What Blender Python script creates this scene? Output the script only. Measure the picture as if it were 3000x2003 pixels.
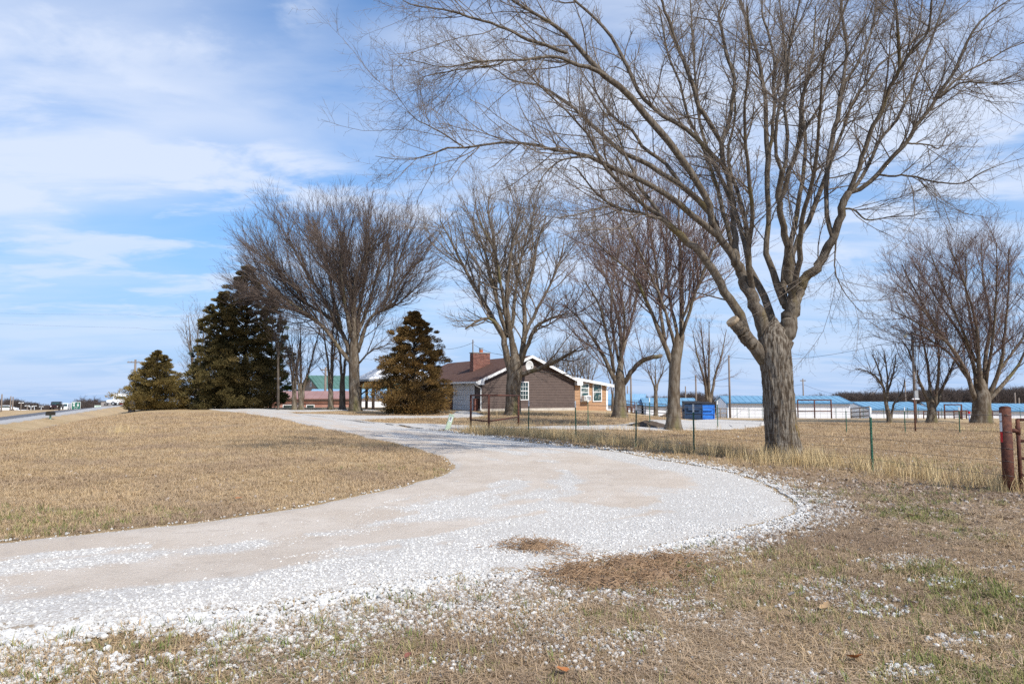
import bpy, bmesh, math, random
import numpy as np
from mathutils import Vector, Matrix

for _o in list(bpy.data.objects):
    bpy.data.objects.remove(_o)
SC = bpy.context.scene
COL = SC.collection
RNG = np.random.default_rng(7)
random.seed(7)

# ------------------------------------------------------------------ camera
CAMH = 1.6
PITCH = math.atan((1145 - 1001.5) / 2000.0)
cam_d = bpy.data.cameras.new('camera')
cam_d.sensor_width = 36.0
cam_d.lens = 24.0
cam_d.clip_start = 0.05
cam_d.clip_end = 6000
cam = bpy.data.objects.new('camera', cam_d)
cam.location = (0, 0, CAMH)
cam.rotation_euler = (math.pi / 2 + PITCH, 0, 0)
COL.objects.link(cam)
SC.camera = cam

# ------------------------------------------------------------------ sky, sun, exposure
SUN_AZ = math.radians(40)      # to the right of straight behind the camera
SUN_EL = math.radians(43)
SUN_DIR = Vector((math.sin(SUN_AZ) * math.cos(SUN_EL), -math.cos(SUN_AZ) * math.cos(SUN_EL), math.sin(SUN_EL)))
world = bpy.data.worlds.new('World')
SC.world = world
world.use_nodes = True
wn = world.node_tree.nodes
wl = world.node_tree.links
wn.clear()


def wnode(t, **kw):
    n = wn.new(t)
    for k, v in kw.items():
        setattr(n, k, v)
    return n


def wmath(op, a, b=None, c=None):
    n = wn.new('ShaderNodeMath')
    n.operation = op
    for i, v in enumerate((a, b, c)):
        if v is None:
            continue
        if isinstance(v, (int, float)):
            n.inputs[i].default_value = v
        else:
            wl.new(v, n.inputs[i])
    return n.outputs[0]


def wramp(v, a, b, c=0.0, d=1.0):
    n = wn.new('ShaderNodeMapRange')
    n.interpolation_type = 'SMOOTHSTEP'
    wl.new(v, n.inputs[0])
    for i, x in enumerate((a, b, c, d)):
        n.inputs[i + 1].default_value = x
    return n.outputs[0]


sky = wnode('ShaderNodeTexSky', sky_type='NISHITA', sun_disc=False)
sky.sun_elevation = SUN_EL
sky.sun_rotation = math.atan2(SUN_DIR.x, SUN_DIR.y)
sky.air_density = 1.0
sky.dust_density = 0.25
sky.ozone_density = 4.0
sky.altitude = 300
hs = wnode('ShaderNodeHueSaturation')
hs.inputs['Saturation'].default_value = 1.42
hs.inputs['Value'].default_value = 0.92
wl.new(sky.outputs[0], hs.inputs['Color'])
bg_sky = wnode('ShaderNodeBackground')
bg_sky.inputs[1].default_value = 0.15
wl.new(hs.outputs[0], bg_sky.inputs[0])
tc = wnode('ShaderNodeTexCoord')
sep = wnode('ShaderNodeSeparateXYZ')
wl.new(tc.outputs['Generated'], sep.inputs[0])
zc = wmath('MAXIMUM', sep.outputs[2], 0.0)
den = wmath('MAXIMUM', wmath('ADD', sep.outputs[2], 0.11), 0.03)
cx = wmath('DIVIDE', sep.outputs[0], den)
cy = wmath('DIVIDE', sep.outputs[1], den)
comb = wnode('ShaderNodeCombineXYZ')
wl.new(cx, comb.inputs[0])
wl.new(cy, comb.inputs[1])


def wnoise(scale, detail, rough, loc, scl=(1, 1, 1), rot=0.0, dist=0.0):
    m = wnode('ShaderNodeMapping')
    m.inputs['Location'].default_value = loc
    m.inputs['Scale'].default_value = scl
    m.inputs['Rotation'].default_value = (0, 0, rot)
    wl.new(comb.outputs[0], m.inputs['Vector'])
    n = wnode('ShaderNodeTexNoise')
    n.inputs['Scale'].default_value = scale
    n.inputs['Detail'].default_value = detail
    n.inputs['Roughness'].default_value = rough
    n.inputs['Distortion'].default_value = dist
    wl.new(m.outputs[0], n.inputs['Vector'])
    return n.outputs[0]


SD = 8.8
c_big = wramp(wnoise(0.50, 3, 0.5, (3.1 + SD, 7.3, 0.0), (1, 1, 1), 0.5, .3), 0.30, 0.55)
c_cir = wramp(wnoise(0.9, 8, 0.55, (0.4, 2.2 + SD, 1.0), (0.55, 1.4, 1), 0.06, 0.7), 0.30, 0.70)
c_puf = wramp(wnoise(2.6, 10, 0.58, (5.7 + SD, 1.4, 2.0), (0.8, 1.2, 1), 0.25, 0.3), 0.44, 0.62)
c_msk = wramp(wnoise(0.85, 2, 0.5, (1.2, 9.1 + SD, 4.0)), 0.38, 0.54)
veil = wmath('MULTIPLY', wmath('ADD', wmath('MULTIPLY', c_cir, 0.86), 0.16), wmath('ADD', wmath('MULTIPLY', c_big, 0.92), 0.08))
puff = wmath('MULTIPLY', wmath('MULTIPLY', c_puf, c_msk), 0.80)
cl = wmath('ADD', veil, wmath('MULTIPLY', puff, wmath('SUBTRACT', 1.0, veil)))
cl = wmath('MINIMUM', wmath('MULTIPLY', cl, wramp(sep.outputs[2], 0.0, 0.26, 0.42, 1.0)), 0.90)
low = wramp(sep.outputs[2], -0.02, 0.46, 0.96, 0.0)   # paler air towards the horizon
bg_lo = wnode('ShaderNodeBackground')
bg_lo.inputs[0].default_value = (0.285, 0.430, 0.690, 1)
bg_lo.inputs[1].default_value = 1.0
mixl = wnode('ShaderNodeMixShader')
wl.new(low, mixl.inputs[0])
wl.new(bg_sky.outputs[0], mixl.inputs[1])
wl.new(bg_lo.outputs[0], mixl.inputs[2])
bg_cl = wnode('ShaderNodeBackground')
bg_cl.inputs[0].default_value = (0.72, 0.80, 0.96, 1)
bg_cl.inputs[1].default_value = 0.80
mixs = wnode('ShaderNodeMixShader')
wl.new(cl, mixs.inputs[0])
wl.new(mixl.outputs[0], mixs.inputs[1])
wl.new(bg_cl.outputs[0], mixs.inputs[2])
wo = wnode('ShaderNodeOutputWorld')
wl.new(mixs.outputs[0], wo.inputs[0])

sun_d = bpy.data.lights.new('sun', 'SUN')
sun_d.energy = 4.2
sun_d.angle = math.radians(0.53)
sun_d.color = (1.0, 0.955, 0.88)
sun = bpy.data.objects.new('sun', sun_d)
sun.rotation_euler = SUN_DIR.to_track_quat('Z', 'Y').to_euler()
sun.location = (20, -20, 30)
COL.objects.link(sun)

SC.view_settings.view_transform = 'Standard'
SC.view_settings.look = 'None'
SC.view_settings.gamma = 1.0
SC.view_settings.use_curve_mapping = False
SC.view_settings.exposure = 0.42
SC.render.engine = 'CYCLES'
SC.cycles.max_bounces = 5
SC.cycles.diffuse_bounces = 2
SC.cycles.glossy_bounces = 2
SC.cycles.transmission_bounces = 2
SC.cycles.use_denoising = False

# ------------------------------------------------------------------ terrain as a function
TX, TY = -0.395, 0.919       # along the highway
NX, NY = 0.919, 0.395        # to the right of the highway
HX, HY = 0.883, 0.469        # along the house gable; (-HY, HX) runs back along the house


def sstep(a, b, x):
    t = np.clip((x - a) / (b - a), 0, 1)
    return t * t * (3 - 2 * t)


_np = np.array([-900, -300, -120, -40, -24.5, -17.9, -15.5, -14, -12.6, -11.4, -9.5, -8, -6, -4, 200])
_nz = np.array([-6, -3.0, -1.9, -1.75, -1.7, -1.10, -.95, -1.18, -1.42, -1.25, -.7, -.35, -.06, 0, 0])
_yp = np.array([-100, 17, 24, 33, 61, 72, 80, 90, 105, 140, 300, 1500])
_yz = np.array([0, 0, -.14, -.48, -.90, -1.25, -1.6, -2.3, -2.9, -4.4, -7.5, -9])


def ground0(x, y):
    x = np.asarray(x, float)
    y = np.asarray(y, float)
    n = NX * x + NY * y
    z = np.interp(n, _np, _nz)
    m = sstep(5, 17, x)
    z = z + np.interp(y, _yp, _yz) * m
    z = z - 2.0 * sstep(66, 100, y) * (1 - m) * sstep(-14, -9, n)
    d = np.hypot(x, y)
    z = z - 10 * sstep(130, 420, d) - 14 * sstep(400, 1300, d)
    return z


_hk = [(0.9, 0.35, 0.2, .011), (-0.5, 1.1, 1.7, .012), (1.9, -1.3, 0.6, .006), (0.31, 0.23, 2.5, .022), (2.7, 2.2, 3.3, .004)]


def ground(x, y):
    z = ground0(x, y)
    for a, b, c, h in _hk:
        z = z + h * np.sin(a * x + b * y + c)
    return z


CP, SP = math.cos(PITCH), math.sin(PITCH)


def ray(px, py):
    u = (px - 1500) / 2000.0
    v = (1001.5 - py) / 2000.0
    return u, CP - v * SP, SP + v * CP


def W(px, py, Y):
    """world point seen at pixel px,py at world depth Y"""
    dx, dy, dz = ray(px, py)
    t = Y / dy
    return np.array((dx * t, Y, CAMH + dz * t))


def G(px, py, cap=90.0):
    """ground point seen at pixel; never farther than cap metres"""
    dx, dy, dz = ray(px, py)
    t0, t1 = 2.0, None
    prev = 2.0
    t = 2.0
    while t < cap:
        if CAMH + dz * t < ground0(dx * t, dy * t):
            t1 = t
            break
        prev = t
        t *= 1.03
    if t1 is None:
        return np.array((dx * cap, dy * cap))
    a, b = prev, t1
    for _ in range(30):
        m = (a + b) / 2
        if CAMH + dz * m < ground0(dx * m, dy * m):
            b = m
        else:
            a = m
    return np.array((dx * b, dy * b))


def gz(p):
    return float(ground0(p[0], p[1]))


def hnoise(ix, iy, seed):
    h = (ix.astype(np.int64) * 374761393 + iy.astype(np.int64) * 668265263 + seed * 1274126177) & 0xffffffff
    h = ((h ^ (h >> 13)) * 1274126177) & 0xffffffff
    return ((h ^ (h >> 16)) & 0xffff) / 65535.0


def vnoise(x, y, seed=0):
    x = np.asarray(x, float)
    y = np.asarray(y, float)
    ix, iy = np.floor(x), np.floor(y)
    fx, fy = x - ix, y - iy
    fx = fx * fx * (3 - 2 * fx)
    fy = fy * fy * (3 - 2 * fy)
    a = hnoise(ix, iy, seed)
    b = hnoise(ix + 1, iy, seed)
    c = hnoise(ix, iy + 1, seed)
    d = hnoise(ix + 1, iy + 1, seed)
    return (a * (1 - fx) + b * fx) * (1 - fy) + (c * (1 - fx) + d * fx) * fy


def fbm(x, y, seed=0, o=4):
    s, a, t = 0, 1.0, 0
    for i in range(o):
        s = s + a * vnoise(x * 2 ** i, y * 2 ** i, seed + i)
        t += a
        a *= .5
    return s / t


# ------------------------------------------------------------------ mesh helpers
def mesh_np(name, V, F, smooth=False, attrs=None):
    V = np.asarray(V, np.float32).reshape(-1, 3)
    F = np.asarray(F, np.int32)
    me = bpy.data.meshes.new(name)
    k = F.shape[1]
    me.vertices.add(len(V))
    me.vertices.foreach_set('co', V.ravel())
    me.loops.add(F.size)
    me.loops.foreach_set('vertex_index', F.ravel())
    me.polygons.add(len(F))
    me.polygons.foreach_set('loop_start', np.arange(0, F.size, k, dtype=np.int32))
    if smooth:
        me.polygons.foreach_set('use_smooth', np.ones(len(F), bool))
    me.update(calc_edges=True)
    for an, (tp, data) in (attrs or {}).items():
        a = me.attributes.new(an, tp, 'POINT')
        a.data.foreach_set('value' if tp in ('FLOAT', 'INT') else 'vector', np.asarray(data).ravel())
    return me


def obj(name, me, mat=None, parent=None, **tags):
    o = bpy.data.objects.new(name, me)
    if mat is not None and me is not None:
        me.materials.clear()
        me.materials.append(mat)
    COL.objects.link(o)
    if parent is not None:
        o.parent = parent
    for k, v in tags.items():
        o[k] = v
    return o


def thing(name, label, cat, loc=(0, 0, 0), rz=0.0, group=None):
    o = bpy.data.objects.new(name, None)
    o.empty_display_size = 0.3
    COL.objects.link(o)
    o.location = loc
    o.rotation_euler = (0, 0, rz)
    o['label'] = label
    o['category'] = cat
    if group:
        o['group'] = group
    return o


class MB:
    def __init__(s):
        s.v = []
        s.f = []

    def add(s, vs, fs):
        b = len(s.v)
        s.v += [tuple(map(float, p)) for p in vs]
        s.f += [tuple(b + i for i in f) for f in fs]
        return s

    def box(s, x0, x1, y0, y1, z0, z1):
        return s.hexa([(x0, y0, z0), (x1, y0, z0), (x1, y1, z0), (x0, y1, z0), (x0, y0, z1), (x1, y0, z1), (x1, y1, z1), (x0, y1, z1)])

    def hexa(s, p):
        return s.add(p, [(0, 3, 2, 1), (4, 5, 6, 7), (0, 1, 5, 4), (1, 2, 6, 5), (2, 3, 7, 6), (3, 0, 4, 7)])

    def cyl(s, p0, p1, r0, r1=None, n=10):
        r1 = r0 if r1 is None else r1
        p0, p1 = Vector(p0), Vector(p1)
        t = (p1 - p0).normalized()
        a = t.orthogonal().normalized()
        b = t.cross(a)
        vs = []
        for p, r in ((p0, r0), (p1, r1)):
            for i in range(n):
                q = 2 * math.pi * i / n
                vs.append(p + a * (r * math.cos(q)) + b * (r * math.sin(q)))
        fs = [(i, (i + 1) % n, n + (i + 1) % n, n + i) for i in range(n)]
        fs += [tuple(range(n - 1, -1, -1)), tuple(range(n, 2 * n))]
        return s.add(vs, fs)

    def prism(s, poly, axis, a, b):
        """2-D polygon extruded: axis 'y' -> poly is (x,z); 'x' -> (y,z); 'z' -> (x,y)"""
        def P(q, h):
            return {'y': (q[0], h, q[1]), 'x': (h, q[0], q[1]), 'z': (q[0], q[1], h)}[axis]
        n = len(poly)
        vs = [P(q, a) for q in poly] + [P(q, b) for q in poly]
        fs = [(i, (i + 1) % n, n + (i + 1) % n, n + i) for i in range(n)]
        fs += [tuple(range(n - 1, -1, -1)), tuple(range(n, 2 * n))]
        return s.add(vs, fs)

    def build(s, name, mat, parent=None, smooth=False, bevel=0.0, **tags):
        me = bpy.data.meshes.new(name)
        me.from_pydata(s.v, [], s.f)
        bm = bmesh.new()
        bm.from_mesh(me)
        bmesh.ops.recalc_face_normals(bm, faces=bm.faces)
        if bevel:
            bmesh.ops.bevel(bm, geom=bm.edges[:], offset=bevel, segments=1, affect='EDGES', clamp_overlap=True)
        bm.to_mesh(me)
        bm.free()
        if smooth:
            for p in me.polygons:
                p.use_smooth = len(p.vertices) <= 4
        return obj(name, me, mat, parent, **tags)


def tubes(P, R, sides):
    """P (N,K,3) R (N,K) -> verts, quads"""
    N, K, _ = P.shape
    T = np.empty_like(P)
    T[:, 1:-1] = P[:, 2:] - P[:, :-2]
    T[:, 0] = P[:, 1] - P[:, 0]
    T[:, -1] = P[:, -1] - P[:, -2]
    T /= np.linalg.norm(T, axis=2, keepdims=True) + 1e-9
    ch = P[:, -1] - P[:, 0]
    ref = np.where((np.abs(ch[:, 2:3]) > 0.8 * np.linalg.norm(ch, axis=1, keepdims=True)), np.array([[1., 0.13, 0]]), np.array([[0.07, 0.1, 1.]]))[:, None, :]
    A = np.cross(T, np.broadcast_to(ref, T.shape))
    A /= np.linalg.norm(A, axis=2, keepdims=True) + 1e-9
    B = np.cross(T, A)
    q = np.arange(sides) * 2 * np.pi / sides
    V = P[:, :, None, :] + R[:, :, None, None] * (A[:, :, None, :] * np.cos(q)[None, None, :, None] + B[:, :, None, :] * np.sin(q)[None, None, :, None])
    idx = np.arange(N * K * sides).reshape(N, K, sides)
    a = idx[:, :-1, :]
    b = np.roll(idx, -1, axis=2)[:, :-1, :]
    c = np.roll(idx, -1, axis=2)[:, 1:, :]
    d = idx[:, 1:, :]
    F = np.stack([a, b, c, d], -1).reshape(-1, 4)
    return V.reshape(-1, 3), F


def cat_meshes(parts):
    Vs, Fs, b = [], [], 0
    for V, F in parts:
        Vs.append(V)
        Fs.append(F + b)
        b += len(V)
    return np.concatenate(Vs), np.concatenate(Fs)


# ------------------------------------------------------------------ materials
def mat(name, col, rough=0.8, col2=None, scale=5.0, detail=4, lo=0.4, hi=0.6, bump=0.0, bscale=None, spec=0.3, metal=0.0, coords='Object', stretch=(1, 1, 1), col3=None, scale3=1.0, lo3=.55, hi3=.7, rand=0.0):
    m = bpy.data.materials.new(name)
    m.use_nodes = True
    nt = m.node_tree
    b = nt.nodes['Principled BSDF']
    b.inputs['Roughness'].default_value = rough
    b.inputs['Specular IOR Level'].default_value = spec
    b.inputs['Metallic'].default_value = metal
    tcn = nt.nodes.new('ShaderNodeTexCoord')
    mp = nt.nodes.new('ShaderNodeMapping')
    mp.inputs['Scale'].default_value = stretch
    nt.links.new(tcn.outputs[coords], mp.inputs[0])

    def noise(sc, det):
        n = nt.nodes.new('ShaderNodeTexNoise')
        n.inputs['Scale'].default_value = sc
        n.inputs['Detail'].default_value = det
        n.inputs['Roughness'].default_value = 0.6
        nt.links.new(mp.outputs[0], n.inputs['Vector'])
        return n.outputs[0]

    def mixc(f, a, c):
        n = nt.nodes.new('ShaderNodeMix')
        n.data_type = 'RGBA'
        nt.links.new(f, n.inputs[0])
        for sock, v in ((n.inputs[6], a), (n.inputs[7], c)):
            if isinstance(v, tuple):
                sock.default_value = (*v, 1)
            else:
                nt.links.new(v, sock)
        return n.outputs[2]

    def ramp(v, a, c):
        n = nt.nodes.new('ShaderNodeMapRange')
        n.interpolation_type = 'SMOOTHSTEP'
        nt.links.new(v, n.inputs[0])
        n.inputs[1].default_value = a
        n.inputs[2].default_value = c
        return n.outputs[0]
    out = None
    if col2 is not None:
        out = mixc(ramp(noise(scale, detail), lo, hi), col, col2)
        if col3 is not None:
            out = mixc(ramp(noise(scale3, 3), lo3, hi3), out, col3)
    if rand:
        oi = nt.nodes.new('ShaderNodeObjectInfo')
        h = nt.nodes.new('ShaderNodeHueSaturation')
        mr = nt.nodes.new('ShaderNodeMapRange')
        nt.links.new(oi.outputs['Random'], mr.inputs[0])
        mr.inputs[3].default_value = 1 - rand
        mr.inputs[4].default_value = 1 + rand
        nt.links.new(mr.outputs[0], h.inputs['Value'])
        if out is None:
            h.inputs['Color'].default_value = (*col, 1)
        else:
            nt.links.new(out, h.inputs['Color'])
        out = h.outputs[0]
    if out is None:
        b.inputs['Base Color'].default_value = (*col, 1)
    else:
        nt.links.new(out, b.inputs['Base Color'])
    if bump:
        bn = nt.nodes.new('ShaderNodeBump')
        bn.inputs['Strength'].default_value = min(1.0, bump)
        bn.inputs['Distance'].default_value = 0.02 * max(1.0, bump)
        nt.links.new(noise(bscale or scale * 3, 5), bn.inputs['Height'])
        nt.links.new(bn.outputs[0], b.inputs['Normal'])
    return m


def attr_mix(m, attr, colors_pos, noise_scale=0, noise_amt=0.0):
    """base colour from a point attribute through a colour ramp (with grain)"""
    nt = m.node_tree
    b = nt.nodes['Principled BSDF']
    at = nt.nodes.new('ShaderNodeAttribute')
    at.attribute_name = attr
    v = at.outputs['Fac']
    if noise_amt:
        tcn = nt.nodes.new('ShaderNodeTexCoord')
        n = nt.nodes.new('ShaderNodeTexNoise')
        n.inputs['Scale'].default_value = noise_scale
        n.inputs['Detail'].default_value = 6
        n.inputs['Roughness'].default_value = 0.7
        nt.links.new(tcn.outputs['Object'], n.inputs['Vector'])
        ma = nt.nodes.new('ShaderNodeMath')
        ma.operation = 'MULTIPLY_ADD'
        nt.links.new(n.outputs[0], ma.inputs[0])
        ma.inputs[1].default_value = noise_amt * 2
        ma.inputs[2].default_value = -noise_amt
        ad = nt.nodes.new('ShaderNodeMath')
        ad.operation = 'ADD'
        nt.links.new(v, ad.inputs[0])
        nt.links.new(ma.outputs[0], ad.inputs[1])
        v = ad.outputs[0]
    cr = nt.nodes.new('ShaderNodeValToRGB')
    el = cr.color_ramp.elements
    while len(el) > 1:
        el.remove(el[-1])
    el[0].position = colors_pos[0][0]
    el[0].color = (*colors_pos[0][1], 1)
    for p, c in colors_pos[1:]:
        e = el.new(p)
        e.color = (*c, 1)
    nt.links.new(v, cr.inputs[0])
    nt.links.new(cr.outputs[0], b.inputs['Base Color'])
    return cr


M = {}
M['gravel'] = mat('white gravel', (.60, .585, .555), .9, (.45, .435, .41), 30, 4, .4, .62, rand=.22)
M['white'] = mat('white paint', (.78, .78, .77), .5, (.70, .70, .69), 1.5)
M['fascia'] = mat('white fascia', (.80, .80, .79), .45, (.74, .74, .73), 2)
M['bark'] = mat('furrowed grey bark', (.070, .052, .037), .95, (.225, .195, .158), 24, 6, .42, .60, 1.0, 55, .1, stretch=(1, 1, .13), col3=(.20, .135, .042), scale3=2.6, lo3=.58, hi3=.72)
M['bark_limb'] = mat('grey brown limb bark', (.085, .066, .048), .95, (.165, .14, .112), 16, 5, .38, .64, .8, 40, .1, stretch=(1, 1, .35), col3=(.135, .105, .05), scale3=1.8, lo3=.56, hi3=.72)
M['bark2'] = mat('brown bark', (.10, .075, .052), .95, (.19, .16, .125), 6, 5, .42, .62, .8, 14, .1, stretch=(1, 1, .3), col3=(.13, .115, .05), scale3=.7, lo3=.55, hi3=.7)
M['bark3'] = mat('dark bark', (.06, .048, .038), .95, (.12, .10, .08), 6, 5, .42, .62, .8, 14, .1, stretch=(1, 1, .3))
M['twig'] = mat('grey brown twigs', (.135, .103, .076), .9, (.21, .175, .145), 2.5, 3, .4, .6, spec=.15)
M['twig_red'] = mat('reddish budding twigs', (.125, .082, .072), .9, (.175, .125, .105), 1.5, 3, .4, .6, spec=.15)
M['twig_dark'] = mat('purplish brown twigs', (.105, .078, .066), .9, (.15, .115, .095), 1.5, 3, .4, .6, spec=.15)
M['cut'] = mat('cut wood', (.33, .26, .18), .9, (.25, .19, .13), 20)
M['rust'] = mat('rusty pipe', (.070, .024, .016), .75, (.125, .045, .026), 14, 5, .4, .65, .5, 60, .3, col3=(.055, .022, .018), scale3=4)
M['tgreen'] = mat('green steel post', (.018, .075, .045), .55, (.03, .11, .07), 12, spec=.4)
M['twhite'] = mat('white post tip', (.66, .68, .67), .55)
M['wire'] = mat('barbed wire', (.11, .10, .10), .6, (.16, .13, .11), 30, metal=.4)
M['siding'] = mat('brown siding', (.082, .054, .043), .6, (.098, .066, .053), 3, spec=.35)
M['siding2'] = mat('orange tan siding', (.37, .212, .112), .6, (.41, .238, .128), 3, spec=.35)
M['shingle'] = mat('brown shingles', (.095, .054, .042), .92, (.130, .076, .060), 18, 6, .35, .65, .6, 60, .1, col3=(.075, .04, .034), scale3=1.1)
M['found'] = mat('pale concrete', (.50, .46, .40), .9, (.42, .38, .33), 3)
M['brickm'] = mat('mortar', (.36, .31, .28), .95, (.30, .26, .23), 20)
M['door'] = mat('white garage door', (.66, .66, .67), .5, (.62, .62, .63), 1)
M['glass'] = mat('window glass', (.016, .032, .034), .06, (.03, .06, .06), 2.2, 2, .45, .55, spec=.6)
M['glass2'] = mat('sunroom glass', (.02, .06, .06), .08, (.20, .22, .20), 2.6, 2, .5, .56, spec=.6)  # teal and pale blotches paint reflections into the pane colour
M['black'] = mat('black plastic', (.012, .012, .013), .6)
M['dark'] = mat('dark grille', (.06, .06, .065), .6)
M['grille'] = mat('grey grille', (.26, .26, .27), .6)
M['ac'] = mat('air conditioner casing', (.72, .72, .70), .5)
M['dish'] = mat('satellite dish grey', (.55, .55, .54), .5)
M['clay'] = mat('clay flue', (.40, .12, .06), .85, (.34, .10, .05), 9)
M['steel'] = mat('galvanised steel', (.42, .43, .44), .45, (.35, .36, .37), 9, metal=.6)
M['marker'] = mat('pale green plastic', (.50, .60, .46), .6, (.44, .54, .40), 5)
M['navy'] = mat('dark navy painted steel', (.013, .035, .085), .5, (.02, .05, .11), 4, spec=.4)
M['bluep'] = mat('bright blue painted steel', (.018, .14, .50), .45, (.03, .18, .58), 4, spec=.4)
M['roofblue'] = mat('blue metal roof', (.125, .285, .42), .45, (.145, .31, .45), .6, 3, spec=.4)
M['rooflight'] = mat('light blue metal roof', (.20, .37, .52), .45, (.23, .40, .55), .6, 3, spec=.4)
M['roofgreen'] = mat('green metal roof', (.075, .155, .12), .5, (.09, .175, .14), .8, 3, spec=.4)
M['trimblue'] = mat('blue trim', (.07, .20, .36), .5)
M['metalwhite'] = mat('white metal cladding', (.76, .77, .79), .5, (.72, .73, .75), .8, spec=.4)
M['roofwhite'] = mat('white metal roof', (.72, .73, .75), .45, (.66, .67, .69), 1.2, spec=.4)
M['post'] = mat('dark brown timber', (.05, .034, .027), .85, (.075, .052, .04), 8)
M['shedred'] = mat('faded red boards', (.32, .165, .125), .9, (.37, .20, .155), 1.2, 5, .4, .6, col3=(.17, .155, .15), scale3=.9, lo3=.60, hi3=.68, stretch=(1, 1, .35))
M['shedroof'] = mat('faded red metal roof', (.29, .165, .145), .6, (.32, .185, .165), .8)
M['greyboard'] = mat('weathered boards', (.21, .18, .16), .9, (.26, .23, .20), 6)
M['pole'] = mat('weathered pole wood', (.17, .135, .11), .9, (.23, .19, .16), 5, stretch=(1, 1, .1))
M['asphalt'] = mat('asphalt', (.10, .10, .11), .9, (.13, .13, .14), 2)
M['shoulder'] = mat('pale concrete shoulder', (.40, .385, .37), .9, (.34, .33, .32), 1.2)
M['signgreen'] = mat('green highway sign', (.004, .13, .085), .5)
M['signwhite'] = mat('sign white', (.80, .81, .80), .5)
M['cream'] = mat('cream sign face', (.74, .68, .55), .6, (.68, .62, .50), 4)
M['purple'] = mat('dark violet print', (.05, .035, .17), .6)
M['redprint'] = mat('red print', (.50, .05, .035), .6)
M['maroon'] = mat('maroon print', (.20, .02, .03), .6)
M['orange'] = mat('orange sign', (.62, .20, .03), .6)
M['stonegrey'] = mat('grey stone veneer', (.34, .31, .29), .9, (.30, .275, .255), 3)
M['stonedark'] = mat('dark grey stone', (.075, .07, .072), .9, (.09, .085, .085), 3)
M['screen'] = mat('dark display', (.010, .022, .022), .3)
M['screentxt'] = mat('green display print', (.02, .16, .11), .5)
M['rockgrey'] = mat('grey cut rock', (.36, .35, .345), .95, (.22, .215, .21), .35, 5, .4, .6, stretch=(1, 1, .25))
M['creamwall'] = mat('cream siding', (.62, .53, .36), .7, (.58, .49, .33), 3)
M['redroof'] = mat('red metal roof', (.26, .028, .03), .5)
M['carwhite'] = mat('white car paint', (.70, .71, .72), .25, spec=.5)
M['cardark'] = mat('dark maroon car paint', (.03, .012, .018), .25, spec=.5)
M['tyre'] = mat('tyre rubber', (.018, .018, .018), .85)
M['mailbox'] = mat('dark brown box', (.028, .024, .018), .7)
M['tealpost'] = mat('pale green post', (.26, .45, .38), .7)
M['redtape'] = mat('red reflective tape', (.55, .015, .02), .4)
M['whitetape'] = mat('white reflective tape', (.72, .74, .76), .4)
M['water'] = mat('puddle water', (.02, .025, .03), .03, spec=.6)
M['dirt'] = mat('bare dirt', (.19, .12, .07), .95, (.26, .175, .11), 6)
M['lampglass'] = mat('lamp glass', (.72, .70, .55), .35)

# ------------------------------------------------------------------ driveway outline (world metres)
def catmull(P, n):
    P = np.asarray(P, float)
    Q = np.vstack([2 * P[0] - P[1], P, 2 * P[-1] - P[-2]])
    out = []
    m = len(P) - 1
    for i in range(n):
        t = i / (n - 1) * m
        k = min(int(t), m - 1)
        f = t - k
        a, b, c, d = Q[k], Q[k + 1], Q[k + 2], Q[k + 3]
        out.append(.5 * (2 * b + (c - a) * f + (2 * a - 5 * b + 4 * c - d) * f * f + (3 * b - a - 3 * c + d) * f ** 3))
    return np.array(out)


MAIN = [((-420, 1630), (-520, 1945)), ((0, 1584), (0, 1878)), ((434, 1546), (500, 1818)), ((818, 1497), (1000, 1748)), ((1086, 1444), (1450, 1682)),
        ((1227, 1405), (1853, 1610)), ((1300, 1380), (2172, 1555)), ((1322, 1362), (2335, 1503)), ((1306, 1344), (2318, 1457)), ((1280, 1333), (2223, 1412)),
        ((1240, 1321), (2108, 1380)), ((1190, 1308), (1942, 1348)), ((1120, 1292), (1763, 1322)), ((1040, 1274), (1533, 1297)), ((960, 1257), (1380, 1276)),
        ((880, 1241), (1240, 1259)), ((792, 1224), (1050, 1237)), ((677, 1206.5), (860, 1211)), ((585, 1199), (700, 1201.5)), ((500, 1196.2), (560, 1197))]
BR_A = [((800, 1208.5), (930, 1221)), ((860, 1212), (1000, 1229)), ((990, 1215.5), (1060, 1231.5)), ((1120, 1219), (1150, 1226)), ((1302, 1217.5), (1297, 1223)), ((1340, 1205.5), (1365, 1222)), ((1392, 1205.5), (1432, 1219))]
BR_B = [((960, 1224), (1080, 1241)), ((1047, 1233.5), (1160, 1249)), ((1129, 1241.5), (1240, 1259)), ((1218, 1244), (1300, 1261)), ((1440, 1247.5), (1480, 1259)), ((1600, 1248), (1620, 1258)), ((1750, 1245), (1750, 1259)),
        ((1860, 1238), (1880, 1258)), ((1950, 1232), (1980, 1259)), ((2080, 1229), (2110, 1259)), ((2180, 1231), (2190, 1257)), ((2255, 1236), (2240, 1246))]
BR_C = [((575, 1197.5), (640, 1202)), ((740, 1199), (760, 1205)), ((870, 1200.5), (857, 1206.5)), ((1000, 1200.3), (1000, 1202.6)), ((1115, 1201), (1115, 1203))]


def ribbon_edges(pairs, n, seed, amp=0.12):
    a = catmull([G(*p[0]) for p in pairs], n)
    b = catmull([G(*p[1]) for p in pairs], n)
    for e, s in ((a, 0), (b, 50)):
        d = np.gradient(e, axis=0)
        L = np.concatenate([[0], np.cumsum(np.hypot(*np.diff(e, axis=0).T))])
        nn = np.stack([-d[:, 1], d[:, 0]], 1) / (np.hypot(d[:, 0], d[:, 1])[:, None] + 1e-9)
        w = (fbm(L * 1.3, L * 0 + s, seed, 4) - .5) * 2 * amp + (fbm(L * .35, L * 0 + s + 9, seed + 5, 2) - .5) * 2 * amp
        e += nn * w[:, None]
    return a, b


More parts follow.
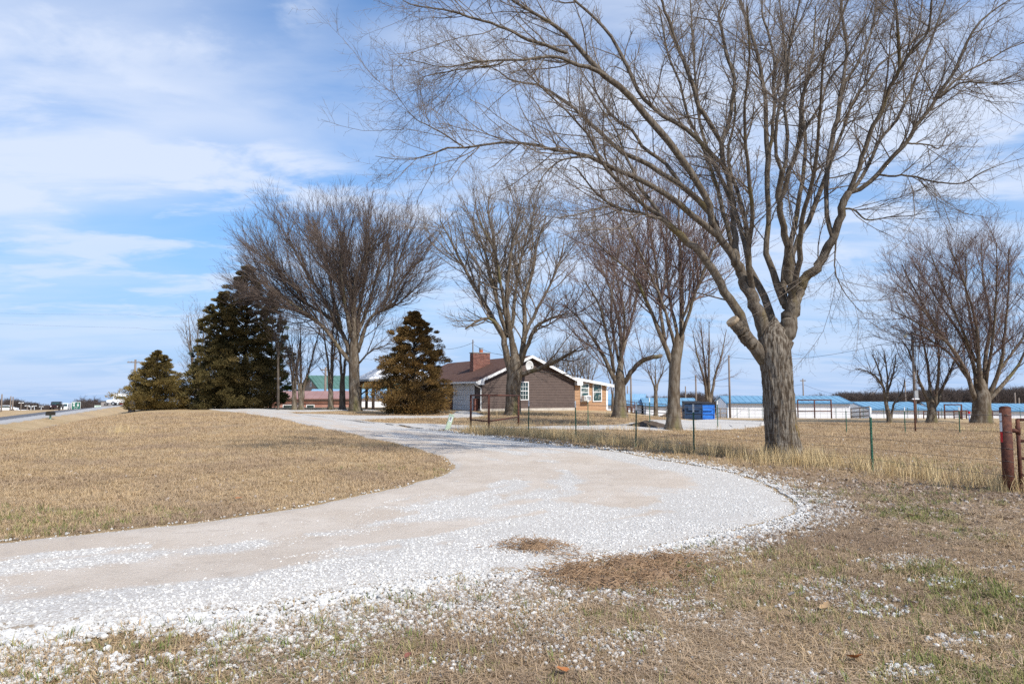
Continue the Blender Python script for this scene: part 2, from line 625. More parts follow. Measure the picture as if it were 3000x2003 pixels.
def pdist(P, poly):
    P = np.asarray(P, float)
    out = np.full(len(P), 1e9)
    a, b = poly[:-1], poly[1:]
    ab = b - a
    l2 = (ab ** 2).sum(1) + 1e-12
    for i in range(0, len(P), 20000):
        p = P[i:i + 20000, None, :]
        t = np.clip(((p - a) * ab).sum(2) / l2, 0, 1)
        q = a + t[..., None] * ab
        out[i:i + 20000] = np.sqrt(((p - q) ** 2).sum(2).min(1))
    return out


def inside(P, poly):
    P = np.asarray(P, float)
    x, y = P[:, 0], P[:, 1]
    r = np.zeros(len(P), bool)
    j = len(poly) - 1
    for i in range(len(poly)):
        xi, yi = poly[i]
        xj, yj = poly[j]
        c = ((yi > y) != (yj > y)) & (x < (xj - xi) * (y - yi) / (yj - yi + 1e-12) + xi)
        r ^= c
        j = i
    return r


mi, mo = ribbon_edges(MAIN, 460, 3)
mi_c, mo_c = mi[::3], mo[::3]
POLY_MAIN = np.vstack([mi_c, mo_c[::-1]])
EDGES = {'A': ribbon_edges(BR_A, 120, 11, .06), 'B': ribbon_edges(BR_B, 200, 21, .25), 'C': ribbon_edges(BR_C, 80, 31, .05)}
POLY_BR = [np.vstack([a[::2], b[::2][::-1]]) for a, b in EDGES.values()]


def loose_fn(P):
    """how much loose white gravel lies here (1) against packed fines (0); also inside flag and edge distances"""
    din = pdist(P, mi_c)
    dout = pdist(P, mo_c)
    ins = inside(P, POLY_MAIN)
    v = din / (din + dout + 1e-6)
    nz = fbm(P[:, 0] * .9, P[:, 1] * .9, 77, 3)
    wout = .75 + 1.35 * (fbm(P[:, 0] * .22, P[:, 1] * .22, 41, 2))
    ui = np.empty(len(P))
    for i in range(0, len(P), 20000):
        ui[i:i + 20000] = ((P[i:i + 20000, None, :] - mi_c[None, ::2, :]) ** 2).sum(2).argmin(1) * 2
    st = fbm(ui * .10, v * 15 + .6 * nz, 55, 3)
    f = 1 - sstep(wout * .55, wout, dout)
    f = np.maximum(f, .85 * np.exp(-((v - .43 - .05 * (nz - .5)) / .075) ** 2) * sstep(.30, .62, nz))
    f = np.maximum(f, (1 - sstep(.10, .40, din)) * .45)
    f = np.maximum(f, .75 * sstep(.52, .70, st) * sstep(.06, .16, v))
    f = np.maximum(f, .45 * sstep(.60, .76, nz))
    return f, ins, din, dout


# ------------------------------------------------------------------ ground sheet
def axis(lo, hi, base, k, c=0.0):
    pos = [c]
    while pos[-1] < hi:
        pos.append(pos[-1] + max(base, k * abs(pos[-1])))
    neg = [c]
    while neg[-1] > lo:
        neg.append(neg[-1] - max(base, k * abs(neg[-1])))
    return np.array(neg[:0:-1] + pos)


gx = axis(-1000, 1000, .22, .035)
gy = axis(-60, 1350, .2, .02)
XX, YY = np.meshgrid(gx, gy)
ZZ = ground(XX, YY)
V = np.stack([XX, YY, ZZ], -1).reshape(-1, 3)
nx_, ny_ = len(gx), len(gy)
ii = np.arange(nx_ * ny_).reshape(ny_, nx_)
F = np.stack([ii[:-1, :-1], ii[:-1, 1:], ii[1:, 1:], ii[1:, :-1]], -1).reshape(-1, 4)
P2 = V[:, :2]
near_r = sstep(0.2, 3.5, P2[:, 0] - .10 * P2[:, 1] + .8) * (1 - sstep(13.5, 17, P2[:, 1]))


def greenness(P):
    g = sstep(.50, .68, fbm(P[:, 0] * .8 + 3, P[:, 1] * .8, 15, 3))
    z = sstep(-.5, 1.5, P[:, 0] - .05 * P[:, 1]) * (1 - sstep(8.5, 12, P[:, 1]))
    m = sstep(.60, .74, fbm(P[:, 0] * .35, P[:, 1] * .35, 5, 3)) * .35
    return np.clip(np.maximum(g * z, m), 0, 1)


def litter(P):
    z = sstep(2.2, 4.2, P[:, 0] - .12 * P[:, 1]) * sstep(6.5, 8.6, P[:, 1]) * (1 - sstep(11.8, 14.0, P[:, 1] + .25 * (P[:, 0] - 5)))
    z2 = np.exp(-(((P[:, 0] - 6.2) / 2.6) ** 2 + ((P[:, 1] - 14.3) / 1.6) ** 2))
    return np.clip(np.maximum(z, z2 * .7) * (.55 + .6 * fbm(P[:, 0] * .9, P[:, 1] * .9, 61, 3)), 0, 1)


me = mesh_np('ground', V, F, True, {'green': ('FLOAT', greenness(P2).astype(np.float32)), 'litter': ('FLOAT', litter(P2).astype(np.float32))})
mg = mat('dry winter grass ground', (.30, .222, .128), .95)
nt = mg.node_tree
bs = nt.nodes['Principled BSDF']
bs.inputs['Specular IOR Level'].default_value = .1


def nnode(nt, t, **kw):
    n = nt.nodes.new(t)
    for k, v in kw.items():
        setattr(n, k, v)
    return n


def gnoise(nt, vec, sc, det=4, rough=.6):
    n = nt.nodes.new('ShaderNodeTexNoise')
    n.inputs['Scale'].default_value = sc
    n.inputs['Detail'].default_value = det
    n.inputs['Roughness'].default_value = rough
    nt.links.new(vec, n.inputs['Vector'])
    return n.outputs[0]


def gramp(nt, v, a, b, c=0.0, d=1.0):
    n = nt.nodes.new('ShaderNodeMapRange')
    n.interpolation_type = 'SMOOTHSTEP'
    nt.links.new(v, n.inputs[0])
    for i, x in enumerate((a, b, c, d)):
        n.inputs[i + 1].default_value = x
    return n.outputs[0]


def gmix(nt, f, a, b):
    n = nt.nodes.new('ShaderNodeMix')
    n.data_type = 'RGBA'
    nt.links.new(f, n.inputs[0])
    for s, v in ((n.inputs[6], a), (n.inputs[7], b)):
        if isinstance(v, tuple):
            s.default_value = (*v, 1)
        else:
            nt.links.new(v, s)
    return n.outputs[2]


def gmul(nt, a, b):
    n = nt.nodes.new('ShaderNodeMath')
    n.operation = 'MULTIPLY'
    nt.links.new(a, n.inputs[0])
    if isinstance(b, (int, float)):
        n.inputs[1].default_value = b
    else:
        nt.links.new(b, n.inputs[1])
    return n.outputs[0]


tcg = nnode(nt, 'ShaderNodeTexCoord').outputs['Object']
c = gmix(nt, gramp(nt, gnoise(nt, tcg, .35, 5), .38, .64), (.385, .268, .142), (.445, .325, .190))
c = gmix(nt, gramp(nt, gnoise(nt, tcg, .12, 4), .50, .68), c, (.335, .245, .160))
c = gmix(nt, gramp(nt, gnoise(nt, tcg, 3.2, 6, .7), .50, .74), c, (.275, .190, .108))
c = gmix(nt, gramp(nt, gnoise(nt, tcg, 26, 5, .7), .44, .70), c, (.49, .375, .232))
c = gmix(nt, gramp(nt, gnoise(nt, tcg, 17, 5, .75), .56, .74), c, (.21, .142, .085))
ag = nnode(nt, 'ShaderNodeAttribute', attribute_name='green').outputs['Fac']
al = nnode(nt, 'ShaderNodeAttribute', attribute_name='litter').outputs['Fac']
c = gmix(nt, gmul(nt, ag, gramp(nt, gnoise(nt, tcg, 7, 5), .40, .66, 0, .8)), c, (.115, .125, .045))
c = gmix(nt, gmul(nt, al, gramp(nt, gnoise(nt, tcg, 9, 5), .30, .60, .3, .9)), c, (.27, .215, .175))
nt.links.new(c, bs.inputs['Base Color'])
bm_ = nnode(nt, 'ShaderNodeBump')
bm_.inputs['Strength'].default_value = .9
bm_.inputs['Distance'].default_value = .05
nt.links.new(gnoise(nt, tcg, 14, 7, .75), bm_.inputs['Height'])
nt.links.new(bm_.outputs[0], bs.inputs['Normal'])
obj('ground', me, mg, kind='structure', label='dry winter grass ground around the drive and pasture')

# ------------------------------------------------------------------ driveway sheets
md = mat('packed white limestone', (.6, .56, .5), .95)
nt = md.node_tree
bs = nt.nodes['Principled BSDF']
bs.inputs['Specular IOR Level'].default_value = .1
tcg = nnode(nt, 'ShaderNodeTexCoord').outputs['Object']
al = nnode(nt, 'ShaderNodeAttribute', attribute_name='loose').outputs['Fac']
pk = gmix(nt, gramp(nt, gnoise(nt, tcg, .8, 5), .35, .65), (.470, .398, .326), (.535, .468, .398))
pk = gmix(nt, gramp(nt, gnoise(nt, tcg, 3.5, 6, .7), .50, .72), pk, (.42, .358, .298))
pk = gmix(nt, gramp(nt, gnoise(nt, tcg, 42, 4, .7), .58, .70), pk, (.62, .585, .54))
pk = gmix(nt, gramp(nt, gnoise(nt, tcg, 60, 3, .7), .62, .72), pk, (.34, .30, .25))
lo_ = gmix(nt, gramp(nt, gnoise(nt, tcg, 45, 4, .75), .40, .62), (.39, .355, .315), (.61, .59, .555))
ad = nnode(nt, 'ShaderNodeMath', operation='MULTIPLY_ADD')
nt.links.new(gnoise(nt, tcg, 5, 6, .75), ad.inputs[0])
ad.inputs[1].default_value = 1.1
ad.inputs[2].default_value = -.55
ad2 = nnode(nt, 'ShaderNodeMath', operation='ADD')
nt.links.new(al, ad2.inputs[0])
nt.links.new(ad.outputs[0], ad2.inputs[1])
c = gmix(nt, gramp(nt, ad2.outputs[0], .25, .70), pk, lo_)
ae = nnode(nt, 'ShaderNodeAttribute', attribute_name='verge').outputs['Fac']
ad3 = nnode(nt, 'ShaderNodeMath', operation='ADD')
nt.links.new(ae, ad3.inputs[0])
nt.links.new(ad.outputs[0], ad3.inputs[1])
c = gmix(nt, gramp(nt, ad3.outputs[0], .45, .62), c, (.27, .20, .125))
nt.links.new(c, bs.inputs['Base Color'])
bm_ = nnode(nt, 'ShaderNodeBump')
bm_.inputs['Strength'].default_value = .8
bm_.inputs['Distance'].default_value = .02
nt.links.new(gnoise(nt, tcg, 34, 4, .7), bm_.inputs['Height'])
nt.links.new(bm_.outputs[0], bs.inputs['Normal'])


def ribbon_mesh(name, a, b, cross, lift, lab, full_loose=None, fringe=.0):
    n = len(a)
    v = np.linspace(-fringe, 1 + fringe, cross)
    P = a[:, None, :] * (1 - v)[None, :, None] + b[:, None, :] * v[None, :, None]
    P = P.reshape(-1, 2)
    w = np.hypot(*(b - a).T)
    de = (np.minimum(v, 1 - v)[None, :] * w[:, None])
    mid = (a + b) / 2
    Lm = np.concatenate([[0], np.cumsum(np.hypot(*np.diff(mid, axis=0).T))])
    de = np.minimum(de, np.minimum(Lm, Lm[-1] - Lm)[:, None] * .5).reshape(-1)
    far = np.hypot(P[:, 0], P[:, 1])
    z = ground(P[:, 0], P[:, 1]) + (lift + .0006 * far) * sstep(0, .45, de) - .010 * (1 - sstep(-.02, .06, de))
    if full_loose is None:
        lo, _, _, dout = loose_fn(P)
        lo[far > 27] = np.clip(lo[far > 27] + .25, 0, 1)
    else:
        lo = np.clip(full_loose + .3 * (fbm(P[:, 0], P[:, 1], 5, 2) - .5), 0, 1)
    verge = 1 - sstep(-.05, .45, de)
    if full_loose is None:
        verge = np.where(np.tile(v < .5, n), verge, .86 * (1 - sstep(-.05, .75, de)))
    idx = np.arange(n * cross).reshape(n, cross)
    F = np.stack([idx[:-1, :-1], idx[1:, :-1], idx[1:, 1:], idx[:-1, 1:]], -1).reshape(-1, 4)
    V = np.concatenate([P, z[:, None]], 1)
    e1 = V[F[0, 1]] - V[F[0, 0]]
    e2 = V[F[0, 3]] - V[F[0, 0]]
    if np.cross(e1, e2)[2] < 0:
        F = F[:, ::-1]
    me = mesh_np(name, V, F, True, {'loose': ('FLOAT', lo.astype(np.float32)), 'verge': ('FLOAT', (verge * .62).astype(np.float32))})
    return obj(name, me, md, kind='structure', label=lab)


ribbon_mesh('driveway', mi, mo, 40, .022, 'white limestone gravel drive curving round the grassy mound')
ribbon_mesh('gravel_path', *EDGES['A'], 12, .034, 'white gravel spur leading to the garage door', .8)
ribbon_mesh('gravel_path', *EDGES['B'], 14, .030, 'white gravel track running behind the fence to the dumpsters', .72)
ribbon_mesh('gravel_path', *EDGES['C'], 8, .026, 'white gravel strip behind the grass island under the trees', .8)

# ------------------------------------------------------------------ highway
def strip(name, n0, n1, s0, s1, dz, m, lab, ds=4.0):
    s = np.arange(s0, s1, ds)
    nn = np.concatenate([[min(n0, n1) - .02], np.linspace(min(n0, n1), max(n0, n1), 9), [max(n0, n1) + .02]])
    S, N = np.meshgrid(s, nn, indexing='ij')
    X = TX * S + NX * N
    Y = TY * S + NY * N
    Z = ground0(X, Y) + dz
    if dz > .045 and dz < .055:
        Z[:, 0] -= .5
        Z[:, -1] -= .5
    idx = np.arange(S.size).reshape(S.shape)
    F = np.stack([idx[:-1, :-1], idx[1:, :-1], idx[1:, 1:], idx[:-1, 1:]], -1).reshape(-1, 4)
    F = F[:, ::-1]
    return obj(name, mesh_np(name, np.stack([X, Y, Z], -1), F, True), m, kind='structure', label=lab)


strip('highway', -24.9, -17.8, -60, 420, .05, M['asphalt'], 'grey asphalt highway running off to the hills')
strip('highway_shoulder', -17.8, -15.3, -60, 420, .054, M['shoulder'], 'pale concrete shoulder beside the highway')
strip('edge_line', -18.15, -17.98, -60, 420, .056, M['white'], 'white painted line along the highway edge')

pud = G(161, 1248)
pm = MB()
vs = []
for i in range(28):
    a = 2 * math.pi * i / 28
    r = 1 + .22 * math.sin(3 * a + 1) + .12 * math.sin(7 * a)
    vs.append((TX * 4.2 * r * math.cos(a) + NX * .45 * r * math.sin(a), TY * 4.2 * r * math.cos(a) + NY * .45 * r * math.sin(a), 0))
pm.add(vs, [tuple(range(28))])
po = pm.build('puddle', M['water'], kind='structure', label='small pool of water lying in the roadside ditch')
po.location = (pud[0], pud[1], gz(pud) + .06)

# ------------------------------------------------------------------ scattering
def scatter(name, P, rot, scl, variants, idx, m, label, kind='stuff'):
    coll = bpy.data.collections.new(name + '_sources')
    for k, vm in enumerate(variants):
        so = bpy.data.objects.new('%s_source_%02d' % (name, k), vm)
        vm.materials.clear()
        vm.materials.append(m)
        coll.objects.link(so)
    N = len(P)
    me = bpy.data.meshes.new(name)
    me.vertices.add(N)
    me.vertices.foreach_set('co', np.asarray(P, np.float32).ravel())
    for an, tp, data in (('rot', 'FLOAT_VECTOR', rot), ('scl', 'FLOAT', scl), ('pick', 'INT', idx)):
        a = me.attributes.new(an, tp, 'POINT')
        a.data.foreach_set('vector' if tp == 'FLOAT_VECTOR' else 'value', np.asarray(data, np.int32 if tp == 'INT' else np.float32).ravel())
    ng = bpy.data.node_groups.new(name + '_scatter', 'GeometryNodeTree')
    ng.interface.new_socket('Geometry', in_out='INPUT', socket_type='NodeSocketGeometry')
    ng.interface.new_socket('Geometry', in_out='OUTPUT', socket_type='NodeSocketGeometry')
    gi = ng.nodes.new('NodeGroupInput')
    go = ng.nodes.new('NodeGroupOutput')
    ip = ng.nodes.new('GeometryNodeInstanceOnPoints')
    ci = ng.nodes.new('GeometryNodeCollectionInfo')
    ci.inputs['Collection'].default_value = coll
    ci.inputs['Separate Children'].default_value = True
    ci.inputs['Reset Children'].default_value = True
    ip.inputs['Pick Instance'].default_value = True

    def na(n, t):
        x = ng.nodes.new('GeometryNodeInputNamedAttribute')
        x.data_type = t
        x.inputs['Name'].default_value = n
        return x.outputs['Attribute']
    ng.links.new(gi.outputs[0], ip.inputs['Points'])
    ng.links.new(ci.outputs[0], ip.inputs['Instance'])
    ng.links.new(na('pick', 'INT'), ip.inputs['Instance Index'])
    ng.links.new(na('rot', 'FLOAT_VECTOR'), ip.inputs['Rotation'])
    ng.links.new(na('scl', 'FLOAT'), ip.inputs['Scale'])
    ng.links.new(ip.outputs[0], go.inputs[0])
    o = obj(name, me, None, kind=kind, label=label)
    md_ = o.modifiers.new('scatter', 'NODES')
    md_.node_group = ng
    return o


def rock_mesh(seed):
    bm = bmesh.new()
    bmesh.ops.create_icosphere(bm, subdivisions=1 if seed % 2 else 2, radius=1)
    r = random.Random(seed)
    pl = [(Vector((r.gauss(0, 1), r.gauss(0, 1), r.gauss(0, 1))).normalized(), r.uniform(.55, .95)) for _ in range(9)]
    sx, sy, sz = r.uniform(.75, 1.25), r.uniform(.65, 1.0), r.uniform(.5, .8)
    for v in bm.verts:
        for nrm, d in pl:
            q = v.co.dot(nrm)
            if q > d:
                v.co -= nrm * (q - d)
        v.co = Vector((v.co.x * sx, v.co.y * sy, v.co.z * sz)) * r.uniform(.95, 1.05)
    me = bpy.data.meshes.new('stone')
    bm.to_mesh(me)
    bm.free()
    return me


def wedge(n, y0, y1, k=.80, pad=.6):
    y = np.sqrt(RNG.uniform(y0 ** 2, y1 ** 2, n))
    x = RNG.uniform(-1, 1, n) * (k * y + pad)
    return np.stack([x, y], 1)


def area(y0, y1, k=.8, pad=.6):
    return k * (y1 ** 2 - y0 ** 2) + 2 * pad * (y1 - y0)


# loose gravel
GP, GS = [], []
SPOTS = [(2660, 1640, .5), (2760, 1660, .55), (2850, 1690, .5), (2960, 1715, .5), (2450, 1700, .35), (2380, 1718, .4), (2500, 1740, .3), (2360, 1760, .35), (2560, 1775, .25), (2060, 1800, .3), (2110, 1840, .35), (2120, 1880, .3), (2110, 1925, .28),
         (2190, 1970, .3), (2260, 1985, .3), (2330, 1965, .25), (2900, 1870, .35), (2950, 1905, .3), (2480, 1850, .18), (2660, 1955, .22), (1990, 1770, .3), (1960, 1810, .3), (2020, 1850, .28)]
SPW = np.array([[*G(a, b), r] for a, b, r in SPOTS])
for y0, y1, dens, s0, s1 in ((2.6, 5, 3200, .004, .019), (5, 8, 2400, .005, .017), (8, 12, 1300, .007, .017), (12, 18, 380, .011, .022), (18, 28, 90, .015, .03)):
    P = wedge(int(area(y0, y1) * dens), y0, y1)
    lo, ins, din, dout = loose_fn(P)
    nz = fbm(P[:, 0] * 1.6, P[:, 1] * 1.6, 23, 4)
    pr = np.where(ins, np.clip(lo * 1.15 - .12, .008, 1) * (.35 + .75 * sstep(.32, .58, nz)), 0)
    reach = .45 + 2.3 * fbm(P[:, 0] * .45, P[:, 1] * .45, 91, 2) * (1 - .75 * sstep(1.0, 4.0, P[:, 0]))
    out = (~ins) & (dout < din)
    pr = np.where(out, np.clip(1.05 - dout / reach, 0, 1) * sstep(.30, .52, nz + .22 * (1 - dout / reach)), pr)
    pr = np.where(ins & (dout < .7), pr * (.35 + .65 * sstep(.36, .52, nz + .25 * dout)), pr)
    pr = np.where((dout < .18) & (dout < din), np.maximum(pr, .6 * sstep(.38, .55, nz)), pr)
    pr = np.where((~ins) & (din <= dout), np.clip(1 - din / .10, 0, 1) * .15, pr)
    pr = np.where(ins & (din < .35), pr * .12, pr)
    sp = np.zeros(len(P))
    for a, b, r in SPW:
        q = np.hypot((P[:, 0] - a) * .8 - (P[:, 1] - b) * .15, (P[:, 1] - b) * 1.6)
        sp = np.maximum(sp, np.clip(1 - q / r, 0, 1) ** .7)
    pr = np.maximum(pr, .55 * sp * sstep(.38, .52, nz))
    pr = np.maximum(pr, np.where(out, .010, 0))
    k = RNG.random(len(P)) < pr
    P = P[k]
    GP.append(P)
    offr = ~ins[k]
    sz = s0 + (s1 - s0) * RNG.random(len(P)) ** 2.4 * np.clip(.45 + .75 * lo[k], 0, 1)
    sz = np.where(RNG.random(len(P)) < .03, sz * 1.45, sz)
    GS.append(np.where(offr, sz * 1.25 + .005, sz))
GP = np.concatenate(GP)
GS = np.concatenate(GS)
gzz = ground(GP[:, 0], GP[:, 1]) + np.where(inside(GP, POLY_MAIN), .022 * sstep(0, .45, np.minimum(pdist(GP, mi_c), pdist(GP, mo_c))), .010) + GS * .22
scatter('gravel', np.column_stack([GP, gzz]), RNG.uniform(-.6, .6, (len(GP), 3)) + np.column_stack([np.zeros((len(GP), 2)), RNG.uniform(0, 6.28, len(GP))]), GS, [rock_mesh(s) for s in range(9)], RNG.integers(0, 9, len(GP)), M['gravel'], 'loose white limestone gravel spilling along the edges of the drive')


# grass tufts
def tuft_mesh(seed, nb, h0, h1, w, spread, lean, flat=0.0):
    r = np.random.default_rng(seed)
    Vs, Fs = [], []
    for i in range(nb):
        p = r.normal(0, spread, 2)
        az = r.uniform(0, 2 * math.pi)
        h = r.uniform(h0, h1)
        ln = r.uniform(.15, 1.0) * lean
        if r.random() < flat:
            d = np.array([math.cos(az), math.sin(az), 0])
            pts = [np.array([p[0], p[1], r.uniform(.003, .03)])]
            pts.append(pts[0] + d * h * .6 + np.array([0, 0, r.uniform(-.004, .012)]))
            pts.append(pts[0] + d * h * 1.2 + np.array([0, 0, r.uniform(-.008, .01)]))
        else:
            d = np.array([math.cos(az) * ln, math.sin(az) * ln, 1.0])
            d /= np.linalg.norm(d)
            pts = [np.array([p[0], p[1], -.005])]
            pts.append(pts[0] + d * h * .55)
            d2 = d + np.array([math.cos(az), math.sin(az), -.35]) * ln * .8
            pts.append(pts[1] + d2 / np.linalg.norm(d2) * h * .5)
        sd = np.array([-math.sin(az + r.uniform(-1, 1)), math.cos(az + r.uniform(-1, 1)), 0]) * w * r.uniform(.6, 1.3)
        b = len(Vs)
        Vs += [pts[0] - sd, pts[0] + sd, pts[1] - sd * .8, pts[1] + sd * .8, pts[2]]
        Fs += [(b, b + 1, b + 3), (b, b + 3, b + 2), (b + 2, b + 3, b + 4)]
    return mesh_np('tuft', np.array(Vs), np.array(Fs))


def leafmat(name, cols, rough=.85, drift=None):
    m = bpy.data.materials.new(name)
    m.use_nodes = True
    nt = m.node_tree
    b = nt.nodes['Principled BSDF']
    b.inputs['Roughness'].default_value = rough
    b.inputs['Specular IOR Level'].default_value = .15
    oi = nt.nodes.new('ShaderNodeObjectInfo')
    cr = nt.nodes.new('ShaderNodeValToRGB')
    el = cr.color_ramp.elements
    el[0].color = (*cols[0], 1)
    el[1].position = 1
    el[1].color = (*cols[-1], 1)
    for i, c in enumerate(cols[1:-1]):
        e = el.new((i + 1) / (len(cols) - 1))
        e.color = (*c, 1)
    nt.links.new(oi.outputs['Random'], cr.inputs[0])
    out = cr.outputs[0]
    if drift is not None:
        n = nt.nodes.new('ShaderNodeTexNoise')
        n.inputs['Scale'].default_value = .42
        n.inputs['Detail'].default_value = 4
        nt.links.new(oi.outputs['Location'], n.inputs['Vector'])
        mr = nt.nodes.new('ShaderNodeMapRange')
        mr.interpolation_type = 'SMOOTHSTEP'
        nt.links.new(n.outputs[0], mr.inputs[0])
        mr.inputs[1].default_value = .44
        mr.inputs[2].default_value = .64
        mr.inputs[4].default_value = .75
        mx = nt.nodes.new('ShaderNodeMix')
        mx.data_type = 'RGBA'
        nt.links.new(mr.outputs[0], mx.inputs[0])
        nt.links.new(out, mx.inputs[6])
        mx.inputs[7].default_value = (*drift, 1)
        out = mx.outputs[2]
    nt.links.new(out, b.inputs['Base Color'])
    return m


M['drygrass'] = leafmat('dry grass blades', [(.36, .245, .135), (.44, .310, .178), (.53, .395, .245), (.46, .335, .195), (.40, .29, .155)], drift=(.315, .228, .160))
M['thatch'] = leafmat('brown thatch', [(.27, .182, .11), (.37, .262, .165), (.48, .365, .245), (.33, .245, .17)], drift=(.265, .185, .125))
M['greengrass'] = leafmat('green grass blades', [(.11, .145, .04), (.17, .20, .06), (.26, .25, .09), (.34, .29, .13)])
M['tallgrass'] = leafmat('tall straw grass', [(0.512, 0.365, 0.179), (0.620, 0.493, 0.282), (0.448, 0.320, 0.166)])
M['litter'] = leafmat('dead leaves', [(.24, .19, .155), (.31, .255, .215), (.40, .34, .29), (.30, .20, .12), (.20, .145, .11)])

dry_v = [tuft_mesh(100 + i, 16, .03, .085, .0022, .035, 1.1, .25) for i in range(6)]
that_v = [tuft_mesh(200 + i, 18, .04, .10, .0020, .05, 1.0, .9) for i in range(5)]
grn_v = [tuft_mesh(300 + i, 14, .04, .10, .0024, .03, .8, .05) for i in range(5)]
tall_v = [tuft_mesh(400 + i, 12, .22, .50, .0035, .05, .45, 0) for i in range(5)]


def offroad(P, soft=.28):
    din = pdist(P, mi_c)
    dout = pdist(P, mo_c)
    ins = inside(P, POLY_MAIN)
    for q in POLY_BR:
        ins |= inside(P, q)
    d = np.where(ins, -1, np.minimum(din, dout))
    n = NX * P[:, 0] + NY * P[:, 1]
    ok = (d > 0) & (n > -15.0)
    pr = np.where(d > 0, np.where(dout < din, sstep(0, soft + .45 * (P[:, 1] < 9), d), sstep(-.08, soft * .35, d)), 0)
    return pr * ok


DP, DS, TP, TS, RP, RS = [], [], [], [], [], []
for y0, y1, dens, sc in ((2.6, 5, 560, 1.0), (5, 9, 400, 1.05), (9, 15, 210, 1.15), (15, 26, 85, 1.35), (26, 50, 22, 2.0)):
    P = wedge(int(area(y0, y1) * dens), y0, y1)
    pr = offroad(P)
    g = greenness(P)
    li = litter(P)
    r = RNG.random(len(P))
    keep = RNG.random(len(P)) < pr
    P, g, li, r = P[keep], g[keep], li[keep], r[keep]
    isg = r < g * .45 * (P[:, 1] < 16)
    nearR = (P[:, 0] > -2.5 + .05 * P[:, 1]) & (P[:, 1] < 11)
    patch = fbm(P[:, 0] * .9, P[:, 1] * .9, 131, 3)
    ist = (~isg) & (RNG.random(len(P)) < np.where(nearR, np.where(patch > .48, .92, .55), .22))
    isd = ~(isg | ist)
    thin = RNG.random(len(P)) > li * .6
    s = sc * RNG.uniform(.7, 1.25, len(P))
    for A, B, k in ((DP, DS, isd & thin), (TP, TS, ist), (RP, RS, isg)):
        A.append(P[k])
        B.append(s[k])


def put(name, P, S, var, m, label):
    P = np.concatenate(P)
    S = np.concatenate(S)
    z = ground(P[:, 0], P[:, 1])
    rot = np.column_stack([RNG.uniform(-.12, .12, len(P)), RNG.uniform(-.12, .12, len(P)), RNG.uniform(0, 6.28, len(P))])
    scatter(name, np.column_stack([P, z]), rot, S, var, RNG.integers(0, len(var), len(P)), m, label)


put('dry_grass', DP, DS, dry_v, M['drygrass'], 'short dormant tan grass on the mound and verges')
put('grass_thatch', TP, TS, that_v, M['thatch'], 'flattened brown grass thatch in the foreground')
put('green_grass', RP, RS, grn_v, M['greengrass'], 'new green grass blades coming up near the drive')

# tall straw along the fence line and round the posts and trunk
TPt = []
for (a, b, n, w) in (((1380, 1268), (1500, 1272), 260, .7), ((1440, 1272), (1690, 1292), 420, .45), ((1690, 1292), (2035, 1330), 260, .35), ((2035, 1330), (2290, 1352), 110, .3), ((2300, 1352), (2560, 1384), 170, .4), ((2560, 1384), (2950, 1440), 130, .35), ((2830, 1262), (2960, 1266), 90, 1.2), ((1520, 1248), (1900, 1262), 160, .8)):
    A, B = G(*a), G(*b)
    t = RNG.random(n)
    TPt.append(A + (B - A) * t[:, None] + RNG.normal(0, w, (n, 2)))
for (px, py, n, w) in ((2300, 1362, 110, .5), (1975, 1254, 60, .8), (1816, 1222, 60, 1.0), (1505, 1214, 80, 1.2), (2945, 1440, 40, .25), (360, 1268, 25, .4)):
    TPt.append(G(px, py) + RNG.normal(0, w, (n, 2)))
TPt = np.concatenate(TPt)
kk = RNG.random(len(TPt)) < offroad(TPt, .15)
TPt = TPt[kk]
put('tall_grass', [TPt], [RNG.uniform(.45, 1.15, len(TPt))], tall_v, M['tallgrass'], 'taller straw coloured grass along the fence line and tree feet')


def leaf_mesh(seed, n=7):
    r = random.Random(seed)
    L, Wd, cu = 1.0, r.uniform(.5, .75), r.uniform(.15, .45)
    Vs = []
    for i in range(n):
        t = i / (n - 1)
        w = Wd * .5 * math.sin(math.pi * min(1, t * .94 + .03)) ** .8 * (1 + (.28 if i % 2 else -.12))
        z = cu * (t - .5) ** 2 * 1.6
        for s in (-1, 0, 1):
            Vs.append((t - .5, s * w, z + (abs(s) * cu * w * r.uniform(.5, 1.1))))
    Fs = []
    for i in range(n - 1):
        b = i * 3
        Fs += [(b, b + 1, b + 4, b + 3), (b + 1, b + 2, b + 5, b + 4)]
    return mesh_np('leaf', np.array(Vs), np.array(Fs), True)


leaf_v = [leaf_mesh(s) for s in range(6)]
P = np.concatenate([wedge(int(area(6, 14.5) * 130), 6, 14.5), wedge(int(area(2.6, 6) * 26), 2.6, 6), wedge(int(area(6, 30) * 1.2), 6, 30)])
pl = np.clip(litter(P) * 1.0 + .06, 0, 1) * offroad(P, .1)
P = P[RNG.random(len(P)) < pl]
scatter('leaf_litter', np.column_stack([P, ground(P[:, 0], P[:, 1]) + .02]), np.column_stack([RNG.uniform(-.7, .7, (len(P), 2)), RNG.uniform(0, 6.28, len(P))]), RNG.uniform(.025, .075, len(P)), leaf_v, RNG.integers(0, 6, len(P)), M['litter'], 'dead grey brown leaves lying under the big maple')

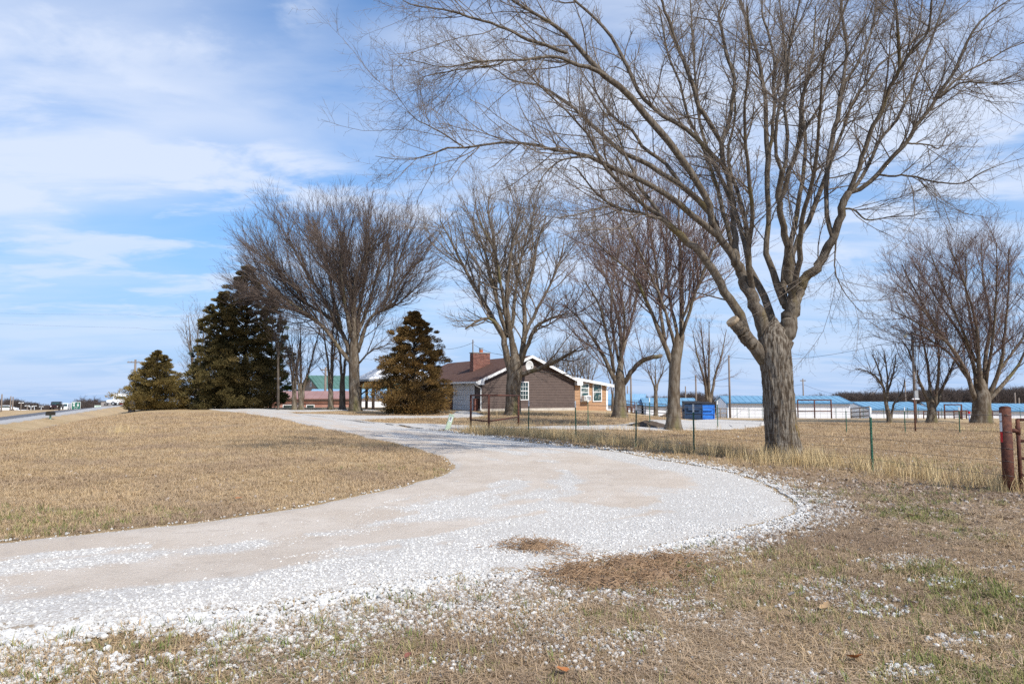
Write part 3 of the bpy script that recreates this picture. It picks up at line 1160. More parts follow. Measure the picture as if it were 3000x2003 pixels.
LEAFC = {'orange': mat('orange brown leaf', (.42, .17, .055), .8, (.34, .12, .04), 30), 'red': mat('reddish leaf', (.22, .085, .06), .8), 'grey': mat('grey leaf', (.34, .29, .26), .85), 'tan': mat('tan leaf', (.46, .30, .16), .8)}
for px, py, s, c, lab in ((1647, 1988, .10, 'orange', 'curled orange brown leaf at the bottom edge of the picture'), (1196, 1948, .055, 'red', 'dark reddish leaf lying in brown thatch near the gravel'),
                          (2507, 1928, .11, 'orange', 'large rust orange leaf on thatch in the lower right grass'), (2417, 1782, .10, 'tan', 'long tan leaf beside scattered white stones'),
                          (2673, 1766, .12, 'grey', 'big pale grey leaf standing up in green grass'), (2668, 1519, .14, 'tan', 'bright tan leaf on grey litter behind the green grass'),
                          (700, 1467, .14, 'orange', 'orange leaf on the mound above the drive'), (2320, 1745, .09, 'grey', 'grey leaf curled next to gravel near the spilled stones')):
    g = G(px, py)
    o = obj('dead_leaf', leaf_v[hash(px) % 6].copy(), LEAFC[c], label=lab, category='leaf', group='single fallen leaves')
    o.location = (g[0], g[1], float(ground(*g)) + .045)
    o.scale = (s, s, s)
    o.rotation_euler = (random.uniform(-.5, .5), random.uniform(-.4, .4), random.uniform(0, 6))

# clods of turf thrown onto the gravel edge
for px, py, s, lab in ((1835, 1668, .30, 'largest clump of brown turf lying on the white gravel edge'), (1560, 1608, .24, 'thin mat of dry grass lying in the middle of the drive'), (1690, 1692, .22, 'clod of brown turf left of the largest clump'),
                       (1960, 1652, .26, 'broad scraped turf clump at the right end of the gravel edge'), (1775, 1722, .27, 'brown turf clump in front of the largest one, nearer the camera'), (1915, 1700, .28, 'dark turf clump between the scraped one and the green grass')):
    g = G(px, py)
    parts = []
    for k in range(520):
        q = RNG.normal(0, 1, 2) * np.array([s, s * .55])
        h = max(0, .11 * (1 - (q[0] / s / 2) ** 2 - (q[1] / s) ** 2))
        L = RNG.uniform(.05, .13)
        az = RNG.uniform(0, 6.28)
        el = RNG.normal(0, .35)
        a = np.array([q[0], q[1], h * RNG.random() + .012])
        d = np.array([math.cos(az) * math.cos(el), math.sin(az) * math.cos(el), math.sin(el)]) * L
        parts.append(np.stack([a, a + d * .5 + np.array([0, 0, .006]), a + d]))
    Pb = np.array(parts)
    Vt, Ft = tubes(Pb, np.tile(np.array([[.0028, .0028, .0012]]), (len(Pb), 1)), 3)
    nb = 14
    hv, hf = [(0, 0, .075)], []
    for ring, (rr, zz) in enumerate(((.5, .065), (.95, -.02))):
        for i in range(nb):
            a = 2 * math.pi * i / nb
            w = rr * (1 + .25 * math.sin(3 * a + px) + .15 * math.sin(5 * a))
            hv.append((s * .8 * w * math.cos(a), s * .45 * w * math.sin(a), zz * (1 + .3 * math.sin(4 * a))))
    for i in range(nb):
        j = (i + 1) % nb
        hf.append((0, 1 + i, 1 + j, 1 + j))
        hf.append((1 + i, 1 + nb + i, 1 + nb + j, 1 + j))
    t = thing('turf_clump', lab, 'turf', (g[0], g[1], float(ground(*g)) + .012), random.uniform(-.3, .3))
    mb = MB()
    mb.add(hv, [f if f[2] != f[3] else f[:3] for f in hf])
    mb.build('soil', M['dirt'], t, True)
    obj('dead_grass', mesh_np('dead_grass', Vt, Ft), mat('turf straw', (.27, .165, .09), .9, (.40, .27, .165), 40), t, kind='stuff')

# ------------------------------------------------------------------ trees
def resample(pts, rad, K):
    pts = np.asarray(pts, float)
    c = catmull(pts, max(K, 2) * 4)
    t = np.linspace(0, len(pts) - 1, len(c))
    r = np.interp(t, np.arange(len(pts)), rad)
    L = np.concatenate([[0], np.cumsum(np.linalg.norm(np.diff(c, axis=0), axis=1))])
    u = np.linspace(0, L[-1], K)
    out = np.stack([np.interp(u, L, c[:, i]) for i in range(3)], 1)
    return out, np.interp(u, L, r)


def spawn(rng, P, R, per_m, t0, t1, ang, ang_j, length, len_j, K, rk, rmax, rmin, up=0.15, wig=0.18, taper_len=.55, out_c=None, out_k=0.0, droop=0.0, rcut=None):
    """children of branches P (N,K,3); returns arrays"""
    N, Kp, _ = P.shape
    seg = np.linalg.norm(np.diff(P, axis=1), axis=2)
    L = seg.sum(1)
    lam = per_m * L * (t1 - t0)
    cnt = np.floor(lam + rng.random(N)).astype(int)
    pi = np.repeat(np.arange(N), cnt)
    M_ = len(pi)
    if M_ == 0:
        return np.zeros((0, K, 3)), np.zeros((0, K))
    t = rng.uniform(t0, t1, M_)
    f = t * (Kp - 1)
    k = np.minimum(f.astype(int), Kp - 2)
    fr = (f - k)[:, None]
    p0 = P[pi, k] * (1 - fr) + P[pi, k + 1] * fr
    pr = R[pi, k] * (1 - fr[:, 0]) + R[pi, k + 1] * fr[:, 0]
    if rcut is not None:
        kp = rng.random(M_) < np.clip(1.25 - pr / rcut, .03, 1)
        pi, t, k, fr, p0, pr = pi[kp], t[kp], k[kp], fr[kp], p0[kp], pr[kp]
        M_ = len(pi)
    T = P[pi, k + 1] - P[pi, k]
    T /= np.linalg.norm(T, axis=1, keepdims=True) + 1e-9
    rv = rng.normal(0, 1, (M_, 3))
    Nn = rv - (rv * T).sum(1, keepdims=True) * T
    Nn /= np.linalg.norm(Nn, axis=1, keepdims=True) + 1e-9
    a = np.radians(ang + ang_j * rng.normal(0, 1, M_))[:, None]
    d = T * np.cos(a) + Nn * np.sin(a)
    ln = length * (1 - taper_len * t) * np.exp(len_j * rng.normal(0, 1, M_))
    ln = np.minimum(ln, length * 1.7)
    r0 = np.clip(pr * rk, rmin, rmax)
    st = (ln / (K - 1))[:, None]
    out = np.empty((M_, K, 3))
    out[:, 0] = p0
    for i in range(1, K):
        d = d + np.array([0, 0, up]) * (1.0 / (K - 1)) * 2 + rng.normal(0, wig, (M_, 3)) - np.array([0, 0, droop]) * (i / K)
        if out_c is not None:
            o = out[:, i - 1] - out_c
            o /= np.linalg.norm(o, axis=1, keepdims=True) + 1e-9
            d = d + o * out_k
        d /= np.linalg.norm(d, axis=1, keepdims=True) + 1e-9
        out[:, i] = out[:, i - 1] + d * st
    rr = r0[:, None] * np.linspace(1, .42, K)[None, :]
    return out, np.maximum(rr, rmin * .6)


def limb_mesh(name, P, R, sides, rough, seed, m, parent, flute=0.0, fur=0.0, **tags):
    """one thick, uneven limb"""
    t0 = (P[0] - P[1]) / (np.linalg.norm(P[0] - P[1]) + 1e-9)
    t1 = (P[-1] - P[-2]) / (np.linalg.norm(P[-1] - P[-2]) + 1e-9)
    P = np.vstack([[P[0] + t0 * R[0] * .75, P[0] + t0 * R[0] * .5], P, [P[-1] + t1 * R[-1] * .5, P[-1] + t1 * R[-1] * .75]])
    R = np.concatenate([[R[0] * .12, R[0] * .7], R, [R[-1] * .7, R[-1] * .12]])
    K = len(P)
    V, F = tubes(P[None], R[None], sides)
    rng = np.random.default_rng(seed)
    C = np.repeat(P, sides, axis=0)
    off = V - C
    q = np.tile(np.arange(sides), K) / sides * 2 * np.pi
    h = np.repeat(np.linspace(0, np.linalg.norm(np.diff(P, axis=0), axis=1).sum(), K), sides)
    ph = rng.uniform(0, 6.28, 6)
    k = 1 + rough * (np.sin(3 * q + h * 1.3 + ph[0]) * .5 + np.sin(5 * q - h * 2.1 + ph[1]) * .35 + np.sin(2 * q + h * 3.7 + ph[2]) * .4 + rng.normal(0, .35, len(q)))
    if fur:
        fq = np.round(q / (2 * np.pi) * sides)
        tw = q * 1.0 + .25 * np.sin(h * 1.7 + ph[5])
        rid = np.abs(vnoise(tw * 5.6 + 50, h * 2.3 + 3, seed) - .5) + .6 * np.abs(vnoise(tw * 11 + 9, h * 5.5 + 7, seed + 3) - .5)
        k += fur * ((rid - rid.mean()) * 2.4 - .25)
    if flute:
        k += flute * np.exp(-h / .32) * (.55 + .6 * np.sin(5 * q + ph[3]) + .35 * np.sin(3 * q + ph[4]))
    V = C + off * k[:, None]
    cap = len(V)
    V = np.vstack([V, P[-1:]])
    ci = [(K - 1) * sides + i for i in range(sides)]
    me = mesh_np(name, V, F, True)
    o = obj(name, me, m, parent, **tags)
    return o


def bare_tree(name, label, base_px, limbs, trunk, kind='A', group=None, seed=1, depth=None, sides=12, bark=None, twig=None, levels=None, dys=None, cut=(), K_limb=14, limb_r=.78, trim=.86):
    """limbs: list of (dy0, dy1, [(px,py,r_px),...]) traced at the tree's own distance; trunk likewise"""
    rng = np.random.default_rng(seed)
    b = G(*base_px)
    Y0 = b[1] if depth is None else depth
    X0 = (base_px[0] - 1500) / 2000 * Y0
    z0 = float(ground0(X0, Y0))
    root = thing(name, label, 'tree', (b[0] if depth is None else X0, Y0, z0), 0, group)
    org = np.array(root.location)

    def conv(tr, d0, d1, rs=1.0):
        n = len(tr)
        acc = [0.0]
        for i in range(1, n):
            acc.append(acc[-1] + math.hypot(tr[i][0] - tr[i - 1][0], tr[i][1] - tr[i - 1][1]))
        pts, rad = [], []
        for i, (px, py, r) in enumerate(tr):
            Y = Y0 + d0 + (d1 - d0) * acc[i] / max(acc[-1], 1)
            pts.append(W(px, py, Y) - org)
            rad.append(r * rs * Y / 2000)
        return np.array(pts), np.array(rad)
    tp, tr_ = conv(trunk, 0, 0)
    tp[0, 2] = min(tp[0, 2], -.05)
    big = sides > 10
    Pt, Rt = resample(tp, tr_, 120 if big else 30)
    limb_mesh('trunk', Pt, Rt, 90 if big else 20, .012 if big else .03, seed, bark, root, flute=.36 if big else .3, fur=.085 if big else .05)
    LP, LR = [], []
    for i, (d0, d1, tr) in enumerate(limbs):
        lp, lr = conv(tr, d0, d1, limb_r)
        P, R = resample(lp, lr, K_limb + (8 if big else 0))
        if trim < 1:
            uu = np.linspace(0, (len(P) - 1) * trim, len(P))
            P = np.stack([np.interp(uu, np.arange(len(P)), P[:, j]) for j in range(3)], 1)
        R = R * (.82 + .18 * sstep(0, .06, np.linspace(0, 1, len(R))))
        jit = rng.normal(0, 1, P.shape) * np.minimum(R[:, None] * .22, .022)
        jit[0] = 0
        P = P + jit
        LP.append(P)
        LR.append(R)
    LP = np.array(LP)
    LR = np.array(LR)
    for i in range(len(LP)):
        limb_mesh('limb', LP[i], LR[i], sides if big else 7, .022, seed + i, M['bark_limb'] if big else bark, root)
    parts = []
    cc = np.array([Pt[-1]]) * 0 + Pt[-1] * np.array([1, 1, .6])
    cur = [(LP, LR)]
    prev = (LP, LR)
    for lv in levels:
        src = prev if not lv.get('all') else (None, None)
        kw = {k: v for k, v in lv.items() if k not in ('sides', 'all', 'src', 'out')}
        if 'src' in lv:
            srcs = [cur[j] for j in lv['src']]
        else:
            srcs = [prev]
        oc = cc if lv.get('out') else None
        res = [spawn(rng, s[0], s[1], out_c=oc, out_k=lv.get('out', 0.0), **kw) for s in srcs if len(s[0])]
        Pn = np.concatenate([r[0] for r in res])
        Rn = np.concatenate([r[1] for r in res])
        ok = Pn[:, :, 2].min(1) > .3
        Pn, Rn = Pn[ok], Rn[ok]
        parts.append(tubes(Pn, Rn, lv.get('sides', 3)))
        cur.append((Pn, Rn))
        prev = (Pn, Rn)
    V, F = cat_meshes(parts)
    obj('crown', mesh_np('crown', V, F, True), twig, root, kind='stuff')
    return root, org


# ---- the big maple beside the drive
TRK = [(2301, 1368, 68), (2297, 1338, 54), (2293, 1290, 48), (2285, 1220, 44.5), (2280, 1150, 43.5), (2274, 1080, 44), (2268, 1030, 47), (2266, 1000, 44), (2268, 965, 30), (2270, 935, 8)]
LIMBS = [
    # low left limb, with its forks
    (0, -.6, [(2258, 1075, 34), (2226, 1034, 30), (2200, 1000, 27), (2178, 950, 22), (2160, 905, 19), (2128, 862, 18), (2089, 787, 17), (2055, 741, 16), (2009, 703, 15), (1980, 678, 14), (1939, 638, 12)]),
    (-.2, -.3, [(2205, 1010, 27), (2180, 980, 26), (2164, 962, 25), (2152, 948, 23)]),
    (-.6, -1.6, [(1945, 642, 8), (1907, 635, 7), (1862, 621, 6), (1800, 604, 5), (1741, 560, 4), (1693, 498, 3), (1671, 485, 2)]),
    (-1.0, -1.8, [(1805, 605, 4), (1770, 606, 3.5), (1733, 617, 3), (1674, 632, 2.5), (1629, 638, 1.6)]),
    (-.6, -1.2, [(1942, 640, 10), (1886, 600, 9), (1821, 541, 8), (1784, 501, 7), (1754, 458, 6), (1728, 402, 5), (1661, 327, 4), (1580, 250, 3), (1500, 170, 2)]),
    (-.6, .8, [(1942, 640, 9), (1929, 616, 8), (1872, 549, 7), (1854, 496, 6), (1829, 450, 5), (1808, 388, 4), (1768, 327, 3), (1700, 230, 2)]),
    # big left stem
    (0, .2, [(2262, 1040, 40), (2244, 990, 31), (2221, 913, 27), (2187, 844, 24), (2161, 776, 21), (2152, 740, 18)]),
    (.1, -1.0, [(2168, 790, 18), (2150, 755, 17), (2124, 724, 16), (2092, 668, 15), (2078, 601, 14), (2045, 534, 14), (2011, 490, 14), (1977, 442, 15), (1929, 380, 15), (1888, 335, 14), (1829, 268, 13), (1784, 228, 13), (1746, 196, 12), (1706, 152, 10), (1675, 116, 9), (1639, 83, 8), (1595, 54, 7), (1550, 33, 6), (1500, 0, 5), (1420, -60, 3)]),
    (-.8, -2.2, [(1773, 221, 10), (1720, 196, 9), (1684, 190, 8), (1646, 170, 7), (1600, 167, 6), (1535, 176, 5), (1479, 176, 4.5), (1435, 179, 4), (1386, 182, 3.5), (1345, 192, 3), (1290, 197, 2.4), (1234, 183, 2), (1178, 172, 1.3)]),
    (-1.3, -2.0, [(1479, 176, 4), (1457, 190, 4), (1412, 196, 3.4), (1357, 203, 3), (1300, 212, 2.4), (1267, 219, 2), (1236, 226, 1.2)]),
    (-.9, -1.6, [(1660, 155, 8), (1600, 132, 7), (1546, 116, 7), (1513, 98, 6), (1446, 71, 5.4), (1379, 51, 5), (1323, 33, 4), (1256, 23, 3), (1212, 17, 2.4), (1180, 2, 1.6)]),
    (-.2, -1.8, [(2100, 690, 15), (2070, 665, 14), (2036, 638, 13), (1969, 581, 12), (1888, 533, 11), (1835, 509, 10), (1781, 485, 9.5), (1741, 463, 9), (1688, 450, 7), (1621, 437, 6.4), (1554, 422, 6), (1500, 417, 5.5), (1457, 420, 5), (1368, 431, 4.4), (1301, 435, 4), (1247, 460, 3), (1180, 469, 2), (1100, 458, 1)]),
    (-1.0, -1.6, [(1741, 463, 5), (1714, 461, 4), (1647, 469, 3.5), (1600, 505, 2.8), (1565, 560, 2.2), (1545, 600, 1.4)]),
    (-1.6, -2.2, [(1359, 431, 3.6), (1301, 393, 3), (1247, 364, 2.2), (1207, 339, 1.6), (1149, 259, .9)]),
    (.3, 1.8, [(2100, 660, 14), (2071, 616, 13), (2033, 573, 12.5), (1996, 549, 12), (1939, 509, 11), (1875, 471, 10), (1821, 445, 9), (1789, 418, 9), (1749, 380, 8), (1714, 346, 7), (1666, 305, 6), (1617, 272, 5.5), (1572, 248, 5), (1524, 243, 4), (1491, 232, 3.4), (1446, 200, 2.4), (1390, 180, 1.5)]),
    (.8, 2.6, [(2000, 552, 9), (1953, 482, 8), (1883, 429, 7), (1856, 388, 6), (1827, 367, 5.5), (1789, 335, 5), (1763, 300, 4), (1751, 279, 3.5), (1706, 212, 2.5), (1660, 120, 1.5)]),
    (.3, 1.2, [(2120, 483, 10), (2067, 434, 9.5), (2033, 396, 10), (1982, 364, 9), (1934, 335, 8), (1885, 290, 8.5), (1869, 263, 8.5), (1851, 228, 8), (1840, 201, 8), (1822, 165, 7.5), (1802, 129, 7), (1773, 85, 6.5), (1733, 45, 6), (1682, 0, 5), (1620, -60, 3)]),
    (.2, .6, [(2158, 770, 16), (2153, 690, 13), (2149, 650, 12.5), (2145, 579, 12), (2134, 523, 11.5), (2120, 483, 11), (2116, 434, 10.5), (2110, 412, 10)]),
    (.6, 0.2, [(2112, 418, 10), (2094, 389, 10), (2074, 351, 10), (2045, 311, 9.5), (2031, 250, 9), (2012, 207, 8.4), (2000, 172, 8), (1985, 134, 7.4), (1970, 96, 7), (1963, 67, 6.4), (1947, 33, 6), (1938, 0, 5), (1920, -60, 3)]),
    (.6, 1.6, [(2112, 418, 9), (2125, 389, 9), (2138, 345, 9), (2145, 300, 8.4), (2152, 242, 8), (2145, 203, 7.4), (2125, 145, 7), (2113, 74, 6), (2104, 47, 5.4), (2125, 0, 4), (2130, -60, 2.4)]),
    (.5, 2.2, [(2150, 740, 10), (2125, 650, 9), (2112, 590, 9), (2098, 534, 8), (2078, 474, 7), (2045, 400, 6), (2022, 356, 5.6), (2004, 300, 5), (1992, 245, 5), (1963, 179, 4.4), (1945, 100, 4), (1930, 20, 3)]),
    (.3, 2.6, [(2272, 965, 18), (2256, 913, 17), (2233, 856, 15), (2198, 787, 13), (2193, 730, 12), (2183, 650, 9.5), (2170, 590, 9), (2156, 550, 8), (2140, 500, 7), (2132, 440, 6), (2145, 394, 5), (2154, 345, 4.4), (2152, 280, 4), (2150, 190, 3), (2160, 80, 2)]),
    # right main stem
    (0, .2, [(2280, 1040, 42), (2296, 1000, 38), (2313, 936, 33), (2330, 867, 28), (2342, 838, 24)]),
    (.2, .8, [(2296, 890, 17), (2279, 844, 16), (2267, 798, 14), (2244, 741, 12), (2250, 650, 10.5), (2248, 590, 10), (2250, 523, 11), (2252, 456, 12), (2245, 412, 10), (2245, 345, 9), (2243, 300, 9), (2234, 234, 8), (2219, 156, 7.4), (2207, 113, 7), (2187, 59, 6.2), (2168, 0, 5.4), (2150, -70, 3)]),
    (.6, 1.8, [(2253, 460, 8), (2261, 407, 7.4), (2266, 345, 7), (2269, 297, 7), (2266, 234, 6), (2270, 187, 5.4), (2250, 90, 5), (2234, 50, 4), (2232, -40, 2.5)]),
    (.2, -.8, [(2330, 880, 22), (2313, 810, 18), (2307, 718, 15), (2290, 650, 13.5), (2281, 579, 12.5), (2288, 523, 12), (2293, 501, 11)]),
    (-.8, -1.5, [(2292, 506, 8), (2277, 467, 7.4), (2272, 434, 7), (2275, 367, 7), (2286, 300, 6.4), (2305, 250, 6.2), (2309, 176, 6), (2320, 90, 5), (2340, 23, 4), (2345, -50, 2.5)]),
    (-.8, -.2, [(2292, 506, 9), (2299, 483, 8.4), (2306, 434, 8), (2306, 389, 7.4), (2299, 322, 6.6), (2304, 240, 5.6), (2300, 150, 4.6), (2290, 60, 3.4), (2280, -30, 2)]),
    (-.6, -2.0, [(2285, 590, 11), (2301, 545, 10.5), (2312, 501, 10), (2324, 467, 9.6), (2337, 423, 9), (2346, 367, 8.4), (2348, 300, 8), (2367, 234, 7), (2390, 203, 6.4), (2430, 129, 5.6), (2449, 90, 5), (2484, 0, 4), (2500, -60, 2.4)]),
    (-1.0, -2.6, [(2340, 420, 6), (2355, 385, 5.6), (2379, 345, 5.2), (2406, 300, 5), (2430, 234, 4.4), (2476, 176, 4), (2500, 133, 3.4), (2540, 60, 2.6), (2570, -20, 1.6)]),
    (.1, 1.4, [(2325, 860, 11), (2318, 760, 10), (2336, 701, 10), (2366, 650, 10.5), (2384, 601, 10.5), (2402, 557, 10), (2420, 515, 9), (2440, 450, 7), (2470, 380, 6), (2500, 293, 5.5), (2559, 219, 5), (2578, 187, 4.6), (2625, 152, 4), (2711, 98, 3.4), (2773, 59, 2.6), (2844, 0, 1.6)]),
    (.2, -.4, [(2336, 862, 22), (2360, 818, 20), (2394, 781, 19), (2428, 724, 18), (2451, 684, 16.5), (2460, 645, 16), (2472, 595, 16), (2483, 566, 15)]),
    (-.2, .8, [(2442, 705, 11), (2428, 660, 9.6), (2420, 590, 9), (2424, 523, 10), (2429, 456, 10), (2440, 400, 10), (2453, 345, 9.6), (2460, 297, 9), (2468, 250, 8), (2473, 219, 7), (2480, 137, 6), (2469, 59, 5), (2466, -20, 3)]),
    (.4, 2.2, [(2462, 290, 7), (2480, 234, 6.4), (2506, 200, 6), (2540, 130, 5), (2560, 60, 4), (2570, -20, 2.6)]),
    (-.4, -1.8, [(2480, 572, 11), (2509, 511, 10), (2536, 433, 9.4), (2555, 374, 9), (2587, 316, 8.4), (2602, 266, 8), (2633, 215, 8), (2635, 168, 7), (2629, 78, 6), (2621, 0, 5), (2615, -60, 3)]),
    (-1.5, -2.4, [(2630, 220, 7), (2656, 172, 6.4), (2684, 137, 6), (2719, 90, 5), (2730, 0, 4), (2740, -60, 2.4)]),
    (-.4, 1.6, [(2484, 568, 8), (2516, 534, 7.6), (2548, 476, 7.2), (2579, 409, 7), (2622, 359, 6.4), (2653, 300, 6), (2664, 281, 5.6), (2687, 219, 5), (2715, 152, 4.4), (2742, 78, 4), (2770, 0, 3)]),
    (-.4, -1.2, [(2486, 566, 11), (2528, 550, 9.6), (2571, 511, 9.4), (2606, 468, 9), (2653, 421, 8.6), (2684, 370, 8), (2719, 324, 7.4), (2758, 266, 7), (2793, 215, 6.4), (2824, 148, 6), (2848, 94, 5), (2891, 47, 4), (2922, 23, 3), (2965, -5, 2)]),
    (-.6, -2.0, [(2572, 512, 5), (2600, 516, 4.6), (2637, 514, 4.2), (2684, 519, 4), (2723, 530, 3.5), (2809, 538, 3), (2848, 523, 2.8), (2880, 503, 2), (2950, 476, 1.1)]),
    (-.6, -.2, [(2655, 420, 4), (2690, 422, 3.4), (2723, 425, 3), (2751, 435, 2.5), (2770, 405, 2), (2780, 375, 1.2)]),
    (-.9, .4, [(2752, 283, 5), (2790, 245, 4.4), (2832, 211, 4), (2891, 180, 3.2), (2949, 145, 2.5), (3000, 125, 1.8), (3060, 100, 1.1)]),
    (-.9, -1.8, [(2750, 289, 4.6), (2812, 244, 4), (2871, 242, 3.2), (2937, 246, 2.5), (3000, 234, 1.8), (3050, 225, 1.1)]),
    (-.3, -1.0, [(2460, 612, 5), (2489, 612, 4), (2505, 616, 4), (2540, 644, 3), (2606, 636, 2.6), (2669, 632, 2), (2720, 620, 1.1)]),
    (-.2, -.6, [(2450, 700, 4), (2446, 750, 3), (2448, 800, 2.6), (2470, 850, 2), (2500, 890, 1.4), (2530, 920, .9)]),
    (.2, 4.2, [(2300, 900, 16), (2296, 800, 13), (2320, 690, 11), (2345, 560, 9), (2360, 430, 7), (2350, 300, 6), (2380, 160, 4.5), (2390, 20, 3)]),
    (.2, 4.6, [(2200, 860, 14), (2190, 760, 11), (2160, 640, 9), (2110, 520, 8), (2060, 400, 6.5), (2040, 260, 5), (2030, 120, 4), (2020, -20, 2.5)]),
    (.2, -3.6, [(2310, 900, 15), (2340, 780, 12), (2350, 650, 10), (2385, 500, 8), (2400, 350, 6), (2410, 200, 4.6), (2430, 50, 3)]),
    (.2, -3.4, [(2210, 880, 14), (2190, 760, 11), (2205, 640, 9), (2190, 480, 7.5), (2180, 330, 6), (2195, 180, 4.6), (2190, 20, 3)]),
]
LV_MAPLE = [
    dict(per_m=7.4, t0=.12, t1=1.0, rcut=.058, ang=38, ang_j=13, length=1.75, len_j=.40, K=7, rk=.46, rmax=.018, rmin=.0052, up=.16, wig=.13, sides=4),
    dict(per_m=8.2, t0=.08, t1=1.0, ang=46, ang_j=16, length=.66, len_j=.35, K=4, rk=.6, rmax=.0058, rmin=.0030, up=.05, wig=.16, sides=3, src=[1]),
    dict(per_m=10.0, t0=.08, t1=1.0, ang=50, ang_j=16, length=.24, len_j=.35, K=2, rk=.7, rmax=.0032, rmin=.0022, up=.05, wig=.2, sides=3, src=[2]),
]
root, org = bare_tree('maple_tree', 'huge bare maple with mossy leaning trunk beside the curving white drive', (2297, 1352), LIMBS, TRK, seed=5, sides=14, bark=M['bark'], twig=M['twig'], levels=LV_MAPLE, limb_r=.70, trim=1.0)
# sawn stub on the low limb
sp0 = W(2150, 945, root.location.y - .3) - org
sp1 = W(2143, 936, root.location.y - .32) - org
MB().cyl(sp0, sp1, .150, .140, 14).build('sawn_stub', M['cut'], root, True)

# ---- tree in front of the house gable
LV_MID = [
    dict(per_m=2.6, t0=.12, t1=1.0, rcut=.20, ang=38, ang_j=12, length=4.4, len_j=.35, K=7, rk=.5, rmax=.05, rmin=.016, up=.22, wig=.12, sides=4),
    dict(per_m=3.0, t0=.1, t1=1.0, ang=38, ang_j=14, length=2.0, len_j=.35, K=4, rk=.6, rmax=.017, rmin=.0095, up=.18, wig=.13, sides=3, src=[1, 0]),
    dict(per_m=3.4, t0=.08, t1=1.0, ang=40, ang_j=14, length=.85, len_j=.3, K=2, rk=.7, rmax=.009, rmin=.0065, up=.12, wig=.16, sides=3, src=[2]),
]
T4 = [(0, -.5, [(1494, 1085, 15), (1480, 1019, 13), (1472, 977, 11), (1441, 935, 7.5), (1404, 935, 5.5), (1362, 966, 4.4), (1325, 971, 3.4)]),
      (0, 1.5, [(1473, 985, 11), (1430, 909, 8.4), (1399, 856, 7), (1357, 778, 6), (1320, 705, 5), (1289, 647, 3.6), (1252, 610, 2)]),
      (0, -2.5, [(1486, 985, 10), (1461, 898, 8), (1430, 778, 7), (1420, 731, 6), (1388, 658, 4), (1373, 575, 2)]),
      (.2, 3, [(1455, 880, 7), (1451, 741, 6.4), (1446, 694, 6), (1430, 626, 4), (1435, 530, 1.8)]),
      (0, -1.5, [(1508, 1070, 13), (1493, 950, 10), (1482, 888, 9), (1493, 773, 7.4), (1503, 700, 6), (1535, 632, 4), (1540, 530, 1.8)]),
      (0, 2, [(1524, 1060, 11), (1540, 961, 9), (1535, 888, 8.4), (1561, 794, 7), (1574, 710, 6), (1592, 663, 4), (1618, 570, 1.8)]),
      (0, -2, [(1522, 1070, 10), (1550, 1000, 8), (1576, 951, 7), (1644, 924, 5), (1702, 909, 2.6)]),
      (0, -2.2, [(1525, 1100, 10), (1550, 1088, 9), (1576, 1081, 8.4), (1634, 1055, 8), (1681, 1029, 6), (1712, 1008, 3.6)]),
      (0, 3, [(1530, 1000, 8), (1566, 920, 6), (1608, 841, 4.6), (1644, 752, 3.4), (1660, 650, 2)]),
      (0, 3.5, [(1500, 960, 8), (1510, 850, 6), (1530, 740, 5), (1560, 640, 3.6), (1570, 540, 1.8)]),
      (0, -3.5, [(1490, 970, 8), (1470, 850, 6), (1450, 740, 5), (1400, 640, 3.4), (1380, 560, 1.8)])]
bare_tree('shade_tree', 'tall bare tree with thick pale trunk standing before the brown gable', (1504, 1217), T4, [(1503, 1219, 27), (1503, 1190, 23), (1504, 1134, 21.5), (1508, 1095, 23), (1509, 1060, 20), (1509, 1030, 9), (1509, 1005, 2)], seed=21, sides=10, bark=M['bark2'], twig=M['twig'], levels=LV_MID)

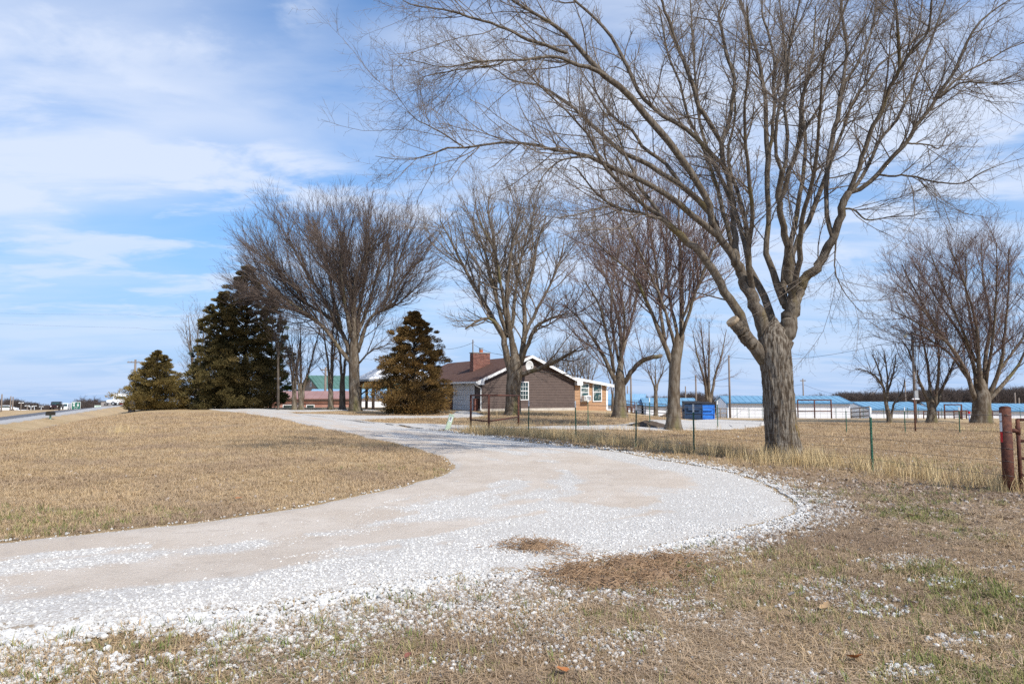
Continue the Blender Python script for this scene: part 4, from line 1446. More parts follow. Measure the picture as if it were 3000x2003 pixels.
# ---- dense fan shaped tree by the pavilion
LV_FAN = [
    dict(per_m=2.7, t0=.10, t1=1.0, ang=33, ang_j=11, length=4.8, len_j=.28, K=7, rk=.55, rmax=.040, rmin=.014, up=.12, wig=.09, sides=4, out=.10),
    dict(per_m=3.6, t0=.12, t1=1.0, ang=32, ang_j=12, length=2.3, len_j=.3, K=4, rk=.6, rmax=.015, rmin=.009, up=.14, wig=.1, sides=3, src=[1, 0], out=.08),
    dict(per_m=3.2, t0=.10, t1=1.0, ang=30, ang_j=12, length=1.1, len_j=.3, K=2, rk=.7, rmax=.010, rmin=.0075, up=.16, wig=.1, sides=3, src=[2]),
]
T5 = [(0, -1.5, [(1031, 1066, 9), (983, 1007, 7), (954, 963, 6.4), (909, 926, 6), (843, 882, 5), (777, 830, 4), (710, 793, 2.8), (655, 752, 1.4)]),
      (0, 2, [(1027, 1040, 9), (998, 963, 8), (961, 926, 7), (895, 889, 5), (843, 845, 4), (790, 764, 3), (700, 690, 1.4)]),
      (0, -3, [(990, 955, 7), (939, 859, 5), (895, 793, 4), (843, 697, 2.8), (805, 640, 1.4)]),
      (0, 3, [(1000, 960, 7), (979, 882, 6), (961, 793, 4), (932, 697, 2.8), (909, 604, 1.4)]),
      (0, -2, [(1038, 1040, 11), (1038, 992, 10), (1035, 904, 8), (1013, 808, 5), (991, 683, 3), (983, 597, 1.4)]),
      (0, 2.5, [(1042, 1010, 10), (1057, 882, 7), (1072, 793, 5), (1079, 683, 3), (1095, 597, 1.4)]),
      (0, -1, [(1049, 1030, 9), (1079, 940, 6.4), (1130, 904, 5), (1175, 874, 3.4), (1190, 858, 3)]),
      (0, 1, [(1120, 912, 5), (1153, 808, 3.6), (1189, 712, 2.6), (1220, 634, 1.4)]),
      (0, -4, [(1040, 950, 8), (1042, 808, 5), (1110, 697, 3), (1145, 626, 1.4)]),
      (0, 4.5, [(1036, 1000, 9), (1000, 850, 6), (950, 740, 3.6), (890, 640, 1.6)]),
      (0, -4.5, [(1030, 990, 9), (1005, 850, 6), (1000, 720, 3.6), (1020, 610, 1.6)]),
      (0, 4, [(1044, 990, 8), (1090, 860, 5.4), (1120, 740, 3.6), (1160, 650, 1.6)]),
      (0, -2, [(1050, 1066, 4), (1086, 1029, 3), (1123, 1014, 2), (1160, 1000, 1)]),
      (0, 2, [(1140, 895, 4), (1180, 820, 3), (1225, 770, 2.4), (1270, 740, 1.2)]),
      (0, -2, [(1120, 912, 4), (1165, 890, 3), (1210, 850, 2.2), (1255, 830, 1.2)]),
      (0, 2.5, [(960, 968, 5), (890, 920, 4), (800, 890, 3), (720, 850, 2), (660, 820, 1.2)]),
      (0, -2.5, [(930, 935, 4), (860, 840, 3.4), (770, 740, 2.6), (720, 700, 1.4)])]
bare_tree('shade_tree', 'broad fan crowned bare tree with dense fine twigs beside the pavilion', (1040, 1203), T5, [(1041, 1205, 21), (1040, 1180, 17), (1038, 1110, 15.5), (1037, 1060, 15.5), (1037, 1015, 13), (1038, 975, 8), (1038, 940, 2)], seed=34, sides=10, bark=M['bark2'], twig=M['twig_dark'], levels=LV_FAN)

# ---- the two reddish budding trees between house and maple
LV_RED = [
    dict(per_m=3.6, t0=.10, t1=1.0, rcut=.16, ang=38, ang_j=12, length=3.9, len_j=.32, K=7, rk=.5, rmax=.032, rmin=.011, up=.32, wig=.10, sides=4),
    dict(per_m=3.8, t0=.1, t1=1.0, ang=38, ang_j=13, length=1.7, len_j=.32, K=4, rk=.6, rmax=.011, rmin=.0065, up=.25, wig=.12, sides=3, src=[1, 0]),
    dict(per_m=4.6, t0=.08, t1=1.0, ang=42, ang_j=14, length=.55, len_j=.3, K=2, rk=.7, rmax=.0065, rmin=.0052, up=.2, wig=.16, sides=3, src=[2]),
]
T2 = [(0, -.8, [(1965, 1060, 11), (1934, 979, 8), (1896, 888, 6), (1850, 797, 5), (1782, 744, 3.4), (1714, 676, 2)]),
      (0, 1, [(1986, 1070, 12), (1998, 956, 9.4), (1994, 828, 8), (1991, 714, 6), (1987, 600, 4), (1995, 520, 2)]),
      (0, 1.6, [(1950, 1020, 8), (1934, 903, 6), (1919, 752, 4.4), (1896, 645, 3), (1880, 560, 1.8)]),
      (0, -1.6, [(2000, 975, 7), (2040, 850, 5), (2085, 737, 4), (2131, 645, 2.4), (2150, 570, 1.6)]),
      (0, 2.4, [(1990, 1000, 7), (1960, 860, 5.4), (1950, 730, 4), (1960, 600, 2)]),
      (0, -2.4, [(1975, 1010, 7), (1930, 860, 5), (1850, 690, 3.4), (1810, 600, 1.8)]),
      (0, 2, [(1995, 940, 6), (2060, 800, 4.4), (2110, 690, 3), (2170, 620, 1.8)])]
bare_tree('shade_tree', 'bare tree with forked rough trunk and reddish buds nearest the dumpsters', (1973, 1257), T2, [(1972, 1258, 27), (1973, 1230, 21), (1974, 1180, 18), (1975, 1131, 17), (1977, 1080, 17), (1979, 1040, 15), (1982, 1000, 8), (1985, 960, 2)], seed=41, sides=10, bark=M['bark2'], twig=M['twig_red'], levels=LV_RED, trim=.97)
T3 = [(0, -.8, [(1806, 1125, 10), (1767, 1040, 7), (1729, 979, 5), (1691, 926, 3.8), (1645, 888, 2)]),
      (0, 1.5, [(1816, 1110, 10), (1820, 1010, 7), (1805, 903, 5), (1774, 812, 3.5), (1736, 721, 2)]),
      (0, -1.2, [(1826, 1128, 10), (1858, 1078, 9), (1896, 1051, 9), (1925, 1044, 8), (1941, 1040, 7.6)]),
      (0, 2, [(1820, 1040, 6), (1850, 941, 4.4), (1865, 850, 3.2), (1858, 752, 2)]),
      (0, -2, [(1800, 1090, 7), (1774, 964, 5), (1752, 888, 4), (1706, 812, 2)]),
      (0, 3, [(1812, 1060, 6), (1790, 930, 4.6), (1800, 800, 3.2), (1820, 690, 1.8)]),
      (0, -3, [(1815, 1060, 6), (1830, 930, 4.6), (1800, 790, 3.2), (1770, 690, 1.8)])]
bare_tree('shade_tree', 'stocky bare tree with one cut level limb standing beside the orange sunroom', (1816, 1225), T3, [(1816, 1226, 26), (1816, 1200, 20), (1816, 1160, 17), (1816, 1115, 16), (1816, 1080, 9), (1816, 1050, 2)], seed=51, sides=10, bark=M['bark2'], twig=M['twig_red'], levels=LV_RED, trim=.97)

# ---- right hand trees in the pasture
TR = [(0, -2, [(2858, 1170, 11), (2848, 1145, 9), (2835, 1105, 8), (2794, 1025, 5), (2754, 985, 4), (2674, 938, 3), (2600, 904, 1.6)]),
      (0, 2, [(2865, 1165, 11), (2855, 1078, 7.4), (2820, 990, 5), (2781, 931, 4), (2721, 837, 3), (2667, 757, 1.6)]),
      (0, -3, [(2875, 1160, 11), (2868, 1052, 7.4), (2861, 951, 5), (2821, 817, 3), (2781, 724, 1.6)]),
      (0, 3, [(2885, 1155, 11), (2888, 1052, 7.4), (2902, 938, 5), (2881, 817, 3), (2875, 700, 1.6)]),
      (0, -2, [(2893, 1165, 10), (2928, 1085, 7), (2942, 985, 5), (2955, 851, 3), (2955, 715, 1.6)]),
      (0, 2, [(2900, 1170, 9), (2955, 1105, 6.4), (2995, 1052, 4.4), (3035, 918, 3), (3060, 760, 1.6)]),
      (0, 4, [(2880, 1120, 7), (2850, 970, 4.6), (2830, 840, 3.2), (2830, 710, 1.6)]),
      (0, -4, [(2890, 1120, 7), (2910, 980, 4.6), (2920, 840, 3.2), (2920, 700, 1.6)]),
      (0, 0, [(2925, 1090, 5), (2990, 1000, 4), (3050, 940, 3), (3110, 880, 1.6)]),
      (0, 2, [(2840, 1115, 6), (2780, 1035, 4.4), (2700, 985, 3), (2630, 975, 1.6)]),
      (0, -2, [(2820, 1070, 5), (2750, 970, 3.8), (2680, 880, 2.8), (2625, 830, 1.6)]),
      (0, 3, [(2800, 1035, 5), (2720, 920, 3.4), (2660, 810, 2.2), (2640, 770, 1.4)]),
      (0, -3, [(2860, 1060, 5), (2790, 900, 3.4), (2740, 780, 2.2), (2720, 730, 1.4)])]
bare_tree('shade_tree', 'large bare round crowned tree with many stems at the right of the pasture', (2877, 1240), TR, [(2877, 1242, 30), (2876, 1220, 26), (2876, 1190, 24), (2877, 1160, 22), (2878, 1130, 12), (2878, 1100, 2)], seed=61, sides=10, bark=M['bark2'], twig=M['twig_red'], levels=LV_RED, trim=.97)
TR2 = [(0, -1, [(2722, 1195, 8), (2718, 1172, 7), (2687, 1098, 5), (2661, 1025, 3.4), (2620, 970, 1.8)]),
       (0, 1.5, [(2726, 1190, 8), (2721, 1085, 5), (2701, 985, 3.4), (2680, 900, 1.8)]),
       (0, -1.5, [(2738, 1195, 8), (2751, 1085, 5), (2748, 1005, 3.4), (2740, 910, 1.8)]),
       (0, 1, [(2740, 1190, 7), (2781, 1092, 4.4), (2801, 1045, 3.2), (2830, 980, 1.8)])]
bare_tree('shade_tree', 'slender bare forked tree standing behind the lamp pole', (2730, 1238), TR2, [(2730, 1240, 17), (2730, 1220, 13), (2730, 1190, 11), (2730, 1170, 5), (2730, 1155, 1)], seed=71, sides=8, bark=M['bark2'], twig=M['twig_red'], levels=LV_RED)
LV_SMALL = [
    dict(per_m=2.4, t0=.15, t1=1.0, ang=38, ang_j=13, length=2.3, len_j=.32, K=6, rk=.5, rmax=.03, rmin=.011, up=.16, wig=.15, sides=4),
    dict(per_m=3.0, t0=.1, t1=1.0, ang=40, ang_j=14, length=1.0, len_j=.32, K=4, rk=.6, rmax=.012, rmin=.0075, up=.08, wig=.16, sides=3, src=[1, 0]),
    dict(per_m=3.5, t0=.1, t1=1.0, ang=44, ang_j=14, length=.4, len_j=.3, K=3, rk=.7, rmax=.0075, rmin=.006, up=.05, wig=.18, sides=3, src=[2]),
]
TR1 = [(0, -1, [(2597, 1195, 5.6), (2592, 1165, 5.4), (2587, 1132, 4.6), (2560, 1098, 3.6), (2525, 1082, 2.4), (2480, 1078, 1.3)]),
       (0, 1, [(2598, 1190, 4.6), (2600, 1118, 3.6), (2594, 1052, 2.6), (2585, 1000, 1.3)]),
       (0, -1, [(2592, 1150, 4), (2570, 1070, 3), (2545, 1020, 1.5)]),
       (0, .5, [(2612, 1225, 4.4), (2618, 1185, 4), (2644, 1145, 3), (2652, 1090, 1.6)]),
       (0, 2, [(2600, 1150, 4), (2620, 1080, 3), (2625, 1020, 1.5)])]
bare_tree('small_tree', 'low bare crooked tree leaning left in front of the blue roofed sheds', (2606, 1237), TR1, [(2607, 1239, 8), (2604, 1220, 6.4), (2598, 1190, 5.4), (2595, 1170, 2)], seed=81, sides=8, bark=M['bark2'], twig=M['twig'], levels=LV_SMALL)

# ---- small and distant trees, grown without tracing
def grown(name, label, px, py, hpx, seed, stems=3, spread=.22, trunk_px=4.0, fork=.25, bark=None, twig=None, lv=None, depth=None, lean=0.0, group=None):
    rng = np.random.default_rng(seed)
    limbs = []
    fy = py - hpx * fork
    for i in range(stems):
        f = (i + .5) / stems * 2 - 1
        tx = px + lean * hpx + f * spread * hpx + rng.normal(0, .03) * hpx
        top = py - hpx * (1 - .12 * abs(f) - .08 * rng.random())
        my = (fy + top) / 2
        mx = px + (tx - px) * rng.uniform(.4, .62)
        r = trunk_px * .68
        limbs.append((0, rng.uniform(-.10, .10) * hpx * (G(px, py)[1] if depth is None else depth) / 2000 * 2, [(px + f * trunk_px * .5, fy + hpx * .03, r), (px + (mx - px) * .45, (fy + my) / 2, r * .8), (mx, my, r * .6), ((mx + tx) / 2, (my + top) / 2, r * .4), (tx, top, r * .16)]))
    return bare_tree(name, label, (px, py), limbs, [(px, py + 2, trunk_px * 1.35), (px, py - hpx * .04, trunk_px * 1.05), (px + lean * 6, py - hpx * fork * .6, trunk_px * .95), (px, fy, trunk_px * .85), (px, fy - hpx * .05, trunk_px * .2)], seed=seed, sides=8, bark=bark or M['bark2'], twig=twig or M['twig_dark'], levels=lv or LV_SPARSE, depth=depth, group=group)


LV_SPARSE = [
    dict(per_m=2.0, t0=.15, t1=1.0, ang=36, ang_j=13, length=2.9, len_j=.35, K=6, rk=.5, rmax=.03, rmin=.012, up=.28, wig=.12, sides=3),
    dict(per_m=2.6, t0=.1, t1=1.0, ang=38, ang_j=14, length=1.3, len_j=.32, K=4, rk=.6, rmax=.012, rmin=.008, up=.2, wig=.14, sides=3, src=[1, 0]),
    dict(per_m=2.6, t0=.1, t1=1.0, ang=42, ang_j=14, length=.6, len_j=.3, K=2, rk=.7, rmax=.008, rmin=.0065, up=.15, wig=.18, sides=3, src=[2]),
]
grown('small_tree', 'thin straight bare tree between the two fence gates', 1921, 1218, 190, 101, 3, .22, 6, .40, depth=66)
grown('shade_tree', 'bare fork trunked tree rising right behind the blue dumpster', 2077, 1226, 340, 102, 4, .24, 9, .16, twig=M['twig_red'], lv=LV_SPARSE, depth=70)
grown('shade_tree', 'pale double trunked tree right in front of the pink shed', 969, 1201, 360, 103, 3, .20, 8, .16, twig=M['twig_dark'])
grown('shade_tree', 'dark forked trunk between the pale double tree and the broad crowned tree', 1003, 1201.5, 330, 104, 2, .16, 9, .24, bark=M['bark3'], twig=M['twig_dark'])
grown('shade_tree', 'twin stemmed tree standing over the shed windows', 882, 1201, 300, 105, 3, .24, 8, .10, twig=M['twig_dark'])
grown('small_tree', 'slim grey tree at the left of the shed windows', 862, 1201, 260, 106, 4, .20, 7, .20, twig=M['twig_dark'])
grown('small_tree', 'thin dark trunk standing in front of the big evergreens', 815, 1202, 400, 107, 4, .14, 3.6, .40, bark=M['bark3'], twig=M['twig_dark'])
grown('small_tree', 'grey bare tree showing left of the big evergreens', 575, 1199, 330, 108, 5, .26, 7, .12, twig=M['twig'], depth=72)
grown('small_tree', 'bare tree peeping behind the blue spruce', 640, 1199, 340, 109, 4, .22, 6, .2, twig=M['twig'], depth=74)
for i, (px, h) in enumerate(((1612, 190), (1650, 215), (1690, 200), (1722, 180), (1590, 160))):
    grown('small_tree', ('upright bare sapling behind the house roof, ' + ['second', 'third', 'fourth', 'fifth', 'first'][i] + ' from the chimney side'), px, 1195, h + 10, 120 + i, 4, .20, 4.2, .22, twig=M['twig'], depth=84, group='saplings behind the house')
grown('small_tree', 'thin pale leaning stem at the right corner of the sunroom', 1795, 1212, 190, 131, 2, .10, 4, .3, twig=M['twig'], depth=66, lean=-.08)


# ------------------------------------------------------------------ evergreens
def cone_tree(name, label, px, py, w_px, h_px, seed, colA, colB, depth=None, shape=.9, lumps=210, blades=85, tip=.10, blade=(.10, .035), up=.55, bare=.02, lean=0.0, group=None, skirt=.12):
    rng = np.random.default_rng(seed)
    b = G(px, py)
    Y = b[1] if depth is None else depth
    X = (px - 1500) / 2000 * Y
    zb = float(ground0(X, Y))
    Hh = h_px * Y / 2000
    Rw = w_px * Y / 4000
    root = thing(name, label, 'tree', (X, Y, zb), 0, group)
    P, R = resample([(0, 0, -.1), (.05 * lean, 0, Hh * .4), (lean * Hh, 0, Hh * .93)], [.16 * Rw / 2.5, .11 * Rw / 2.5, .02], 12)
    limb_mesh('trunk', P, R, 10, .05, seed, M['bark3'], root)
    # boughs carry lumps of foliage
    n = int(lumps)
    t = rng.random(n) ** 1.12 * (1 - bare) + bare
    prof = np.minimum(1, (t + skirt) / (.20 + skirt)) ** .6 * (1 - t) ** shape * (1 + tip * t) + .02
    az = rng.uniform(0, 2 * math.pi, n)
    lump_r = 1 + .20 * np.sin(3 * az + 9 * t + seed) + .18 * np.sin(5 * az - 14 * t) + .16 * np.sin(2 * az + 23 * t + 2 * seed)
    rr = Rw * prof * lump_r * np.sqrt(rng.uniform(.25, 1.0, n)) * np.where(rng.random(n) < .10, 1.22, 1.0)
    C = np.stack([rr * np.cos(az) + lean * Hh * t, rr * np.sin(az), t * Hh], 1)
    size = (.055 + .15 * (1 - t)) * Rw * rng.uniform(.6, 1.25, n)
    # boughs
    bi = np.arange(n)[::2]
    BP = np.stack([np.stack([lean * Hh * t[bi] * .9, 0 * t[bi], np.maximum(.15, C[bi, 2] - rr[bi] * .35)], 1), C[bi] * np.array([.55, .55, 1]) + np.array([0, 0, -.08]), C[bi]], 1)
    Vb, Fb = tubes(BP, np.tile(np.array([[.035, .022, .008]]), (len(bi), 1)) * (Rw / 2.5), 4)
    obj('bough', mesh_np('bough', Vb, Fb, True), M['bark3'], root, kind='stuff')
    # blades
    k = np.repeat(np.arange(n), blades)
    N = len(k)
    d = rng.normal(0, 1, (N, 3))
    d /= np.linalg.norm(d, axis=1, keepdims=True)
    rad = size[k] * rng.random(N) ** .45
    p = C[k] + d * rad[:, None] * np.array([1.15, 1.15, .62])
    outw = np.stack([C[k, 0] - lean * Hh * t[k], C[k, 1], np.zeros(N)], 1)
    outw /= np.linalg.norm(outw, axis=1, keepdims=True) + 1e-6
    dr = outw * .9 + d * .75 + np.array([0, 0, up]) + rng.normal(0, .25, (N, 3))
    dr /= np.linalg.norm(dr, axis=1, keepdims=True)
    sd = np.cross(dr, rng.normal(0, 1, (N, 3)))
    sd /= np.linalg.norm(sd, axis=1, keepdims=True) + 1e-6
    Lb = blade[0] * rng.uniform(.6, 1.5, N)[:, None]
    wb = blade[1] * rng.uniform(.6, 1.3, N)[:, None]
    V = np.stack([p - dr * Lb * .5, p + sd * wb - dr * Lb * .05, p + dr * Lb * .55, p - sd * wb + dr * Lb * .08], 1)
    keep = V[:, :, 2].min(1) > .03
    V = V[keep]
    Fq = np.arange(len(V) * 4).reshape(-1, 4)
    tone = np.clip(.5 + .30 * rng.normal(0, 1, n)[k] * .6 + rng.normal(0, .16, N), 0, 1)[keep]
    m = mat(name + ' foliage', colA, .9, spec=.1)
    attr_mix(m, 'tone', [(0, tuple(c * .62 for c in colA)), (.45, colA), (1, colB)])
    me = mesh_np('foliage', V.reshape(-1, 3), Fq, False, {'tone': ('FLOAT', np.repeat(tone, 4).astype(np.float32))})
    obj('foliage', me, m, root, kind='stuff')
    return root


cone_tree('cedar_tree', 'squat conical rust green cedar on the far crest at left', 461, 1200, 200, 172, 201, (.150, .112, .040), (.255, .185, .065), shape=.90, lumps=400, blades=170, blade=(.15, .026), tip=.3)
cone_tree('cedar_tree', 'broad rusty brown cedar standing in front of the house and pavilion', 1213, 1213, 232, 300, 202, (.145, .092, .034), (.255, .152, .055), shape=.62, lumps=560, blades=170, blade=(.13, .024), tip=.1)
cone_tree('evergreen_tree', 'big dark brownish green evergreen filling the middle of the cluster', 718, 1203, 225, 420, 203, (.092, .074, .030), (.19, .138, .055), shape=.66, lumps=620, blades=150, blade=(.18, .032), tip=.4, depth=61)
cone_tree('evergreen_tree', 'brown green cedar forming the left front of the evergreen cluster', 648, 1203, 180, 345, 204, (.095, .080, .032), (.20, .15, .058), shape=.66, lumps=460, blades=150, blade=(.18, .032), tip=.4, depth=59.5)
cone_tree('spruce_tree', 'blue grey spruce at the left edge of the evergreen cluster', 612, 1203, 115, 275, 205, (.085, .105, .085), (.16, .19, .16), shape=.62, lumps=210, blades=130, blade=(.17, .03), tip=.3, depth=64)
cone_tree('spruce_tree', 'dark green spruce at the right edge of the evergreen cluster', 795, 1203, 130, 350, 206, (.040, .064, .020), (.11, .145, .04), shape=.66, lumps=320, blades=130, blade=(.18, .03), tip=.3, depth=66)

# ------------------------------------------------------------------ house
HROT = math.atan2(HY, HX)
hb = W(1411, 1150, 54.0)
house = thing('ranch_house', 'brown sided ranch house with white fascia and orange tan sunroom', 'house', (hb[0], 54.0, -.02), HROT)
WG, HL, ZE, ZR = 8.74, 17.0, 2.46, 4.36      # gable width, length, eave and ridge heights
SL = (ZR - ZE) / (WG / 2)


def lap_siding(name, m, parent, w_at, z0, z1, face, step=.135):
    """lapped courses; w_at(z) -> (a0,a1) along the wall; face(a, out, z) -> xyz"""
    mb = MB()
    z = z0
    while z < z1 - .01:
        zt = min(z + step, z1)
        a0, a1 = w_at(z + .001)
        b0, b1 = w_at(zt)
        if a1 - a0 < .05:
            break
        mb.add([face(a0, .036, z), face(a1, .036, z), face(b1, .004, zt), face(b0, .004, zt)], [(0, 1, 2, 3)])
        mb.add([face(a0, .036, z), face(a1, .036, z), face(a1, .0, z), face(a0, .0, z)], [(0, 3, 2, 1)])
        z = zt
    return mb.build(name, m, parent)


def gable_w(z):
    if z <= ZE:
        return 0.0, WG
    k = (z - ZE) / SL
    return k, WG - k


# solid core (so nothing shows through) and the lapped faces
core = MB()
core.prism([(0.01, .0), (WG - .01, .0), (WG - .01, ZE), (WG / 2, ZR - .03), (.01, ZE)], 'y', .01, HL)
core.build('wall', M['siding'], house)
lap_siding('siding', M['siding'], house, gable_w, .22, ZR - .12, lambda a, o, z: (a, -o, z))
lap_siding('siding', M['siding'], house, lambda z: (0, HL), .22, ZE, lambda a, o, z: (-o, a, z))
MB().box(-.03, WG + .01, -.03, HL, -.7, .215).build('foundation', M['found'], house)
# roof slabs
TH = .16
EO, RO = .55, .42      # eave and rake overhangs
for sgn, nm in ((-1, 'roof'), (1, 'roof')):
    mb = MB()
    if sgn < 0:
        xe, xr = -EO, WG / 2
        ze, zr = ZE - EO * SL, ZR
    else:
        xe, xr = WG + EO, WG / 2
        ze, zr = ZE - EO * SL, ZR
    mb.hexa([(xe, -RO, ze), (xr, -RO, zr), (xr, HL + RO, zr), (xe, HL + RO, ze), (xe, -RO, ze + TH), (xr, -RO, zr + TH), (xr, HL + RO, zr + TH), (xe, HL + RO, ze + TH)])
    mb.build(nm, M['shingle'], house)
    fb = MB()    # rake fascia and its return box
    fb.hexa([(xe, -RO - .035, ze - .05), (xr, -RO - .035, zr - .05), (xr, -RO - .003, zr - .05), (xe, -RO - .003, ze - .05), (xe, -RO - .035, ze + TH + .015), (xr, -RO - .035, zr + TH + .015), (xr, -RO - .003, zr + TH + .015), (xe, -RO - .003, ze + TH + .015)])
    bx = (-EO, .02) if sgn < 0 else (WG - .02, WG + EO)
    fb.prism([(bx[0], ZE - EO * SL - .12), (bx[1], ZE - EO * SL - .12), (bx[1], ZE + .03), (bx[0], ZE - EO * SL + TH - .02)] if sgn < 0 else [(bx[0], ZE - EO * SL - .12), (bx[1], ZE - EO * SL - .12), (bx[1], ZE - EO * SL + TH - .02), (bx[0], ZE + .03)], 'y', -RO - .03, -.03)
    fb.build('fascia', M['fascia'], house)
# gutter and downspout on the garage side
gt = MB()
gt.box(-EO - .13, -EO - .004, -RO - .04, HL + RO, ZE - EO * SL + .0, ZE - EO * SL + .15)
gt.build('gutter', M['fascia'], house)
ds = MB()
for a, b in (((-EO - .06, -.1, ZE - EO * SL), (-EO - .06, -.1, ZE - EO * SL - .12)), ((-EO - .06, -.1, ZE - EO * SL - .12), (-.07, -.0, ZE - .62)), ((-.07, 0, ZE - .62), (-.07, 0, .12))):
    ds.cyl(a, b, .045, .045, 8)
ds.build('downspout', M['fascia'], house)
# garage door
GY0, GY1, GH = 1.35, 5.5, 2.12
fr = MB()
fr.box(-.06, -.02, GY0 - .12, GY0, .02, GH + .12).box(-.06, -.02, GY1, GY1 + .12, .02, GH + .12).box(-.06, -.02, GY0, GY1, GH, GH + .12)
fr.build('door_frame', M['white'], house)
gd = thing('garage_door', '', '', (0, 0, 0))
del gd['label'], gd['category']
gd.parent = house
for i in range(5):
    z0 = .03 + i * (GH - .03) / 5
    MB().box(-.052, -.022, GY0 + .01, GY1 - .01, z0 + .006, z0 + (GH - .03) / 5 - .006).build('panel', M['door'], gd, bevel=.006)
# window behind the cedar on the garage side
def window(parent, pos, axis, w, h, m, mull_v=1, mull_h=(0.5,), grid=None, fw=.075):
    """window proud of the wall; axis 'y-' faces local -y, 'x-' faces local -x"""
    win = bpy.data.objects.new('window', None)
    COL.objects.link(win)
    win.parent = parent
    win.location = pos
    win.rotation_euler = (0, 0, 0 if axis == 'y-' else -math.pi / 2)
    f = MB()
    f.box(-w / 2 - fw, w / 2 + fw, -.07, -.015, -fw, 0).box(-w / 2 - fw, w / 2 + fw, -.07, -.015, h, h + fw)
    f.box(-w / 2 - fw, -w / 2, -.07, -.015, 0, h).box(w / 2, w / 2 + fw, -.07, -.015, 0, h)
    f.build('frame', M['white'], win)
    for k in mull_h:
        MB().box(-w / 2, w / 2, -.066, -.02, h * k - .028, h * k + .028).build('sash_rail', M['white'], win)
    if grid:
        g = MB()
        nx, nz = grid
        for i in range(1, nx):
            x = -w / 2 + w * i / nx
            g.box(x - .012, x + .012, -.052, -.03, 0, h)
        for i in range(1, nz):
            if abs(i / nz - .5) > .01:
                g.box(-w / 2, w / 2, -.051, -.031, h * i / nz - .012, h * i / nz + .012)
        g.build('glazing_bars', M['white'], win)
    ks = [0, *mull_h, 1]
    for i in range(len(ks) - 1):
        MB().box(-w / 2, w / 2, -.042 - .004 * i, -.034, h * ks[i], h * ks[i + 1]).build('pane', m, win)
    return win


window(house, (0, 7.6, .95), 'x-', 1.5, 1.0, M['glass'], mull_h=())
window(house, (3.82, 0, .95), 'y-', .68, 1.36, M['glass'], grid=(3, 4))
# gable vent
MB().box(4.15, 4.6, -.05, -.015, 3.35, 3.75).build('vent', M['siding'], house)
# low brick wainscot and pier by the garage
bk = MB().box(-.10, -.024, 5.75, 10.5, .0, .75)
bk.build('wainscot', mat('brown brick', (.12, .055, .045), .9, (.15, .07, .055), 8), house)
pier = MB().box(-.34, -.05, .55, .85, .0, .95)
pier.box(-.37, -.02, .52, .88, .95, 1.02)
pier.build('brick_pier', mat('red brown brick pier', (.17, .075, .06), .9, (.22, .10, .08), 14, 3, .45, .55), house)
lt = MB().box(-.14, -.02, 3.2, 3.32, 2.16, 2.24).cyl((-.16, 3.26, 2.2), (-.26, 3.18, 2.12), .05, .07, 8).cyl((-.16, 3.26, 2.2), (-.26, 3.36, 2.12), .05, .07, 8)
lt.build('floodlight', M['white'], house)
# chimney with laid bricks
ch = bpy.data.objects.new('chimney', None)
COL.objects.link(ch)
ch.parent = house
CX, CY = 2.4, 5.4
ch.location = (CX, CY, 0)
CW, CD, CZ0, CZ1 = 1.62, .72, 2.9, 4.92
MB().box(-CW / 2 + .012, CW / 2 - .012, -CD / 2 + .012, CD / 2 - .012, CZ0, CZ1).build('mortar', M['brickm'], ch)
BRK = [mat('chimney brick %d' % i, c, .9, tuple(x * .8 for x in c), 12) for i, c in enumerate(((.26, .115, .085), (.22, .095, .072), (.31, .155, .12), (.17, .08, .065)))]
bricks = MB()
rb = random.Random(4)
groups_ = [MB() for _ in BRK]
z = CZ0
row = 0
while z < CZ1 - .05:
    for face in range(4):
        Lw = CW if face % 2 == 0 else CD
        x = -Lw / 2 - (0 if row % 2 else .1)
        while x < Lw / 2 - .02:
            a, b_ = max(x, -Lw / 2), min(x + .19, Lw / 2)
            if b_ - a > .04:
                o = rb.uniform(0, .006)
                g_ = rb.choices(groups_, (5, 4, 2, 2))[0]
                if face == 0:
                    g_.box(a, b_, -CD / 2 - o, -CD / 2 + .02, z, z + .055)
                elif face == 2:
                    g_.box(a, b_, CD / 2 - .02, CD / 2 + o, z, z + .055)
                elif face == 1:
                    g_.box(-CW / 2 - o, -CW / 2 + .02, a, b_, z, z + .055)
                else:
                    g_.box(CW / 2 - .02, CW / 2 + o, a, b_, z, z + .055)
            x += .2
    z += .068
    row += 1
for g_, m_ in zip(groups_, BRK):
    g_.build('brickwork', m_, ch, kind='stuff')
MB().box(-CW / 2 - .05, CW / 2 + .05, -CD / 2 - .05, CD / 2 + .05, CZ1, CZ1 + .06).build('chimney_cap', M['stonegrey'], ch)
MB().cyl((.1, 0, CZ1 + .06), (.1, 0, CZ1 + .30), .17, .17, 12).build('flue', M['clay'], ch)
MB().cyl((.1, 0, CZ1 + .30), (.1, 0, CZ1 + .44), .18, .18, 12).cyl((.1, 0, CZ1 + .44), (.1, 0, CZ1 + .47), .21, .21, 12).build('flue_cap', M['steel'], ch)
# sunroom
sr = bpy.data.objects.new('sunroom', None)
COL.objects.link(sr)
sr.parent = house
S0, S1, SE = WG + .005, WG + 3.3, 2.12
SEi = 2.62
MB().prism([(S0, -.3), (S1, -.3), (S1, SE), (S0, SEi)], 'y', .03, 7).build('wall', M['siding2'], sr)


def s_top(x):
    return SEi + (SE - SEi) * (x - S0) / (S1 - S0)


def sun_w(z):
    if z <= SE:
        return S0, S1
    return S0, S0 + (SEi - z) / (SEi - SE) * (S1 - S0)


